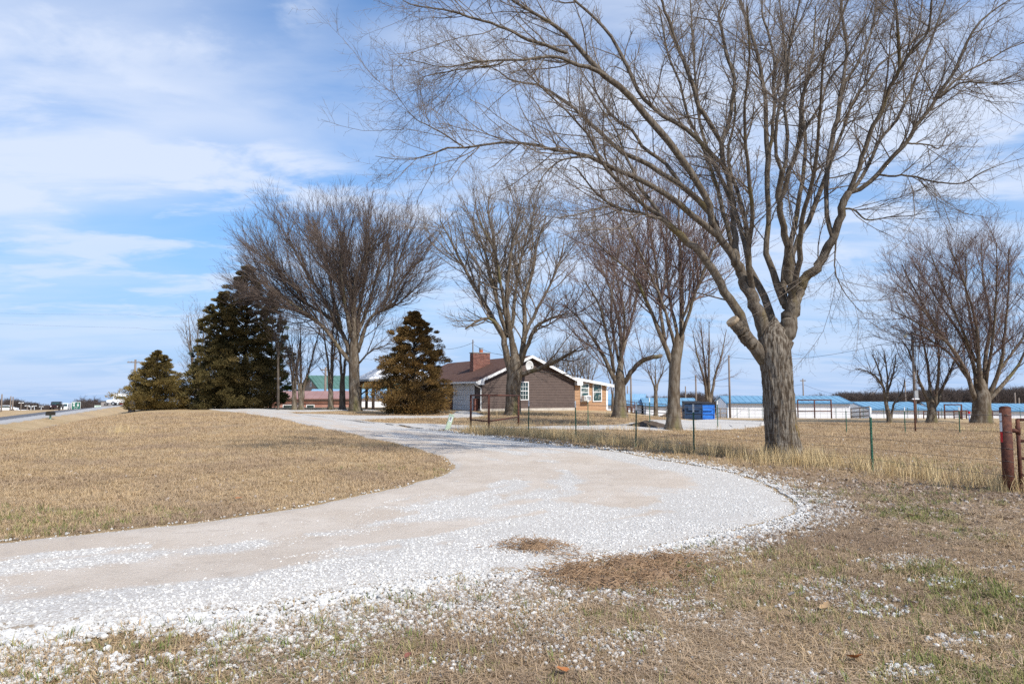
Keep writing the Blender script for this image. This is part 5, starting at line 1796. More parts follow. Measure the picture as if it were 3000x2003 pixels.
lap_siding('siding', M['siding2'], sr, sun_w, -.16, SEi - .03, lambda a, o, z: (a, .025 - o, z), .125)
MB().box(S0, S1 + .02, -.02, 7, -.9, -.165).build('foundation', M['white'], sr)
rf = MB()
za, zb2 = s_top(S0 - .5), s_top(S1 + .55)
rf.hexa([(S0 - .5, -.36, za), (S1 + .55, -.36, zb2), (S1 + .55, 7.3, zb2), (S0 - .5, 7.3, za), (S0 - .5, -.36, za + .12), (S1 + .55, -.36, zb2 + .12), (S1 + .55, 7.3, zb2 + .12), (S0 - .5, 7.3, za + .12)])
rf.build('roof', M['roofwhite'], sr)
ff = MB()
ff.hexa([(S0 - .02, -.40, s_top(S0) - .1), (S1 + .58, -.40, zb2 - .1), (S1 + .58, -.363, zb2 - .1), (S0 - .02, -.363, s_top(S0) - .1), (S0 - .02, -.40, s_top(S0) + .13), (S1 + .58, -.40, zb2 + .13), (S1 + .58, -.363, zb2 + .13), (S0 - .02, -.363, s_top(S0) + .13)])
ff.build('fascia', M['fascia'], sr)
MB().box(S1 - .06, S1 + .03, -.03, .02, .02, SE).build('corner_trim', M['white'], sr)
dsx = MB()
for a, b in (((S1 + .45, 0, zb2 - .02), (S1 + .08, 0, SE - .5)), ((S1 + .08, 0, SE - .5), (S1 + .08, 0, .0))):
    dsx.cyl(a, b, .045, .045, 8)
dsx.build('downspout', M['fascia'], sr)
window(house, (S0 + .98, -.005, .78), 'y-', .72, 1.42, M['glass2'], mull_h=(.5, .76))
window(house, (S0 + 2.28, -.005, .78), 'y-', .80, 1.42, M['glass2'], mull_h=(.52,))
# window air conditioner and satellite dish are things of their own
ac = thing('air_conditioner', 'white window air conditioner hanging in the left sunroom window', 'air conditioner', house.matrix_basis @ Vector((S0 + .98, -.08, .80)), HROT)
MB().box(-.36, .36, -.42, .0, 0, .44).build('casing', M['ac'], ac, bevel=.015)
MB().box(-.08, .32, -.426, -.418, .05, .36).build('grille', M['grille'], ac)
gl = MB()
for i in range(9):
    gl.box(-.33 + i * .022, -.325 + i * .022, -.428, -.416, .05, .38)
gl.build('louvres', M['dark'], ac)
sd = thing('satellite_dish', 'pale grey satellite dish fixed below the gable peak', 'dish', house.matrix_basis @ Vector((3.75, -.95, 3.62)), HROT)
dm = MB()
vs, fs = [(0, 0, 0)], []
nr, ns = 4, 20
for i in range(1, nr + 1):
    for j in range(ns):
        a = 2 * math.pi * j / ns
        r = i / nr
        vs.append((.36 * r * math.cos(a), -.10 * r * r, .44 * r * math.sin(a)))
for j in range(ns):
    fs.append((0, 1 + j, 1 + (j + 1) % ns))
for i in range(nr - 1):
    for j in range(ns):
        a, b = 1 + i * ns + j, 1 + i * ns + (j + 1) % ns
        fs.append((a, b, b + ns, a + ns))
dm.add(vs, fs)
d_o = dm.build('reflector', M['dish'], sd, True)
sol = d_o.modifiers.new('s', 'SOLIDIFY')
sol.thickness = .02
MB().cyl((0, .01, 0), (0, .42, -.15), .025, .025, 8).cyl((0, .42, -.15), (.05, .55, -.05), .025, .025, 8).build('bracket', M['steel'], sd)
MB().cyl((0, -.02, -.42), (0, -.5, -.1), .014, .014, 6).cyl((0, -.5, -.1), (0, -.44, -.06), .05, .05, 8).build('feed_arm', M['dark'], sd)
# vent mast on the chimney
mst = thing('antenna_mast', 'thin wooden mast with wires standing behind the chimney', 'mast', house.matrix_basis @ Vector((CX - .35, CY + .75, 4.0)), HROT)
MB().cyl((0, 0, 0), (0, 0, 2.15), .06, .05, 8).build('pole', M['pole'], mst)
MB().cyl((0, -.02, 1.0), (0, -.02, 1.3), .075, .07, 8).build('insulator', M['steel'], mst)

# ------------------------------------------------------------------ pavilion
pb = W(1093, 1200, 58.0)
pv = thing('pavilion', 'open pavilion with white metal roof on dark timber posts', 'pavilion', (pb[0], 58.0, float(ground0(pb[0], 58.0))), HROT)
for x, y in ((0, 0), (0, 2.0), (0, 4.0), (2.6, 4.0), (2.6, 0), (5.2, 4.0), (5.2, 0)):
    MB().box(x - .10, x + .10, y - .10, y + .10, -.1, 2.5).build('post', M['post'], pv)
bmx = MB().box(-.14, .11, -.3, 4.3, 2.35, 2.52).box(-.1, 5.4, -.13, .12, 2.30, 2.51).box(-.1, 5.4, 3.88, 4.13, 2.30, 2.51)
bmx.build('beam', M['post'], pv)
for a, b in (((0, .1, 1.75), (0, .75, 2.4)), ((0, 3.9, 1.75), (0, 3.2, 2.4)), ((.1, 0, 1.85), (.6, 0, 2.35)), ((-.05, 4, 1.2), (1.5, 4, 2.4))):
    MB().cyl(a, b, .07, .07, 6).build('brace', M['post'], pv)
rp = MB()
e = .55
c0 = [(-e, -e, 2.5), (5.2 + e, -e, 2.5), (5.2 + e, 4 + e, 2.5), (-e, 4 + e, 2.5)]
c1 = [(x, y, 2.62) for x, y, _ in c0]
rp.add(c0 + c1 + [(2.2, 2, 4.3), (3.0, 2, 4.3)], [(3, 2, 1, 0), (0, 1, 5, 4), (1, 2, 6, 5), (2, 3, 7, 6), (3, 0, 4, 7), (4, 5, 9, 8), (5, 6, 9), (6, 7, 8, 9), (7, 4, 8)])
rp.build('roof', M['roofwhite'], pv)
ed = MB()
ed.box(-e - .03, -e, -e - .03, 4 + e + .03, 2.44, 2.615).box(-e, 5.2 + e, -e - .03, -e, 2.44, 2.615)
ed.build('fascia', M['steel'], pv)


# ------------------------------------------------------------------ metal sheds and barns
def barn(name, label, pL, YL, pR, YR, y_eave, y_ridge, depth, roof, wall, base_drop=0.0, trim=None, group=None, ribs=True, cat='shed'):
    """long low shed: front wall from pixel pL (depth YL) to pR (depth YR); gables at both ends"""
    A = W(pL, y_eave, YL)
    B = W(pR, y_eave, YR)
    L = math.hypot(B[0] - A[0], B[1] - A[1])
    rz = math.atan2(B[1] - A[1], B[0] - A[0])
    ze = A[2]
    mid = ((A[0] + B[0]) / 2, (A[1] + B[1]) / 2)
    zr = W((pL + pR) / 2, y_ridge, mid[1] + depth / 2 * math.cos(rz))[2]
    zg = min(float(ground0(A[0], A[1])), float(ground0(B[0], B[1])), float(ground0(A[0] - depth * math.sin(rz), A[1] + depth))) - .3 - base_drop
    t = thing(name, label, cat, (A[0], A[1], zg), rz, group)
    e, r = ze - zg, zr - zg
    MB().prism([(0, 0), (0, e - .02), (depth / 2, r - .04), (depth, e - .02), (depth, 0)], 'x', 0, L).build('wall', wall, t)
    if ribs:
        n = int(L / 1.0)
        rm = MB()
        for i in range(1, n):
            rm.box(i * L / n - .03, i * L / n + .03, -.02, .01, 0, e - .05)
        rm.build('wall_ribs', wall, t, kind='stuff')
    s = (r - e) / (depth / 2)
    o = .35
    for sg in (0, 1):
        y0, y1 = (-o, depth / 2) if sg == 0 else (depth + o, depth / 2)
        z0 = e - o * s
        MB().hexa([(-.25, y0, z0), (L + .25, y0, z0), (L + .25, y1, r), (-.25, y1, r), (-.25, y0, z0 + .10), (L + .25, y0, z0 + .10), (L + .25, y1, r + .10), (-.25, y1, r + .10)]).build('roof', roof, t)
    n = int(L / .9)
    rm = MB()
    for i in range(n + 1):
        x = i * L / n
        rm.hexa([(x - .025, -o, e - o * s + .102), (x + .025, -o, e - o * s + .102), (x + .025, depth / 2, r + .102), (x - .025, depth / 2, r + .102), (x - .025, -o, e - o * s + .135), (x + .025, -o, e - o * s + .135), (x + .025, depth / 2, r + .135), (x - .025, depth / 2, r + .135)])
    rm.build('roof_seams', roof, t, kind='stuff')
    if trim:
        tm = MB()
        tm.box(-.27, L + .27, -o - .06, -o - .005, e - o * s - .12, e - o * s + .08)
        for x in (-.27, L + .25):
            tm.hexa([(x, -o, e - o * s - .08), (x + .02, -o, e - o * s - .08), (x + .02, depth / 2, r - .08), (x, depth / 2, r - .08), (x, -o, e - o * s + .12), (x + .02, -o, e - o * s + .12), (x + .02, depth / 2, r + .12), (x, depth / 2, r + .12)])
        tm.box(-.05, .10, -.05, -.003, 0, e - .05)
        tm.build('trim', trim, t)
    return t, L, e, r


GRP = 'blue roofed storage sheds'
barn('storage_shed', 'long white storage shed with blue roof directly behind the big maple', 2129, 105, 2490, 102, 1178.5, 1161, 13, M['roofblue'], M['metalwhite'], trim=M['trimblue'], group=GRP)
barn('storage_shed', 'white storage shed with blue roof and grey gable right of the maple', 2547, 100, 2722, 99, 1197.5, 1178, 13, M['roofblue'], M['metalwhite'], trim=M['trimblue'], group=GRP)
barn('storage_shed', 'white storage shed with blue roof behind the forked pasture tree', 2735, 108, 2878, 106, 1200, 1180, 12, M['roofblue'], M['metalwhite'], trim=M['trimblue'], group=GRP)
barn('storage_shed', 'white storage shed with blue roof at the far right behind the gate post', 2905, 110, 3240, 106, 1202, 1183.5, 12, M['roofblue'], M['metalwhite'], trim=M['trimblue'], group=GRP)
barn('storage_shed', 'light blue roofed shed seen just right of the sunroom, rearmost of the row', 1740, 126, 1886, 124, 1172, 1155, 12, M['rooflight'], M['metalwhite'], trim=M['trimblue'], group=GRP)
barn('storage_shed', 'low white shed with blue roof behind the stocky tree', 1770, 112, 1879, 111, 1184, 1172.5, 10, M['roofblue'], M['metalwhite'], trim=M['trimblue'], group=GRP)
barn('storage_shed', 'white shed with blue roof behind the thin straight tree and pipe gates', 1890, 107, 2046, 106, 1187, 1167, 13, M['roofblue'], M['metalwhite'], trim=M['trimblue'], group=GRP)
barn('storage_shed', 'white gabled shed with pale roof peeping behind the rough forked trunk', 1958, 128, 2030, 128, 1178, 1169, 10, M['rooflight'], M['metalwhite'], group=GRP)
barn('metal_building', 'light blue roofed white building seen behind the pavilion posts', 905, 92, 1148, 94, 1163, 1141.5, 14, M['rooflight'], M['metalwhite'], trim=M['trimblue'], cat='building')
t, L, e, r = barn('garden_shed', 'low faded red shed with pinkish metal roof and two white windows', 783, 85, 1022, 86, 1167, 1147, 7.5, M['shedroof'], M['shedred'], ribs=False)
for x, w in ((2.1 + .35, 1.35), (4.7 + .35, .85)):
    window(t, (x + .2, 0, e - 1.28), 'y-', w, .44, M['glass'], mull_h=())
MB().box(-.3, L + .3, -.40, -.36, e - .32, e - .14).build('fascia', M['post'], t)
# dead bird bath style ornament is too small to read; the green barn comes next
ga = W(943, 1141, 108)
t = thing('green_barn', 'grey board barn with steep green metal roof beyond the red shed', 'barn', (ga[0], 108, -2.2), math.radians(33))
zb_, zt_ = ga[2] + 2.2, W(918, 1101, 112)[2] + 2.2
gw = 11.5
MB().prism([(0, 0), (0, zb_), (gw / 2, zt_), (gw, zb_), (gw, 0)], 'x', 0, 26).build('wall', M['greyboard'], t)
sl = (zt_ - zb_) / (gw / 2)
for y0, y1 in ((-.5, gw / 2), (gw + .5, gw / 2)):
    z0 = zb_ - .5 * sl
    MB().hexa([(-.5, y0, z0), (26.5, y0, z0), (26.5, y1, zt_), (-.5, y1, zt_), (-.5, y0, z0 + .12), (26.5, y0, z0 + .12), (26.5, y1, zt_ + .12), (-.5, y1, zt_ + .12)]).build('roof', M['roofgreen'], t)
rk = MB()
for y0, y1 in ((-.5, gw / 2), (gw + .5, gw / 2)):
    z0 = zb_ - .5 * sl
    rk.hexa([(-.56, y0, z0 - .12), (-.51, y0, z0 - .12), (-.51, y1, zt_ - .12), (-.56, y1, zt_ - .12), (-.56, y0, z0 + .15), (-.51, y0, z0 + .15), (-.51, y1, zt_ + .15), (-.56, y1, zt_ + .15)])
rk.build('rake_board', M['tgreen'], t)
window(t, (0, gw / 2, zb_ + .55), 'x-', .75, 1.2, M['glass'])
ml = MB()
for i in range(34):
    x = i * 26 / 33
    z0 = zb_ - .5 * sl
    ml.hexa([(x - .03, -.5, z0 + .122), (x + .03, -.5, z0 + .122), (x + .03, gw / 2, zt_ + .122), (x - .03, gw / 2, zt_ + .122), (x - .03, -.5, z0 + .16), (x + .03, -.5, z0 + .16), (x + .03, gw / 2, zt_ + .16), (x - .03, gw / 2, zt_ + .16)])
ml.build('roof_seams', M['roofgreen'], t, kind='stuff')

# cream building with a red roof
ca = W(569, 1200, 112)
t = thing('cream_building', 'small cream gabled building with red roof behind the black rail fence', 'building', (ca[0], 112, -2.6), math.radians(8))
MB().prism([(0, 0), (0, 3.55), (2.3, 4.35), (4.6, 3.55), (4.6, 0)], 'y', 0, 9).build('wall', M['creamwall'], t)
for x0, x1 in ((-.35, 2.3), (4.95, 2.3)):
    z0 = 3.55 - .35 * .348
    MB().hexa([(x0, -.4, z0), (x1, -.4, 4.35), (x1, 9.4, 4.35), (x0, 9.4, z0), (x0, -.4, z0 + .14), (x1, -.4, 4.49), (x1, 9.4, 4.49), (x0, 9.4, z0 + .14)]).build('roof', M['redroof'], t)
MB().box(-2.6, -.02, .3, 3.0, 0, 2.9).build('side_room', M['dark'], t)
window(t, (2.6, 0, 1.6), 'y-', 1.0, .9, M['glass'], mull_h=())
t = thing('rail_fence', 'thin black rail fence at the end of the drive before the cream building', 'fence', (0, 0, 0))
A, B = W(552, 1200, 66), W(640, 1200, 66)
for i in range(7):
    f = i / 6
    x, y = A[0] + (B[0] - A[0]) * f, 66
    z = float(ground0(x, y))
    MB().cyl((x, y, z - .1), (x, y, z + .62), .025, .025, 6).build('post', M['black'], t)
for h in (.12, .36, .60):
    MB().cyl((A[0], 66, float(ground0(A[0], 66)) + h), (B[0], 66, float(ground0(B[0], 66)) + h), .018, .018, 6).build('rail', M['black'], t)

# ------------------------------------------------------------------ barbed wire fence beside the drive
def tpost(parent, p, h, tipfrac=.20, lean=(0, 0)):
    x, y = p
    z = float(ground0(x, y))
    po = bpy.data.objects.new('steel_post', None)
    COL.objects.link(po)
    po.parent = parent
    po.location = (x, y, z)
    po.rotation_euler = (lean[0], lean[1], math.radians(20))
    zs = h * (1 - tipfrac)
    for nm, z0, z1, m in (('shaft', -.25, zs, M['tgreen']), ('tip', zs + .001, h, M['twhite'])):
        mb = MB()
        mb.box(-.019, .019, -.004, .004, z0, z1).box(-.0035, .0035, .0045, .036, z0, z1)
        if nm == 'shaft':
            k = z0 + .3
            while k < z1:
                mb.box(-.006, .006, -.012, -.0045, k, k + .02)
                k += .055
        mb.build(nm, m, po)
    return np.array((x, y, z))


def wire_run(parent, pts, sag=.012, r=.0032, barbs=True, seed=0):
    rng = np.random.default_rng(seed)
    P = []
    for a, b in zip(pts[:-1], pts[1:]):
        a, b = np.array(a), np.array(b)
        for i in range(10):
            t = i / 10
            P.append(a + (b - a) * t - np.array([0, 0, sag * 4 * t * (1 - t)]))
    P.append(np.array(pts[-1]))
    P = np.array(P)
    parts = [tubes(P[None], np.full((1, len(P)), r), 5)]
    if barbs:
        L = np.concatenate([[0], np.cumsum(np.linalg.norm(np.diff(P, axis=0), axis=1))])
        u = np.arange(.06, L[-1], .125)
        C = np.stack([np.interp(u, L, P[:, i]) for i in range(3)], 1)
        d = rng.normal(0, 1, C.shape)
        d /= np.linalg.norm(d, axis=1, keepdims=True)
        parts.append(tubes(np.stack([C - d * .016, C + d * .016], 1), np.full((len(C), 2), .0016), 3))
    V, F = cat_meshes(parts)
    return obj('barbed_wire', mesh_np('barbed_wire', V, F, True), M['wire'], parent, kind='stuff')


fence = thing('barbed_wire_fence', 'barbed wire fence on green steel posts along the drive', 'fence')
ROW = [(1548, 1280, 1.28), (1688, 1294, 1.29), (1863, 1315, 1.27), (2034, 1333, 1.27), (2558, 1386, 1.28)]
row_p = []
for i, (px, py, h) in enumerate(ROW):
    row_p.append(tpost(fence, G(px, py), h, .16 if i != 4 else .15, ((.02, -.015, .01, -.02, .015)[i], (.01, -.01, .02, .015, -.02)[i])))
corner = G(2957, 1446)
cz = float(ground0(*corner))
Hm = [G(1379, 1263), G(1432, 1271), np.array(W(1519, 1240, 31.5)[:2])]
Hz = [float(ground0(*p)) for p in Hm]
for i, h in enumerate((1.22, .96, .70, .50, .28)):
    pts = [(Hm[1][0], Hm[1][1], Hz[1] + h)] + [(p[0], p[1], p[2] + h * (1.24 / 1.28)) for p in row_p] + [(corner[0], corner[1] - .0, cz + h)]
    wire_run(fence, pts, seed=i)
# back line
fence2 = thing('barbed_wire_fence', 'barbed wire fence on thin green posts across the back of the pasture', 'fence')
back = [np.array((*Hm[2], Hz[2]))]
for px, Y in ((1723, 30.5), (1904, 30.8), (2103, 32.0), (2480, 33.5), (2652, 33.4), (2812, 34.4), (3080, 36)):
    w = W(px, 1250, Y)
    back.append(tpost(fence2, (w[0], w[1]), 1.30, .14))
for i, h in enumerate((1.22, .96, .62, .30)):
    wire_run(fence2, [(p[0], p[1], p[2] + h) for p in back], seed=30 + i, r=.003, barbs=True)
# far wire mesh fence before the sheds: thin posts
fence3 = thing('wire_fence', 'thin wire fence line at the foot of the white sheds', 'fence')
fp = []
for px in (2160, 2195, 2234, 2450, 2530, 2590, 2660, 2692, 2760, 2990):
    w = W(px, 1232, 84)
    z = float(ground0(w[0], 84))
    MB().cyl((w[0], 84, z - .1), (w[0], 84, z + 1.45), .03, .03, 6).build('post', M['tgreen'], fence3)
    fp.append((w[0], 84, z))
for h in (.3, .7, 1.05, 1.35):
    wire_run(fence3, [(a, b, c + h) for a, b, c in fp], r=.006, barbs=False)

# rusty H brace at the left end
hbr = thing('pipe_brace', 'rusty pipe corner brace where the fence meets the drive', 'fence brace')
HT = (1.46, 1.47, 1.42)
for p, z, h in zip(Hm, Hz, HT):
    MB().cyl((p[0], p[1], z - .3), (p[0], p[1], z + h), .043, .043, 14).build('post', M['rust'], hbr, True)
for a, b in ((0, 1), (1, 2)):
    for k, rr in ((-.03, .034), (-1.0, .03)):
        MB().cyl((*Hm[a], Hz[a] + HT[a] + k), (*Hm[b], Hz[b] + HT[b] + k), rr, rr, 12).build('rail', M['rust'], hbr, True)

# corner post, reflective tape and gate
cp = thing('gate_post', 'thick rusty pipe gate post with white and red tape at the right edge', 'post', (corner[0], corner[1], cz))
MB().cyl((0, 0, -.4), (0, 0, 1.335), .079, .079, 26).build('pipe', M['rust'], cp, True)
capm = MB()
for i in range(4):
    a0, a1 = i / 4 * math.pi / 2, (i + 1) / 4 * math.pi / 2
    capm.cyl((0, 0, 1.335 + .03 * math.sin(a0)), (0, 0, 1.335 + .03 * math.sin(a1)), .079 * math.cos(a0), max(.002, .079 * math.cos(a1)), 26)
capm.build('cap', M['rust'], cp, True)


def band(parent, nm, m, a0, a1, z0, z1, r):
    vs = []
    n = 8
    for zz in (z0, z1):
        for i in range(n + 1):
            a = a0 + (a1 - a0) * i / n
            vs.append((r * math.cos(a), r * math.sin(a), zz))
    MB().add(vs, [(i, i + 1, n + 2 + i, n + 1 + i) for i in range(n)]).build(nm, m, parent, True)


fa = math.atan2(-corner[1], -corner[0])     # towards the camera
for nm, m, z0, z1 in (('white_tape', M['whitetape'], 1.13, 1.255), ('white_tape', M['whitetape'], .965, 1.115), ('red_tape', M['redtape'], .80, .963)):
    band(cp, nm, m, fa - 1.5, fa - .62, z0, z1, .0805)
ring = MB()
for h in (1.22, .96, .70, .50, .28):
    for i in range(20):
        a, b = 2 * math.pi * i / 20, 2 * math.pi * (i + 1) / 20
        ring.cyl((.083 * math.cos(a), .083 * math.sin(a), h + .01 * math.sin(a * 2)), (.083 * math.cos(b), .083 * math.sin(b), h + .01 * math.sin(b * 2)), .003, .003, 5)
ring.build('wire_wrap', M['wire'], cp)
hg = MB()
for h in (.98, .08):
    hg.cyl((.05, -.02, h), (.16, -.03, h), .034, .034, 10)
    hg.cyl((.165, -.03, h - .06), (.165, -.03, h + .075), .035, .035, 12)
hg.build('hinge', M['rust'], cp, True)
gate = thing('pipe_gate', 'rusty tube gate hinged on the thick post, cut by the right frame edge', 'gate', (corner[0] + .165, corner[1] - .03, cz), math.radians(12))
MB().cyl((0, 0, -.04), (0, 0, 1.16), .028, .028, 12).build('stile', M['rust'], gate, True)
MB().cyl((3.4, 0, -.04), (3.4, 0, 1.16), .028, .028, 12).build('stile', M['rust'], gate, True)
for h in (1.15, .82, .55, .29, .04):
    MB().cyl((0, 0, h), (3.4, 0, h), .023, .023, 10).build('rail', M['rust'], gate, True)

# pale green utility marker, leaning
mk = G(1309, 1263)
mo_ = thing('marker_post', 'leaning pale green plastic utility marker at the drive edge', 'marker', (mk[0], mk[1], gz(mk)))
mo_.rotation_euler = (0, math.radians(17), math.radians(8))
MB().prism([(-.09, -.02), (.09, -.02), (.10, .012), (.07, .03), (-.07, .03), (-.10, .012)], 'z', -.2, .66).build('blade', M['marker'], mo_)
MB().box(-.11, .11, -.03, .04, .66, .70).build('cap', M['marker'], mo_, bevel=.01)
MB().box(-.055, .06, -.024, -.0215, .40, .60).build('sticker', M['whitetape'], mo_)
lm = MB()
for z_, w_ in ((.575, .04), (.55, .03), (.53, .042), (.505, .03), (.48, .04), (.455, .025)):
    lm.box(-w_, w_ * .8, -.0265, -.0245, z_, z_ + .012)
lm.build('print', M['black'], mo_)

# ------------------------------------------------------------------ dumpsters
def dumpster(label, px, py, w, d, h, m, rz):
    g = G(px, py, 72)
    t = thing('dumpster', label, 'dumpster', (g[0], g[1], gz(g) + .03), rz)
    MB().hexa([(-w / 2, 0, 0), (w / 2, 0, 0), (w / 2, d, 0), (-w / 2, d, 0), (-w / 2, -.08, h * .88), (w / 2, -.08, h * .88), (w / 2, d, h), (-w / 2, d, h)]).build('body', m, t, bevel=.015)
    rb_ = MB()
    for zz in (.04, h * .33, h * .62):
        rb_.box(-w / 2 - .03, w / 2 + .03, -.10, -.03, zz, zz + .06)
    for x in (-w / 2 - .02, w / 2 - .04):
        rb_.box(x, x + .06, -.09, -.02, 0, h * .86)
    rb_.build('stiffener', m, t)
    lid = MB()
    lid.hexa([(-w / 2 - .03, -.13, h * .885), (w / 2 + .03, -.13, h * .885), (w / 2 + .03, d + .02, h + .005), (-w / 2 - .03, d + .02, h + .005), (-w / 2 - .03, -.13, h * .885 + .05), (w / 2 + .03, -.13, h * .885 + .05), (w / 2 + .03, d + .02, h + .055), (-w / 2 - .03, d + .02, h + .055)])
    lid.build('lid', M['black'], t)
    for x in (-w / 2 - .10, w / 2 + .02):
        MB().box(x, x + .08, .25, .9, h * .45, h * .57).build('fork_pocket', m, t)
    sl_ = MB().box(-w * .34, w * .34, -.135, -.105, h * .50, h * .76)
    sl_.box(-w * .30, w * .34, -.17, -.136, h * .53, h * .62)
    sl_.build('front_panel', m, t)
    return t


dumpster('dark navy blue steel dumpster beside the bright blue one', 2032, 1229.5, 1.42, 1.2, 1.45, M['navy'], math.radians(-4))
dumpster('bright blue steel dumpster with black lid by the gravel', 2071, 1230, 1.28, 1.2, 1.45, M['bluep'], math.radians(6))
g = G(1880, 1222)
def dirt_pile(label, px, py, r, h, m):
    g = G(px, py, 76)
    n, k = 24, 6
    vs, fs = [(0, 0, h)], []
    rr = random.Random(px)
    for i in range(1, k + 1):
        for j in range(n):
            a = 2 * math.pi * j / n
            q = r * i / k * (1 + .18 * math.sin(2 * a + px) + .1 * math.sin(5 * a))
            vs.append((q * 1.5 * math.cos(a), q * math.sin(a), h * (1 - (i / k) ** 1.4) * rr.uniform(.8, 1.12) - (.05 if i == k else 0)))
    fs += [(0, 1 + j, 1 + (j + 1) % n) for j in range(n)]
    for i in range(k - 1):
        for j in range(n):
            a, b = 1 + i * n + j, 1 + i * n + (j + 1) % n
            fs.append((a, b, b + n, a + n))
    o = MB().add(vs, fs).build('dirt_pile', m, None, True, label=label, category='dirt pile')
    o.location = (g[0], g[1], gz(g))
    return o


dirt_pile('brown heap of dirt between the pipe gate and the navy dumpster', 1998, 1222, 1.9, 1.1, M['dirt'])
dirt_pile('low dark mound of dirt beside the gravel track behind the fence', 1901, 1250, .75, .28, mat('dark soil', (.07, .05, .038), .95, (.10, .075, .055), 9))


# ------------------------------------------------------------------ pasture gates, corral panels
def panel(name, label, px0, px1, Y, zh, bars, m, posts=2, r=.03, dY=0.0, cat='gate', z_off=0.0):
    a, b = W(px0, 1220, Y), W(px1, 1220, Y + dY)
    t = thing(name, label, cat, (0, 0, 0))
    for i in range(posts):
        f = i / (posts - 1)
        x, y = a[0] + (b[0] - a[0]) * f, a[1] + (b[1] - a[1]) * f
        z = float(ground0(x, y)) + z_off
        MB().cyl((x, y, z - .1), (x, y, z + zh), r * 1.25, r * 1.25, 8).build('post', m, t, True)
    za, zb = float(ground0(a[0], a[1])) + z_off, float(ground0(b[0], b[1])) + z_off
    for h in bars:
        MB().cyl((a[0], a[1], za + h), (b[0], b[1], zb + h), r, r, 8).build('rail', m, t, True)
    return t


panel('cattle_panel', 'rusty three post pipe frame standing before the long white shed', 2338, 2436, 75, 2.05, (2.0, .78), M['rust'], 3, .06, cat='panel')
panel('pipe_gate', 'dark tube gate right of the stocky tree', 1826, 1860, 70, 1.35, (1.28, 1.02, .75, .48, .2), M['rust'], 2, .032)
panel('pipe_gate', 'long tube gate between the stocky tree and the thin straight tree', 1864, 1918, 70, 1.35, (1.3, 1.05, .8, .52, .22), M['dark'], 3, .03)
panel('pipe_gate', 'short tube gate right of the thin straight tree', 1927, 1952, 70, 1.45, (1.4, 1.1, .8, .5, .2), M['dark'], 2, .032)
panel('pipe_gate', 'tube gate half hidden behind the rough forked trunk', 1956, 2000, 70, 1.35, (1.3, 1.0, .7, .4, .15), M['rust'], 3, .032)
panel('pipe_gate', 'low tube gate right beside the bright blue dumpster', 2092, 2129, 74, 1.15, (1.05, .55, .15), M['greyboard'], 3, .05)
panel('plank_fence', 'receding plank fence beside the grey shed gable', 2494, 2548, 84, 1.4, (1.32, .85, .35), M['greyboard'], 3, .07, -6, 'fence')
panel('corral_panel', 'rusty tall corral frame right of the forked pasture tree', 2768, 2818, 62, 1.35, (1.3, .7), M['rust'], 2, .05, cat='corral')
panel('corral_panel', 'low grey corral rails at the foot of the forked pasture tree', 2706, 2750, 66, .75, (.7, .4), M['rust'], 2, .04, cat='corral')
panel('corral_panel', 'small rusty corral panel left of the round crowned tree', 2795, 2832, 64, .8, (.76, .5, .2), M['rust'], 3, .04, cat='corral')
panel('corral_panel', 'small corral rail showing right of the round crowned tree', 2908, 2938, 64, .8, (.75, .35), M['rust'], 2, .04, cat='corral')
panel('cattle_panel', 'little rusty pipe bracket at the foot of the stocky tree', 1826, 1852, 62, .62, (.58,), M['rust'], 3, .05, cat='panel')
hyd = W(2840, 1240, 52)
t = thing('water_hydrant', 'red topped blue yard hydrant by the round crowned tree', 'hydrant', (hyd[0], 52, float(ground0(hyd[0], 52))))
MB().cyl((0, 0, 0), (0, 0, .65), .03, .03, 8).build('standpipe', M['bluep'], t, True)
MB().box(-.06, .08, -.05, .05, .65, .82).build('head', M['redtape'], t, bevel=.015)
MB().cyl((.05, 0, .80), (-.2, 0, .93), .018, .018, 6).build('handle', M['redtape'], t)
rp_ = W(2682, 1263, 36)
t = thing('pipe_post', 'single rusty pipe post in front of the lamp pole', 'post', (rp_[0], 36, float(ground0(rp_[0], 36))))
MB().cyl((0, 0, -.2), (0, 0, 1.75), .04, .04, 10).build('pipe', M['rust'], t, True)
MB().box(-.10, .26, -.03, .03, 1.68, 1.74).build('bracket', M['whitetape'], t)


# ------------------------------------------------------------------ poles and overhead wires
def pole(name, label, px, py_top, py_base, Y, r, arm=None, m=None, arms=1, group=None, cat='utility pole'):
    x = (px - 1500) / 2000 * Y
    zt = W(px, py_top, Y)[2]
    z0 = min(float(ground0(x, Y)), W(px, py_base, Y)[2])
    t = thing(name, label, cat, (W(px, py_top, Y)[0], Y, z0), 0, group)
    MB().cyl((0, 0, -.3), (0, 0, zt - z0), r * 1.15, r * .85, 12).build('shaft', m or M['pole'], t, True)
    if arm:
        MB().box(-arm, arm, -.08, -.02 + r * .3, zt - z0 - .45, zt - z0 - .32).build('crossarm', m or M['pole'], t)
        for k in (-.85, -.45, .45, .85):
            MB().cyl((k * arm, -.05, zt - z0 - .32), (k * arm, -.05, zt - z0 - .18), .05, .035, 8).build('insulator', M['steel'], t)
    return t


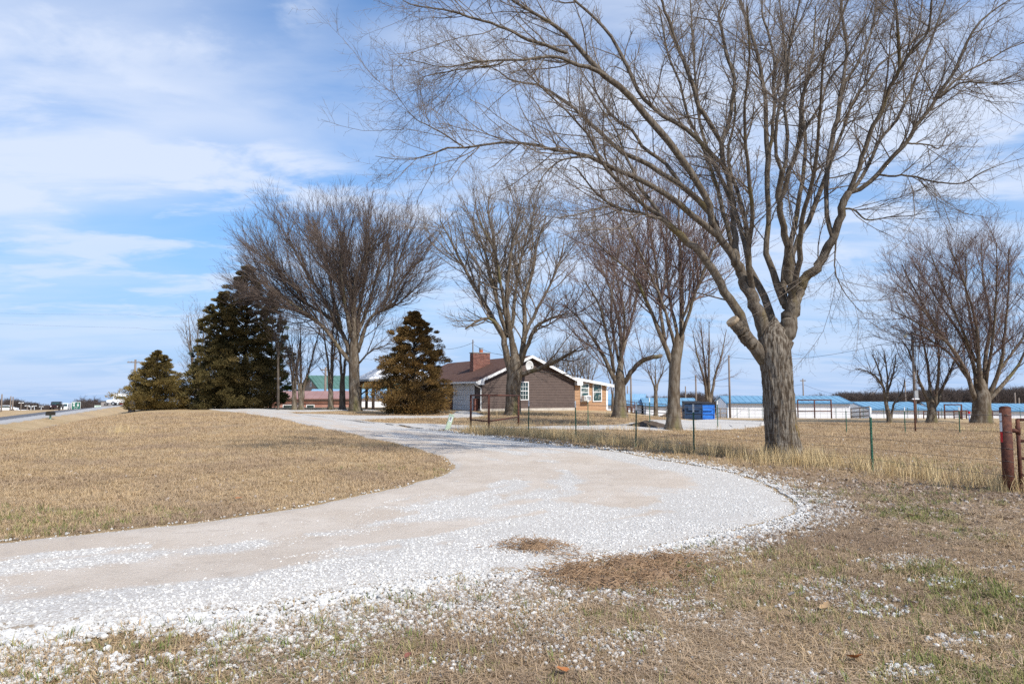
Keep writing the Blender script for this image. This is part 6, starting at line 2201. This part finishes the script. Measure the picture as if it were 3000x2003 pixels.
pole('utility_pole', 'wooden pole with crossarm behind the squat cedar', 397, 1053, 1198, 95, .16, 1.1)
pole('utility_pole', 'slim wooden pole rising between maple trunk and dumpsters, taller than its neighbours', 2135, 1040, 1216, 78, .11)
pole('utility_pole', 'dark pole standing behind the bright dumpster post', 2038, 1098, 1190, 90, .11)
pole('utility_pole', 'short pole between the rough tree and the dumpsters', 2008, 1131, 1180, 130, .12)
pole('utility_pole', 'dark pole beside the stocky tree over the pale roof', 1848, 1095, 1180, 95, .13)
pole('utility_pole', 'short dark pole right against the stocky tree', 1838, 1130, 1160, 140, .13)
pole('utility_pole', 'pole with short arm right of the maple trunk', 2352, 1109, 1175, 125, .12, .5)
pole('utility_pole', 'pole behind the low crooked tree', 2651, 1118, 1185, 120, .12)
pole('utility_pole', 'weathered pole in front of the big left trees by the green barn', 954, 1075, 1150, 90, .15, .6)
for px, yt in ((2973, 1150), (2985, 1165)):
    pole('utility_pole', 'far pole before the woods at the right edge, ' + ('taller' if px < 2980 else 'shorter') + ' of two', px, yt, 1190, 150, .16)
# lamp pole
lp = pole('lamp_pole', 'tall grey pole with yard lamp and meter box in the pasture', 2672, 972, 1238, 50, .10, cat='lamp pole')
zt = W(2672, 972, 50)[2] - lp.location.z
MB().cyl((0, 0, zt - .05), (-.48, 0, zt - .02), .02, .02, 8).build('lamp_arm', M['steel'], lp)
MB().cyl((-.50, 0, zt - .02), (-.50, 0, zt - .10), .05, .09, 12).cyl((-.50, 0, zt - .10), (-.50, 0, zt - .2), .10, .10, 12).build('lamp_head', M['steel'], lp, True)
MB().cyl((-.50, 0, zt - .2), (-.50, 0, zt - .42), .12, .09, 12).build('lamp_globe', M['lampglass'], lp, True)
MB().box(-.14, .14, -.24, -.105, 1.75, 2.35).build('meter_box', M['steel'], lp, bevel=.02)
MB().cyl((.13, -.1, 2.3), (.13, -.1, zt - .3), .028, .028, 8).build('conduit', M['steel'], lp)
MB().cyl((-.02, -.27, 2.45), (-.02, -.27, 2.5), .06, .06, 8).build('meter', M['dark'], lp)


def line(label, pts, r=.012, sag=.4):
    P = []
    for (a, b) in zip(pts[:-1], pts[1:]):
        A, B = W(*a), W(*b)
        for i in range(24):
            f = i / 24
            P.append(A + (B - A) * f - np.array([0, 0, sag * 4 * f * (1 - f)]))
    P.append(W(*pts[-1]))
    P = np.array(P)
    V, F = tubes(P[None], np.full((1, len(P)), r), 5)
    return obj('overhead_wire', mesh_np('overhead_wire', V, F, True), M['black'], None, label=label, category='wire')


line('single wire running from the maple side to the lamp pole', [(2135, 1045, 78), (2672, 985, 50)], .014, .9)
line('upper thin power line crossing the sky at far left', [(-300, 905, 120), (397, 921, 95), (560, 925, 97)], .007, .3)
line('lower thin power line crossing the sky at far left', [(-300, 930, 120), (400, 960, 97), (560, 962, 99)], .007, .3)
line('wire running from the chimney mast to the left', [(1389, 1002, 60), (1290, 1023, 66), (1110, 1040, 80)], .014, .2)
line('wire running from the chimney mast to the right behind the tree', [(1389, 1010, 60), (1480, 1040, 62), (1700, 1075, 80)], .014, .2)
line('wire hanging between the poles right of the maple', [(2230, 1130, 100), (2352, 1125, 125), (2460, 1155, 130)], .02, .3)
line('wire between the poles over the dumpsters', [(1848, 1110, 95), (2038, 1102, 90), (2135, 1130, 78)], .014, .5)

# ------------------------------------------------------------------ far left: roadside signs, vehicles, poles
def text(parent, body, x, z, size, m, y=-.045, name='lettering', cx=True, sx=1.0):
    c = bpy.data.curves.new(name, 'FONT')
    c.body = body
    c.size = size
    c.align_x = 'CENTER' if cx else 'LEFT'
    c.align_y = 'CENTER'
    c.extrude = .004
    c.resolution_u = 2
    c.materials.append(m)
    tmp = bpy.data.objects.new('tmp', c)
    COL.objects.link(tmp)
    bpy.context.view_layer.update()
    me = bpy.data.meshes.new_from_object(tmp.evaluated_get(bpy.context.evaluated_depsgraph_get()))
    bpy.data.objects.remove(tmp)
    o = obj(name, me, m, parent)
    o.location = (x, y, z)
    o.rotation_euler = (math.pi / 2, 0, 0)
    o.scale = (sx, 1, 1)
    return o


def at(px, Y):
    x = W(px, 1200, Y)[0]
    return x, Y, float(ground0(x, Y))


def place(name, label, cat, px, Y, py_base=None, rz=0.0, group=None):
    x, y, z = at(px, Y)
    if py_base is not None:
        z = min(z, W(px, py_base, Y)[2])
    return thing(name, label, cat, (x, y, z), rz, group), z


def zz(py, Y, z0):
    return W(300, py, Y)[2] - z0


# green highway sign
Y = 150
t, z0 = place('highway_sign', 'green highway direction sign on posts beside the road', 'road sign', 222.5, Y)
s = Y / 2000
w = 25.5 * s
zt, zb = zz(1177, Y, z0), zz(1204, Y, z0)
MB().box(-w / 2, w / 2, -.03, .0, zb, zt).build('face', M['signgreen'], t)
bd = MB()
k = .05
bd.box(-w / 2 - .02, w / 2 + .02, -.038, -.031, zt - k, zt + .02).box(-w / 2 - .02, w / 2 + .02, -.038, -.031, zb - .02, zb + k).box(-w / 2 - .02, -w / 2 + k, -.038, -.031, zb + k, zt - k).box(w / 2 - k, w / 2 + .02, -.038, -.031, zb + k, zt - k)
bd.build('border', M['signwhite'], t)
hgt = zt - zb
text(t, 'Neosho', 0, zb + hgt * .44, .30, M['signwhite'])
text(t, 'Granby', 0, zb + hgt * .27, .30, M['signwhite'])
text(t, 'EXIT 1 MILE', 0, zb + hgt * .10, .19, M['signwhite'])
text(t, 'EAST', w * .22, zb + hgt * .88, .22, M['signwhite'])
MB().box(-w * .40, -w * .10, -.045, -.032, zb + hgt * .83, zb + hgt * .93).build('banner', M['signwhite'], t)
for x in (-w * .24, w * .22):
    sh = MB().cyl((x, -.032, zb + hgt * .66), (x, -.044, zb + hgt * .66), .24, .24, 16)
    sh.build('route_shield', M['signwhite'], t)
    text(t, '60', x, zb + hgt * .66, .26, M['black'], -.05)
for x in (-w * .32, w * .32):
    MB().box(x - .06, x + .06, .0, .1, -.3, zt).build('post', M['steel'], t)

# grey rock cut and far hills behind it
def hill(name, lab, pts, Y, thick, m, kind='structure'):
    """ridge mound whose crest passes the given pixels"""
    vs, fs = [], []
    n = len(pts)
    prof = [(-1.0, 0), (-.55, .45), (-.2, .88), (0, 1.0), (.4, .8), (1.0, 0)]
    for (px, py) in pts:
        c = W(px, py, Y)
        zb = -22.0
        for q, h in prof:
            vs.append((c[0] - .3 * q * thick * 0, Y + q * thick, zb + (c[2] - zb) * h))
    K = len(prof)
    for i in range(n - 1):
        for j in range(K - 1):
            a = i * K + j
            fs.append((a, a + K, a + K + 1, a + 1))
    return MB().add(vs, fs).build(name, m, None, True, kind=kind, label=lab)


hill('hill', 'low brown grass hill beyond the highway', [(60, 1225), (120, 1212), (160, 1203), (185, 1200.5), (215, 1201.5), (260, 1204), (330, 1212), (420, 1222)], 420, 120, M['dirt'])
hill('hill', 'wooded ridge foot at the far left', [(-400, 1178), (-200, 1180), (0, 1184), (60, 1188), (110, 1196), (150, 1206), (200, 1214), (260, 1224)], 520, 150, mat('wooded hill floor', (.085, .065, .055), .95, (.12, .095, .08), .05))
rk_ = thing('rock_cut', 'grey rock cut face beside the far highway', 'rock', (*at(215, 230)[:2], at(215, 230)[2]))
zc0 = rk_.location.z
s = 230 / 2000
nn = 16
vs, fs = [], []
rr = random.Random(2)
for i in range(nn):
    f = i / (nn - 1)
    px = 199 + 34 * f
    top = 1201.5 + (1.5 if f < .9 else 8 * (f - .9) * 10) - (2 if .1 < f < .8 else 0)
    if f < .12:
        top = 1213 - 90 * f
    x = W(px, 1200, 230)[0] - rk_.location.x
    for j in range(6):
        h = j / 5
        vs.append((x + rr.uniform(-.15, .15), -2.5 * (1 - h) + rr.uniform(-.3, .3), (zz(1224, 230, zc0)) * (1 - h) + h * zz(top, 230, zc0)))
    vs.append((x, 6, zz(top, 230, zc0)))
for i in range(nn - 1):
    for j in range(6):
        a = i * 7 + j
        fs.append((a, a + 7, a + 8, a + 1))
MB().add(vs, fs).build('face', M['rockgrey'], rk_)

# mailboxes on the shoulder
Y = 66
t, z0 = place('mailbox', 'large dark mailbox on a pale green post at the road shoulder', 'mailbox', 148.5, Y, 1232)
MB().box(-.07, .07, -.05, .05, -.1, .52).build('post', M['tealpost'], t)
bx_ = MB()
ar = [(-.25, .52), (.25, .52), (.25, .78)] + [(.25 * math.cos(a), .78 + .14 * math.sin(a)) for a in np.linspace(.3, math.pi - .3, 6)] + [(-.25, .78)]
bx_.prism(ar, 'y', -.35, .35)
bx_.build('box', M['mailbox'], t)
MB().box(-.19, .19, -.37, -.352, .56, .80).build('box_door', M['mailbox'], t)
Y = 118
t, z0 = place('mailbox', 'small dark mailbox on a brown post farther down the shoulder', 'mailbox', 173, Y)
MB().box(-.09, .09, -.06, .06, -.2, .75).build('post', M['post'], t)
MB().prism([(-.22, .75), (.22, .75), (.22, 1.0), (.12, 1.15), (-.12, 1.15), (-.22, 1.0)], 'y', -.4, .4).build('box', M['mailbox'], t)


def vehicle(name, label, px, py, Y, m, kind, rz):
    x = W(px, py, Y)
    t = thing(name, label, 'van' if kind == 'van' else 'car', (x[0], Y, float(ground0(x[0], Y)) + .06), rz)
    if kind == 'van':
        pr = [(-2.5, .35), (2.5, .35), (2.55, .95), (2.1, 1.15), (1.6, 1.95), (-2.45, 2.0)]
        wn_ = [(1.95, 1.2), (1.55, 1.8), (1.0, 1.8), (1.0, 1.2)]
    elif kind == 'pickup':
        pr = [(-2.7, .45), (2.6, .45), (2.65, .95), (1.5, 1.12), (.9, 1.75), (-.5, 1.78), (-.75, 1.15), (-2.7, 1.12)]
        wn_ = [(1.35, 1.15), (.85, 1.65), (-.4, 1.66), (-.55, 1.15)]
    else:
        pr = [(-2.2, .35), (2.2, .35), (2.2, .85), (1.3, 1.0), (.7, 1.5), (-1.0, 1.52), (-1.7, 1.05), (-2.2, .95)]
        wn_ = [(1.15, 1.0), (.65, 1.42), (-.95, 1.44), (-1.45, 1.05)]
    MB().prism(pr, 'y', -.9, .9).build('body', m, t, bevel=.06)
    for sy in (-.92, .905):
        MB().prism(wn_, 'y', sy, sy + .015).build('side_window', M['glass'], t)
    xf = pr[2][0]
    for sy in (-.6, .6):
        MB().cyl((xf - .02, sy, .78), (xf + .03, sy, .78), .11, .11, 10).build('headlight', M['signwhite'], t)
    MB().hexa([(wn_[0][0] + .06, -.78, wn_[0][1] + .02), (wn_[0][0] + .06, .78, wn_[0][1] + .02), (wn_[1][0] + .08, .7, wn_[1][1]), (wn_[1][0] + .08, -.7, wn_[1][1]), (wn_[0][0] + .12, -.78, wn_[0][1] + .02), (wn_[0][0] + .12, .78, wn_[0][1] + .02), (wn_[1][0] + .14, .7, wn_[1][1] + .02), (wn_[1][0] + .14, -.7, wn_[1][1] + .02)]).build('windscreen', M['glass'], t)
    for sx in (-1.5, 1.5):
        for sy in (-.86, .86):
            wh = bpy.data.objects.new('wheel', None)
            COL.objects.link(wh)
            wh.parent = t
            wh.location = (sx, sy, .34)
            MB().cyl((0, -.11, 0), (0, .11, 0), .34, .34, 16).build('tyre', M['tyre'], wh, True)
            MB().cyl((0, -.116, 0), (0, .116, 0), .19, .19, 12).build('rim', M['steel'], wh)
    return t


AXR = math.atan2(TY, TX) + math.pi     # heading towards the camera along the highway
vehicle('van', 'white van coming along the far highway', 190, 1219, 175, M['carwhite'], 'van', AXR)
vehicle('pickup_truck', 'dark maroon pickup on the highway behind the mailboxes', 165, 1220, 150, M['cardark'], 'pickup', AXR)
vehicle('parked_car', 'white car parked far left beyond the highway', 19, 1216.5, 165, M['carwhite'], 'car', .3)
vehicle('parked_car', 'grey car parked beside the white one at far left', 8, 1216.5, 168, M['steel'], 'car', .2)

# white roadside trailer, banner, orange sign, workshop
Y = 140
t, z0 = place('box_trailer', 'white box trailer parked beyond the highway at far left', 'trailer', 84, Y, 1223)
MB().box(-.62, .45, 0, 3.0, .12, 1.15).build('body', M['metalwhite'], t)
MB().box(.451, .62, .1, 2.9, .12, 1.12).build('nose', M['carwhite'], t)
for y_ in (.9, 1.8):
    MB().cyl((.40, y_, .16), (.50, y_, .16), .16, .16, 12).build('wheel', M['tyre'], t)
Y = 150
t, z0 = place('banner_sign', 'white banner sign with blue print at far left', 'sign', 45.5, Y, 1218)
MB().box(-.55, .55, -.02, .02, .1, .55).build('face', M['signwhite'], t)
for dx_ in (-.5, .5):
    MB().box(dx_ - .03, dx_ + .03, .021, .07, -.1, .5).build('post', M['steel'], t)
pm_ = MB()
for x in (-.25, -.05, .15, .3):
    pm_.box(x, x + .12, -.03, -.021, .26, .38)
pm_.build('print', M['purple'], t)
Y = 165
t, z0 = place('workshop', 'low grey roofed workshop behind the white banner', 'building', 44, Y, 1216)
MB().box(-.9, .9, .5, 4, 0, .75).build('wall', M['dark'], t)
MB().hexa([(-1.1, .2, .7), (1.1, .2, .7), (1.1, 4.2, .7), (-1.1, 4.2, .7), (-.9, .9, 1.25), (.9, 1.6, 1.25), (.9, 3.2, 1.25), (-.9, 3.0, 1.25)]).build('roof', M['roofwhite'], t)
Y = 170
t, z0 = place('roadwork_sign', 'orange roadwork board on posts at far left', 'sign', 125.5, Y, 1219)
MB().box(-.46, .46, -.03, .0, .75, 1.45).build('face', M['orange'], t)
for x in (-.35, .35):
    MB().box(x - .03, x + .03, .001, .06, -.2, 1.4).build('post', M['pole'], t)
ob = MB()
for r_ in range(3):
    for c_ in range(4):
        ob.box(-.32 + c_ * .16, -.22 + c_ * .16, -.04, -.031, .88 + r_ * .18, .98 + r_ * .18)
ob.build('print', M['post'], t)
# twin arm lot lights
for i, (px, yt, Y) in enumerate(((62, 1179.5, 150), (80, 1188, 160), (91, 1190.5, 175), (101, 1188.5, 185), (121, 1190.5, 180))):
    t = pole('lot_light', 'twin armed lot light pole beyond the highway, ' + ('first', 'second', 'third', 'fourth', 'last')[i] + ' from the left', px, yt, 1220, Y, .09, cat='street light', group='twin armed lot lights', m=M['pole'] if i < 2 else M['steel'])
    h = W(px, yt, Y)[2] - t.location.z
    MB().box(-.55, .55, -.04, .04, h - .02, h + .06).build('arm', M['signwhite'], t)
    for sx in (-.55, .28):
        MB().box(sx, sx + .27, -.08, .08, h - .09, h - .022).build('lamp', M['signwhite'], t)
for i, (px, yt, Y) in enumerate(((6, 1154, 110), (32, 1160, 125), (38.5, 1162, 120))):
    pole('utility_pole', 'roadside wooden pole at far left, ' + ('nearest the frame edge', 'pale one of the pair', 'browner one of the pair')[i], px, yt, 1219, Y, .11)

# business signs left of the cedar
Y = 57.5
t, z0 = place('tombstone_sign', 'cream round topped sign with violet lettering before the squat cedar', 'sign', 386, Y, 1203)
zb, zt = zz(1193, Y, z0), zz(1172, Y, z0)
w = 19.5 * Y / 2000
sh_ = [(-w / 2, zb), (w / 2, zb), (w / 2, zt - w * .42)] + [(w / 2 * math.cos(a), zt - w * .42 + w * .42 * math.sin(a)) for a in np.linspace(.2, math.pi - .2, 9)] + [(-w / 2, zt - w * .42)]
MB().prism(sh_, 'y', -.06, .06).build('face', M['cream'], t)
text(t, 'EWING', 0, zb + (zt - zb) * .45, .135, M['purple'], -.075)
text(t, 'HOMES', 0, zb + (zt - zb) * .26, .135, M['purple'], -.075)
em = MB()
em.prism([(k_[0] * .55, k_[1]) for k_ in [(-.14, zb + (zt - zb) * .66), (.02, zb + (zt - zb) * .72), (.16, zb + (zt - zb) * .66), (.20, zb + (zt - zb) * .84), (.06, zb + (zt - zb) * .76), (-.02, zb + (zt - zb) * .84), (-.10, zb + (zt - zb) * .76), (-.2, zb + (zt - zb) * .84)]], 'y', -.075, -.062)
em.build('emblem', M['purple'], t)
MB().box(-w * .42, w * .42, -.12, .12, -.4, zb - .01).build('base', M['stonedark'], t)
Y = 160
t, z0 = place('monument_sign', 'grey stone monument sign with dark display panel left of the cedar', 'sign', 313, Y, 1210)
s = Y / 2000
w, dp = 35 * s, 1.6
zt = zz(1176, Y, z0)
MB().box(-w / 2, w / 2, 0, dp, -.5, zt).build('stone', M['stonegrey'], t)
MB().box(w / 2 + .002, w / 2 + 13 * s, .1, dp, -.5, zz(1185, Y, z0)).build('side_wall', M['stonedark'], t)
MB().box(-w / 2 - .1, w / 2 + .1, -.1, dp + .1, zt, zt + .14).build('coping', M['stonedark'], t)
MB().box(-w * .33, w * .33, -.05, -.002, zz(1201, Y, z0), zz(1192, Y, z0)).build('display', M['screen'], t)
dp_ = MB()
for i in range(5):
    dp_.box(-w * .25 + i * w * .10, -w * .19 + i * w * .10, -.065, -.052, zz(1198, Y, z0), zz(1195, Y, z0))
dp_.build('display_print', M['screentxt'], t)
lg = MB()
for a0, a1 in ((.6, 5.2),):
    n = 18
    for i in range(n):
        a, b = a0 + (a1 - a0) * i / n, a0 + (a1 - a0) * (i + 1) / n
        c_ = zz(1183.3, Y, z0)
        lg.cyl((.62 * math.cos(a), -.04, c_ + .22 * math.sin(a)), (.62 * math.cos(b), -.04, c_ + .22 * math.sin(b)), .035 + .05 * math.sin(math.pi * i / n), .035 + .05 * math.sin(math.pi * (i + 1) / n), 6)
lg.box(-.05, .3, -.06, -.02, zz(1184.4, Y, z0), zz(1181.8, Y, z0))
lg.build('logo', M['stonedark'], t)
MB().box(-w * .3, w * .3, -.04, -.003, zz(1187.7, Y, z0), zz(1187.1, Y, z0)).build('strapline', M['stonedark'], t)
Y = 190
t, z0 = place('billboard', 'white billboard with round black emblem on a steel pole', 'billboard', 347, Y, 1205)
s = Y / 2000
zt, zb = zz(1152, Y, z0), zz(1168, Y, z0)
MB().box(-16 * s, 22 * s, -.15, .15, zb, zt).build('face', M['signwhite'], t)
MB().cyl((0, .3, -.5), (0, .3, zt - .2), .14, .14, 12).build('pole', M['steel'], t)
rg = MB()
for i in range(20):
    a, b = 2 * math.pi * i / 20, 2 * math.pi * (i + 1) / 20
    c_ = zb + (zt - zb) * .36
    rg.cyl((-.78 + .28 * math.cos(a), -.17, c_ + .28 * math.sin(a)), (-.78 + .28 * math.cos(b), -.17, c_ + .28 * math.sin(b)), .05, .05, 6)
rg.cyl((-.78, -.16, zb + (zt - zb) * .36), (-.78, -.2, zb + (zt - zb) * .36), .10, .10, 10)
rg.build('emblem', M['black'], t)
MB().box(-1.2, -.1, -.17, -.152, zt - .26, zt - .20).box(.2, .9, -.17, -.152, zt - .26, zt - .20).build('print', M['steel'], t)
t, z0 = place('panel_sign', 'white panel sign with red lettering beside the monument', 'sign', 335, 175, 1208)
s = 175 / 2000
MB().box(-10 * s, 10 * s, -.1, .1, zz(1186, 175, z0), zz(1173, 175, z0)).build('face', M['signwhite'], t)
text(t, 'RIOT', -.12, zz(1179.3, 175, z0), .42, M['redprint'], -.115)
MB().box(.5, .7, -.115, -.102, zz(1183.5, 175, z0), zz(1180.5, 175, z0)).build('mark', M['signgreen'], t)
MB().cyl((10 * s + .1, 0, -.5), (10 * s + .1, 0, zz(1170, 175, z0)), .12, .12, 10).build('pole', M['steel'], t)
t, z0 = place('panel_sign', 'maroon panel sign with white lettering behind the cedar edge', 'sign', 361, 178, 1208)
s = 178 / 2000
MB().box(-12.5 * s, 12 * s, -.1, .1, zz(1185.5, 178, z0), zz(1174, 178, z0)).build('frame', M['signwhite'], t)
MB().box(-11.8 * s, 11.3 * s, -.115, -.101, zz(1184.5, 178, z0), zz(1175.3, 178, z0)).build('face', M['maroon'], t)
text(t, 'Royal', -.05, zz(1180, 178, z0), .52, M['cream'], -.13)
MB().box(-.1, .1, .0, .2, -.5, zz(1185.5, 178, z0) - .01).build('post', M['steel'], t)
t, z0 = place('panel_sign', 'pale green panel sign left of the monument', 'sign', 287, 185, 1212)
s = 185 / 2000
MB().box(-10 * s, 10 * s, -.1, .1, zz(1198, 185, z0), zz(1187, 185, z0)).build('face', mat('pale green sign', (.62, .72, .64), .6), t)
MB().box(-.6, .6, -.115, -.102, zz(1190.5, 185, z0), zz(1189.5, 185, z0)).box(-.7, .3, -.115, -.102, zz(1194, 185, z0), zz(1193.3, 185, z0)).build('print', M['signgreen'], t)
MB().box(-.12, .12, .101, .3, -.5, zz(1188, 185, z0)).build('post', M['steel'], t)
t, z0 = place('panel_sign', 'white lower panel sign below the pale green one', 'sign', 283.5, 165, 1213)
s = 165 / 2000
MB().box(-8.5 * s, 8.5 * s, -.1, .1, zz(1205.3, 165, z0), zz(1199, 165, z0)).build('face', M['signwhite'], t)
MB().box(-.38, .38, -.08, .08, zz(1210.5, 165, z0), zz(1205.7, 165, z0)).build('lower_face', M['signwhite'], t)
MB().box(-.2, .2, -.1, -.082, zz(1209, 165, z0), zz(1207, 165, z0)).build('print', M['purple'], t)
MB().box(-.08, .08, .101, .25, -.5, zz(1199.5, 165, z0)).build('post', M['steel'], t)
t, z0 = place('canopy_post', 'maroon topped post between the panel signs and monument', 'post', 292, 163, 1213)
MB().cyl((0, 0, -.5), (0, 0, zz(1198, 163, z0)), .07, .07, 8).build('shaft', M['maroon'], t)
MB().box(-.35, .3, -.2, .2, zz(1198, 163, z0), zz(1197, 163, z0)).build('cap', M['maroon'], t)
vehicle('pickup_truck', 'white pickup parked behind the crest left of the cream sign', 360, 1203, 128, M['carwhite'], 'pickup', math.radians(200))
t, z0 = place('shop_building', 'tan and grey shop building behind the maroon sign', 'building', 362, 200, 1210)
s = 200 / 2000
MB().box(-14 * s, 1 * s, 0, 6, -.5, zz(1185, 200, z0)).build('wall', M['stonedark'], t)
MB().box(1 * s + .002, 16 * s, -.2, 6, -.5, zz(1181, 200, z0)).build('annex', M['cream'], t)
MB().box(-14 * s - .1, 1 * s - .02, -.2, 6.2, zz(1185, 200, z0) + .001, zz(1184, 200, z0)).build('coping', M['steel'], t)


# ------------------------------------------------------------------ far woods
def small_bare(seed, H=9.0):
    rng = np.random.default_rng(seed)
    P, R = resample([(0, 0, -.3), (rng.normal(0, .2), 0, H * .35), (rng.normal(0, .4), rng.normal(0, .3), H * .95)], [.16, .12, .02], 8)
    b = P[None]
    r = R[None]
    p1, r1 = spawn(rng, b, r, 3.6, .2, 1, 38, 12, H * .42, .3, 5, .6, .07, .03, up=.35, wig=.12)
    p2, r2 = spawn(rng, p1, r1, 2.0, .1, 1, 38, 14, H * .17, .3, 3, .6, .035, .02, up=.2, wig=.15)
    p3, r3 = spawn(rng, p2, r2, 1.8, .1, 1, 40, 14, H * .09, .3, 2, .7, .022, .016, up=.1, wig=.15)
    V, F = cat_meshes([tubes(b, r, 5), tubes(p1, r1, 3), tubes(p2, r2, 3), tubes(p3, r3, 3)])
    return mesh_np('bare_tree', V, F)


wood_v = [small_bare(900 + i) for i in range(5)]
M['wood'] = leafmat('far bare wood', [(.060, .046, .042), (.085, .066, .058), (.11, .088, .078)])


def woods(name, label, spans):
    P, S = [], []
    for px0, px1, y_top0, y_top1, Y, dY, n in spans:
        f = RNG.random(n)
        px = px0 + (px1 - px0) * f
        yy = Y + RNG.uniform(0, dY, n)
        x = (px - 1500) / 2000 * yy
        zg = ground0(x, yy) if not name.startswith('ridge') else ground0(x, yy) * 0
        top = y_top0 + (y_top1 - y_top0) * f + RNG.normal(0, 2.2, n) + 5 * (fbm(px * .02, px * 0, 9, 3) - .5) * 2
        ztop = CAMH - (top - 1145) * yy / 2000
        h = np.clip(RNG.normal(9.5, 1.6, n), 6, 14)
        P.append(np.stack([x, yy, ztop - h], 1))
        S.append(h / 9.0)
    P = np.concatenate(P)
    S = np.concatenate(S)
    N = len(P)
    scatter(name, P, np.column_stack([RNG.normal(0, .04, (N, 2)), RNG.uniform(0, 6.28, N)]), S, wood_v, RNG.integers(0, 5, N), M['wood'], label)


woods('far_woods', 'dark bare woodland along the right horizon', [(2440, 2700, 1163, 1155, 240, 60, 420), (2680, 3100, 1154, 1146, 230, 60, 620), (1830, 2140, 1168, 1164, 320, 60, 260), (1960, 2060, 1158, 1160, 300, 30, 60), (2100, 2460, 1172, 1165, 320, 60, 200)])
woods('hillside_woods', 'dark bare woodland on the ridge at the far left', [(-250, 60, 1171, 1176, 430, 70, 420), (50, 150, 1176, 1196, 430, 70, 170), (140, 235, 1192, 1207, 480, 40, 90), (-250, 140, 1190, 1203, 400, 30, 260)])
woods('roadside_thicket', 'grey bare thicket behind the green sign', [(232, 300, 1179, 1183, 260, 25, 70), (225, 330, 1195, 1200, 250, 15, 60), (430, 560, 1192, 1188, 300, 30, 90)])
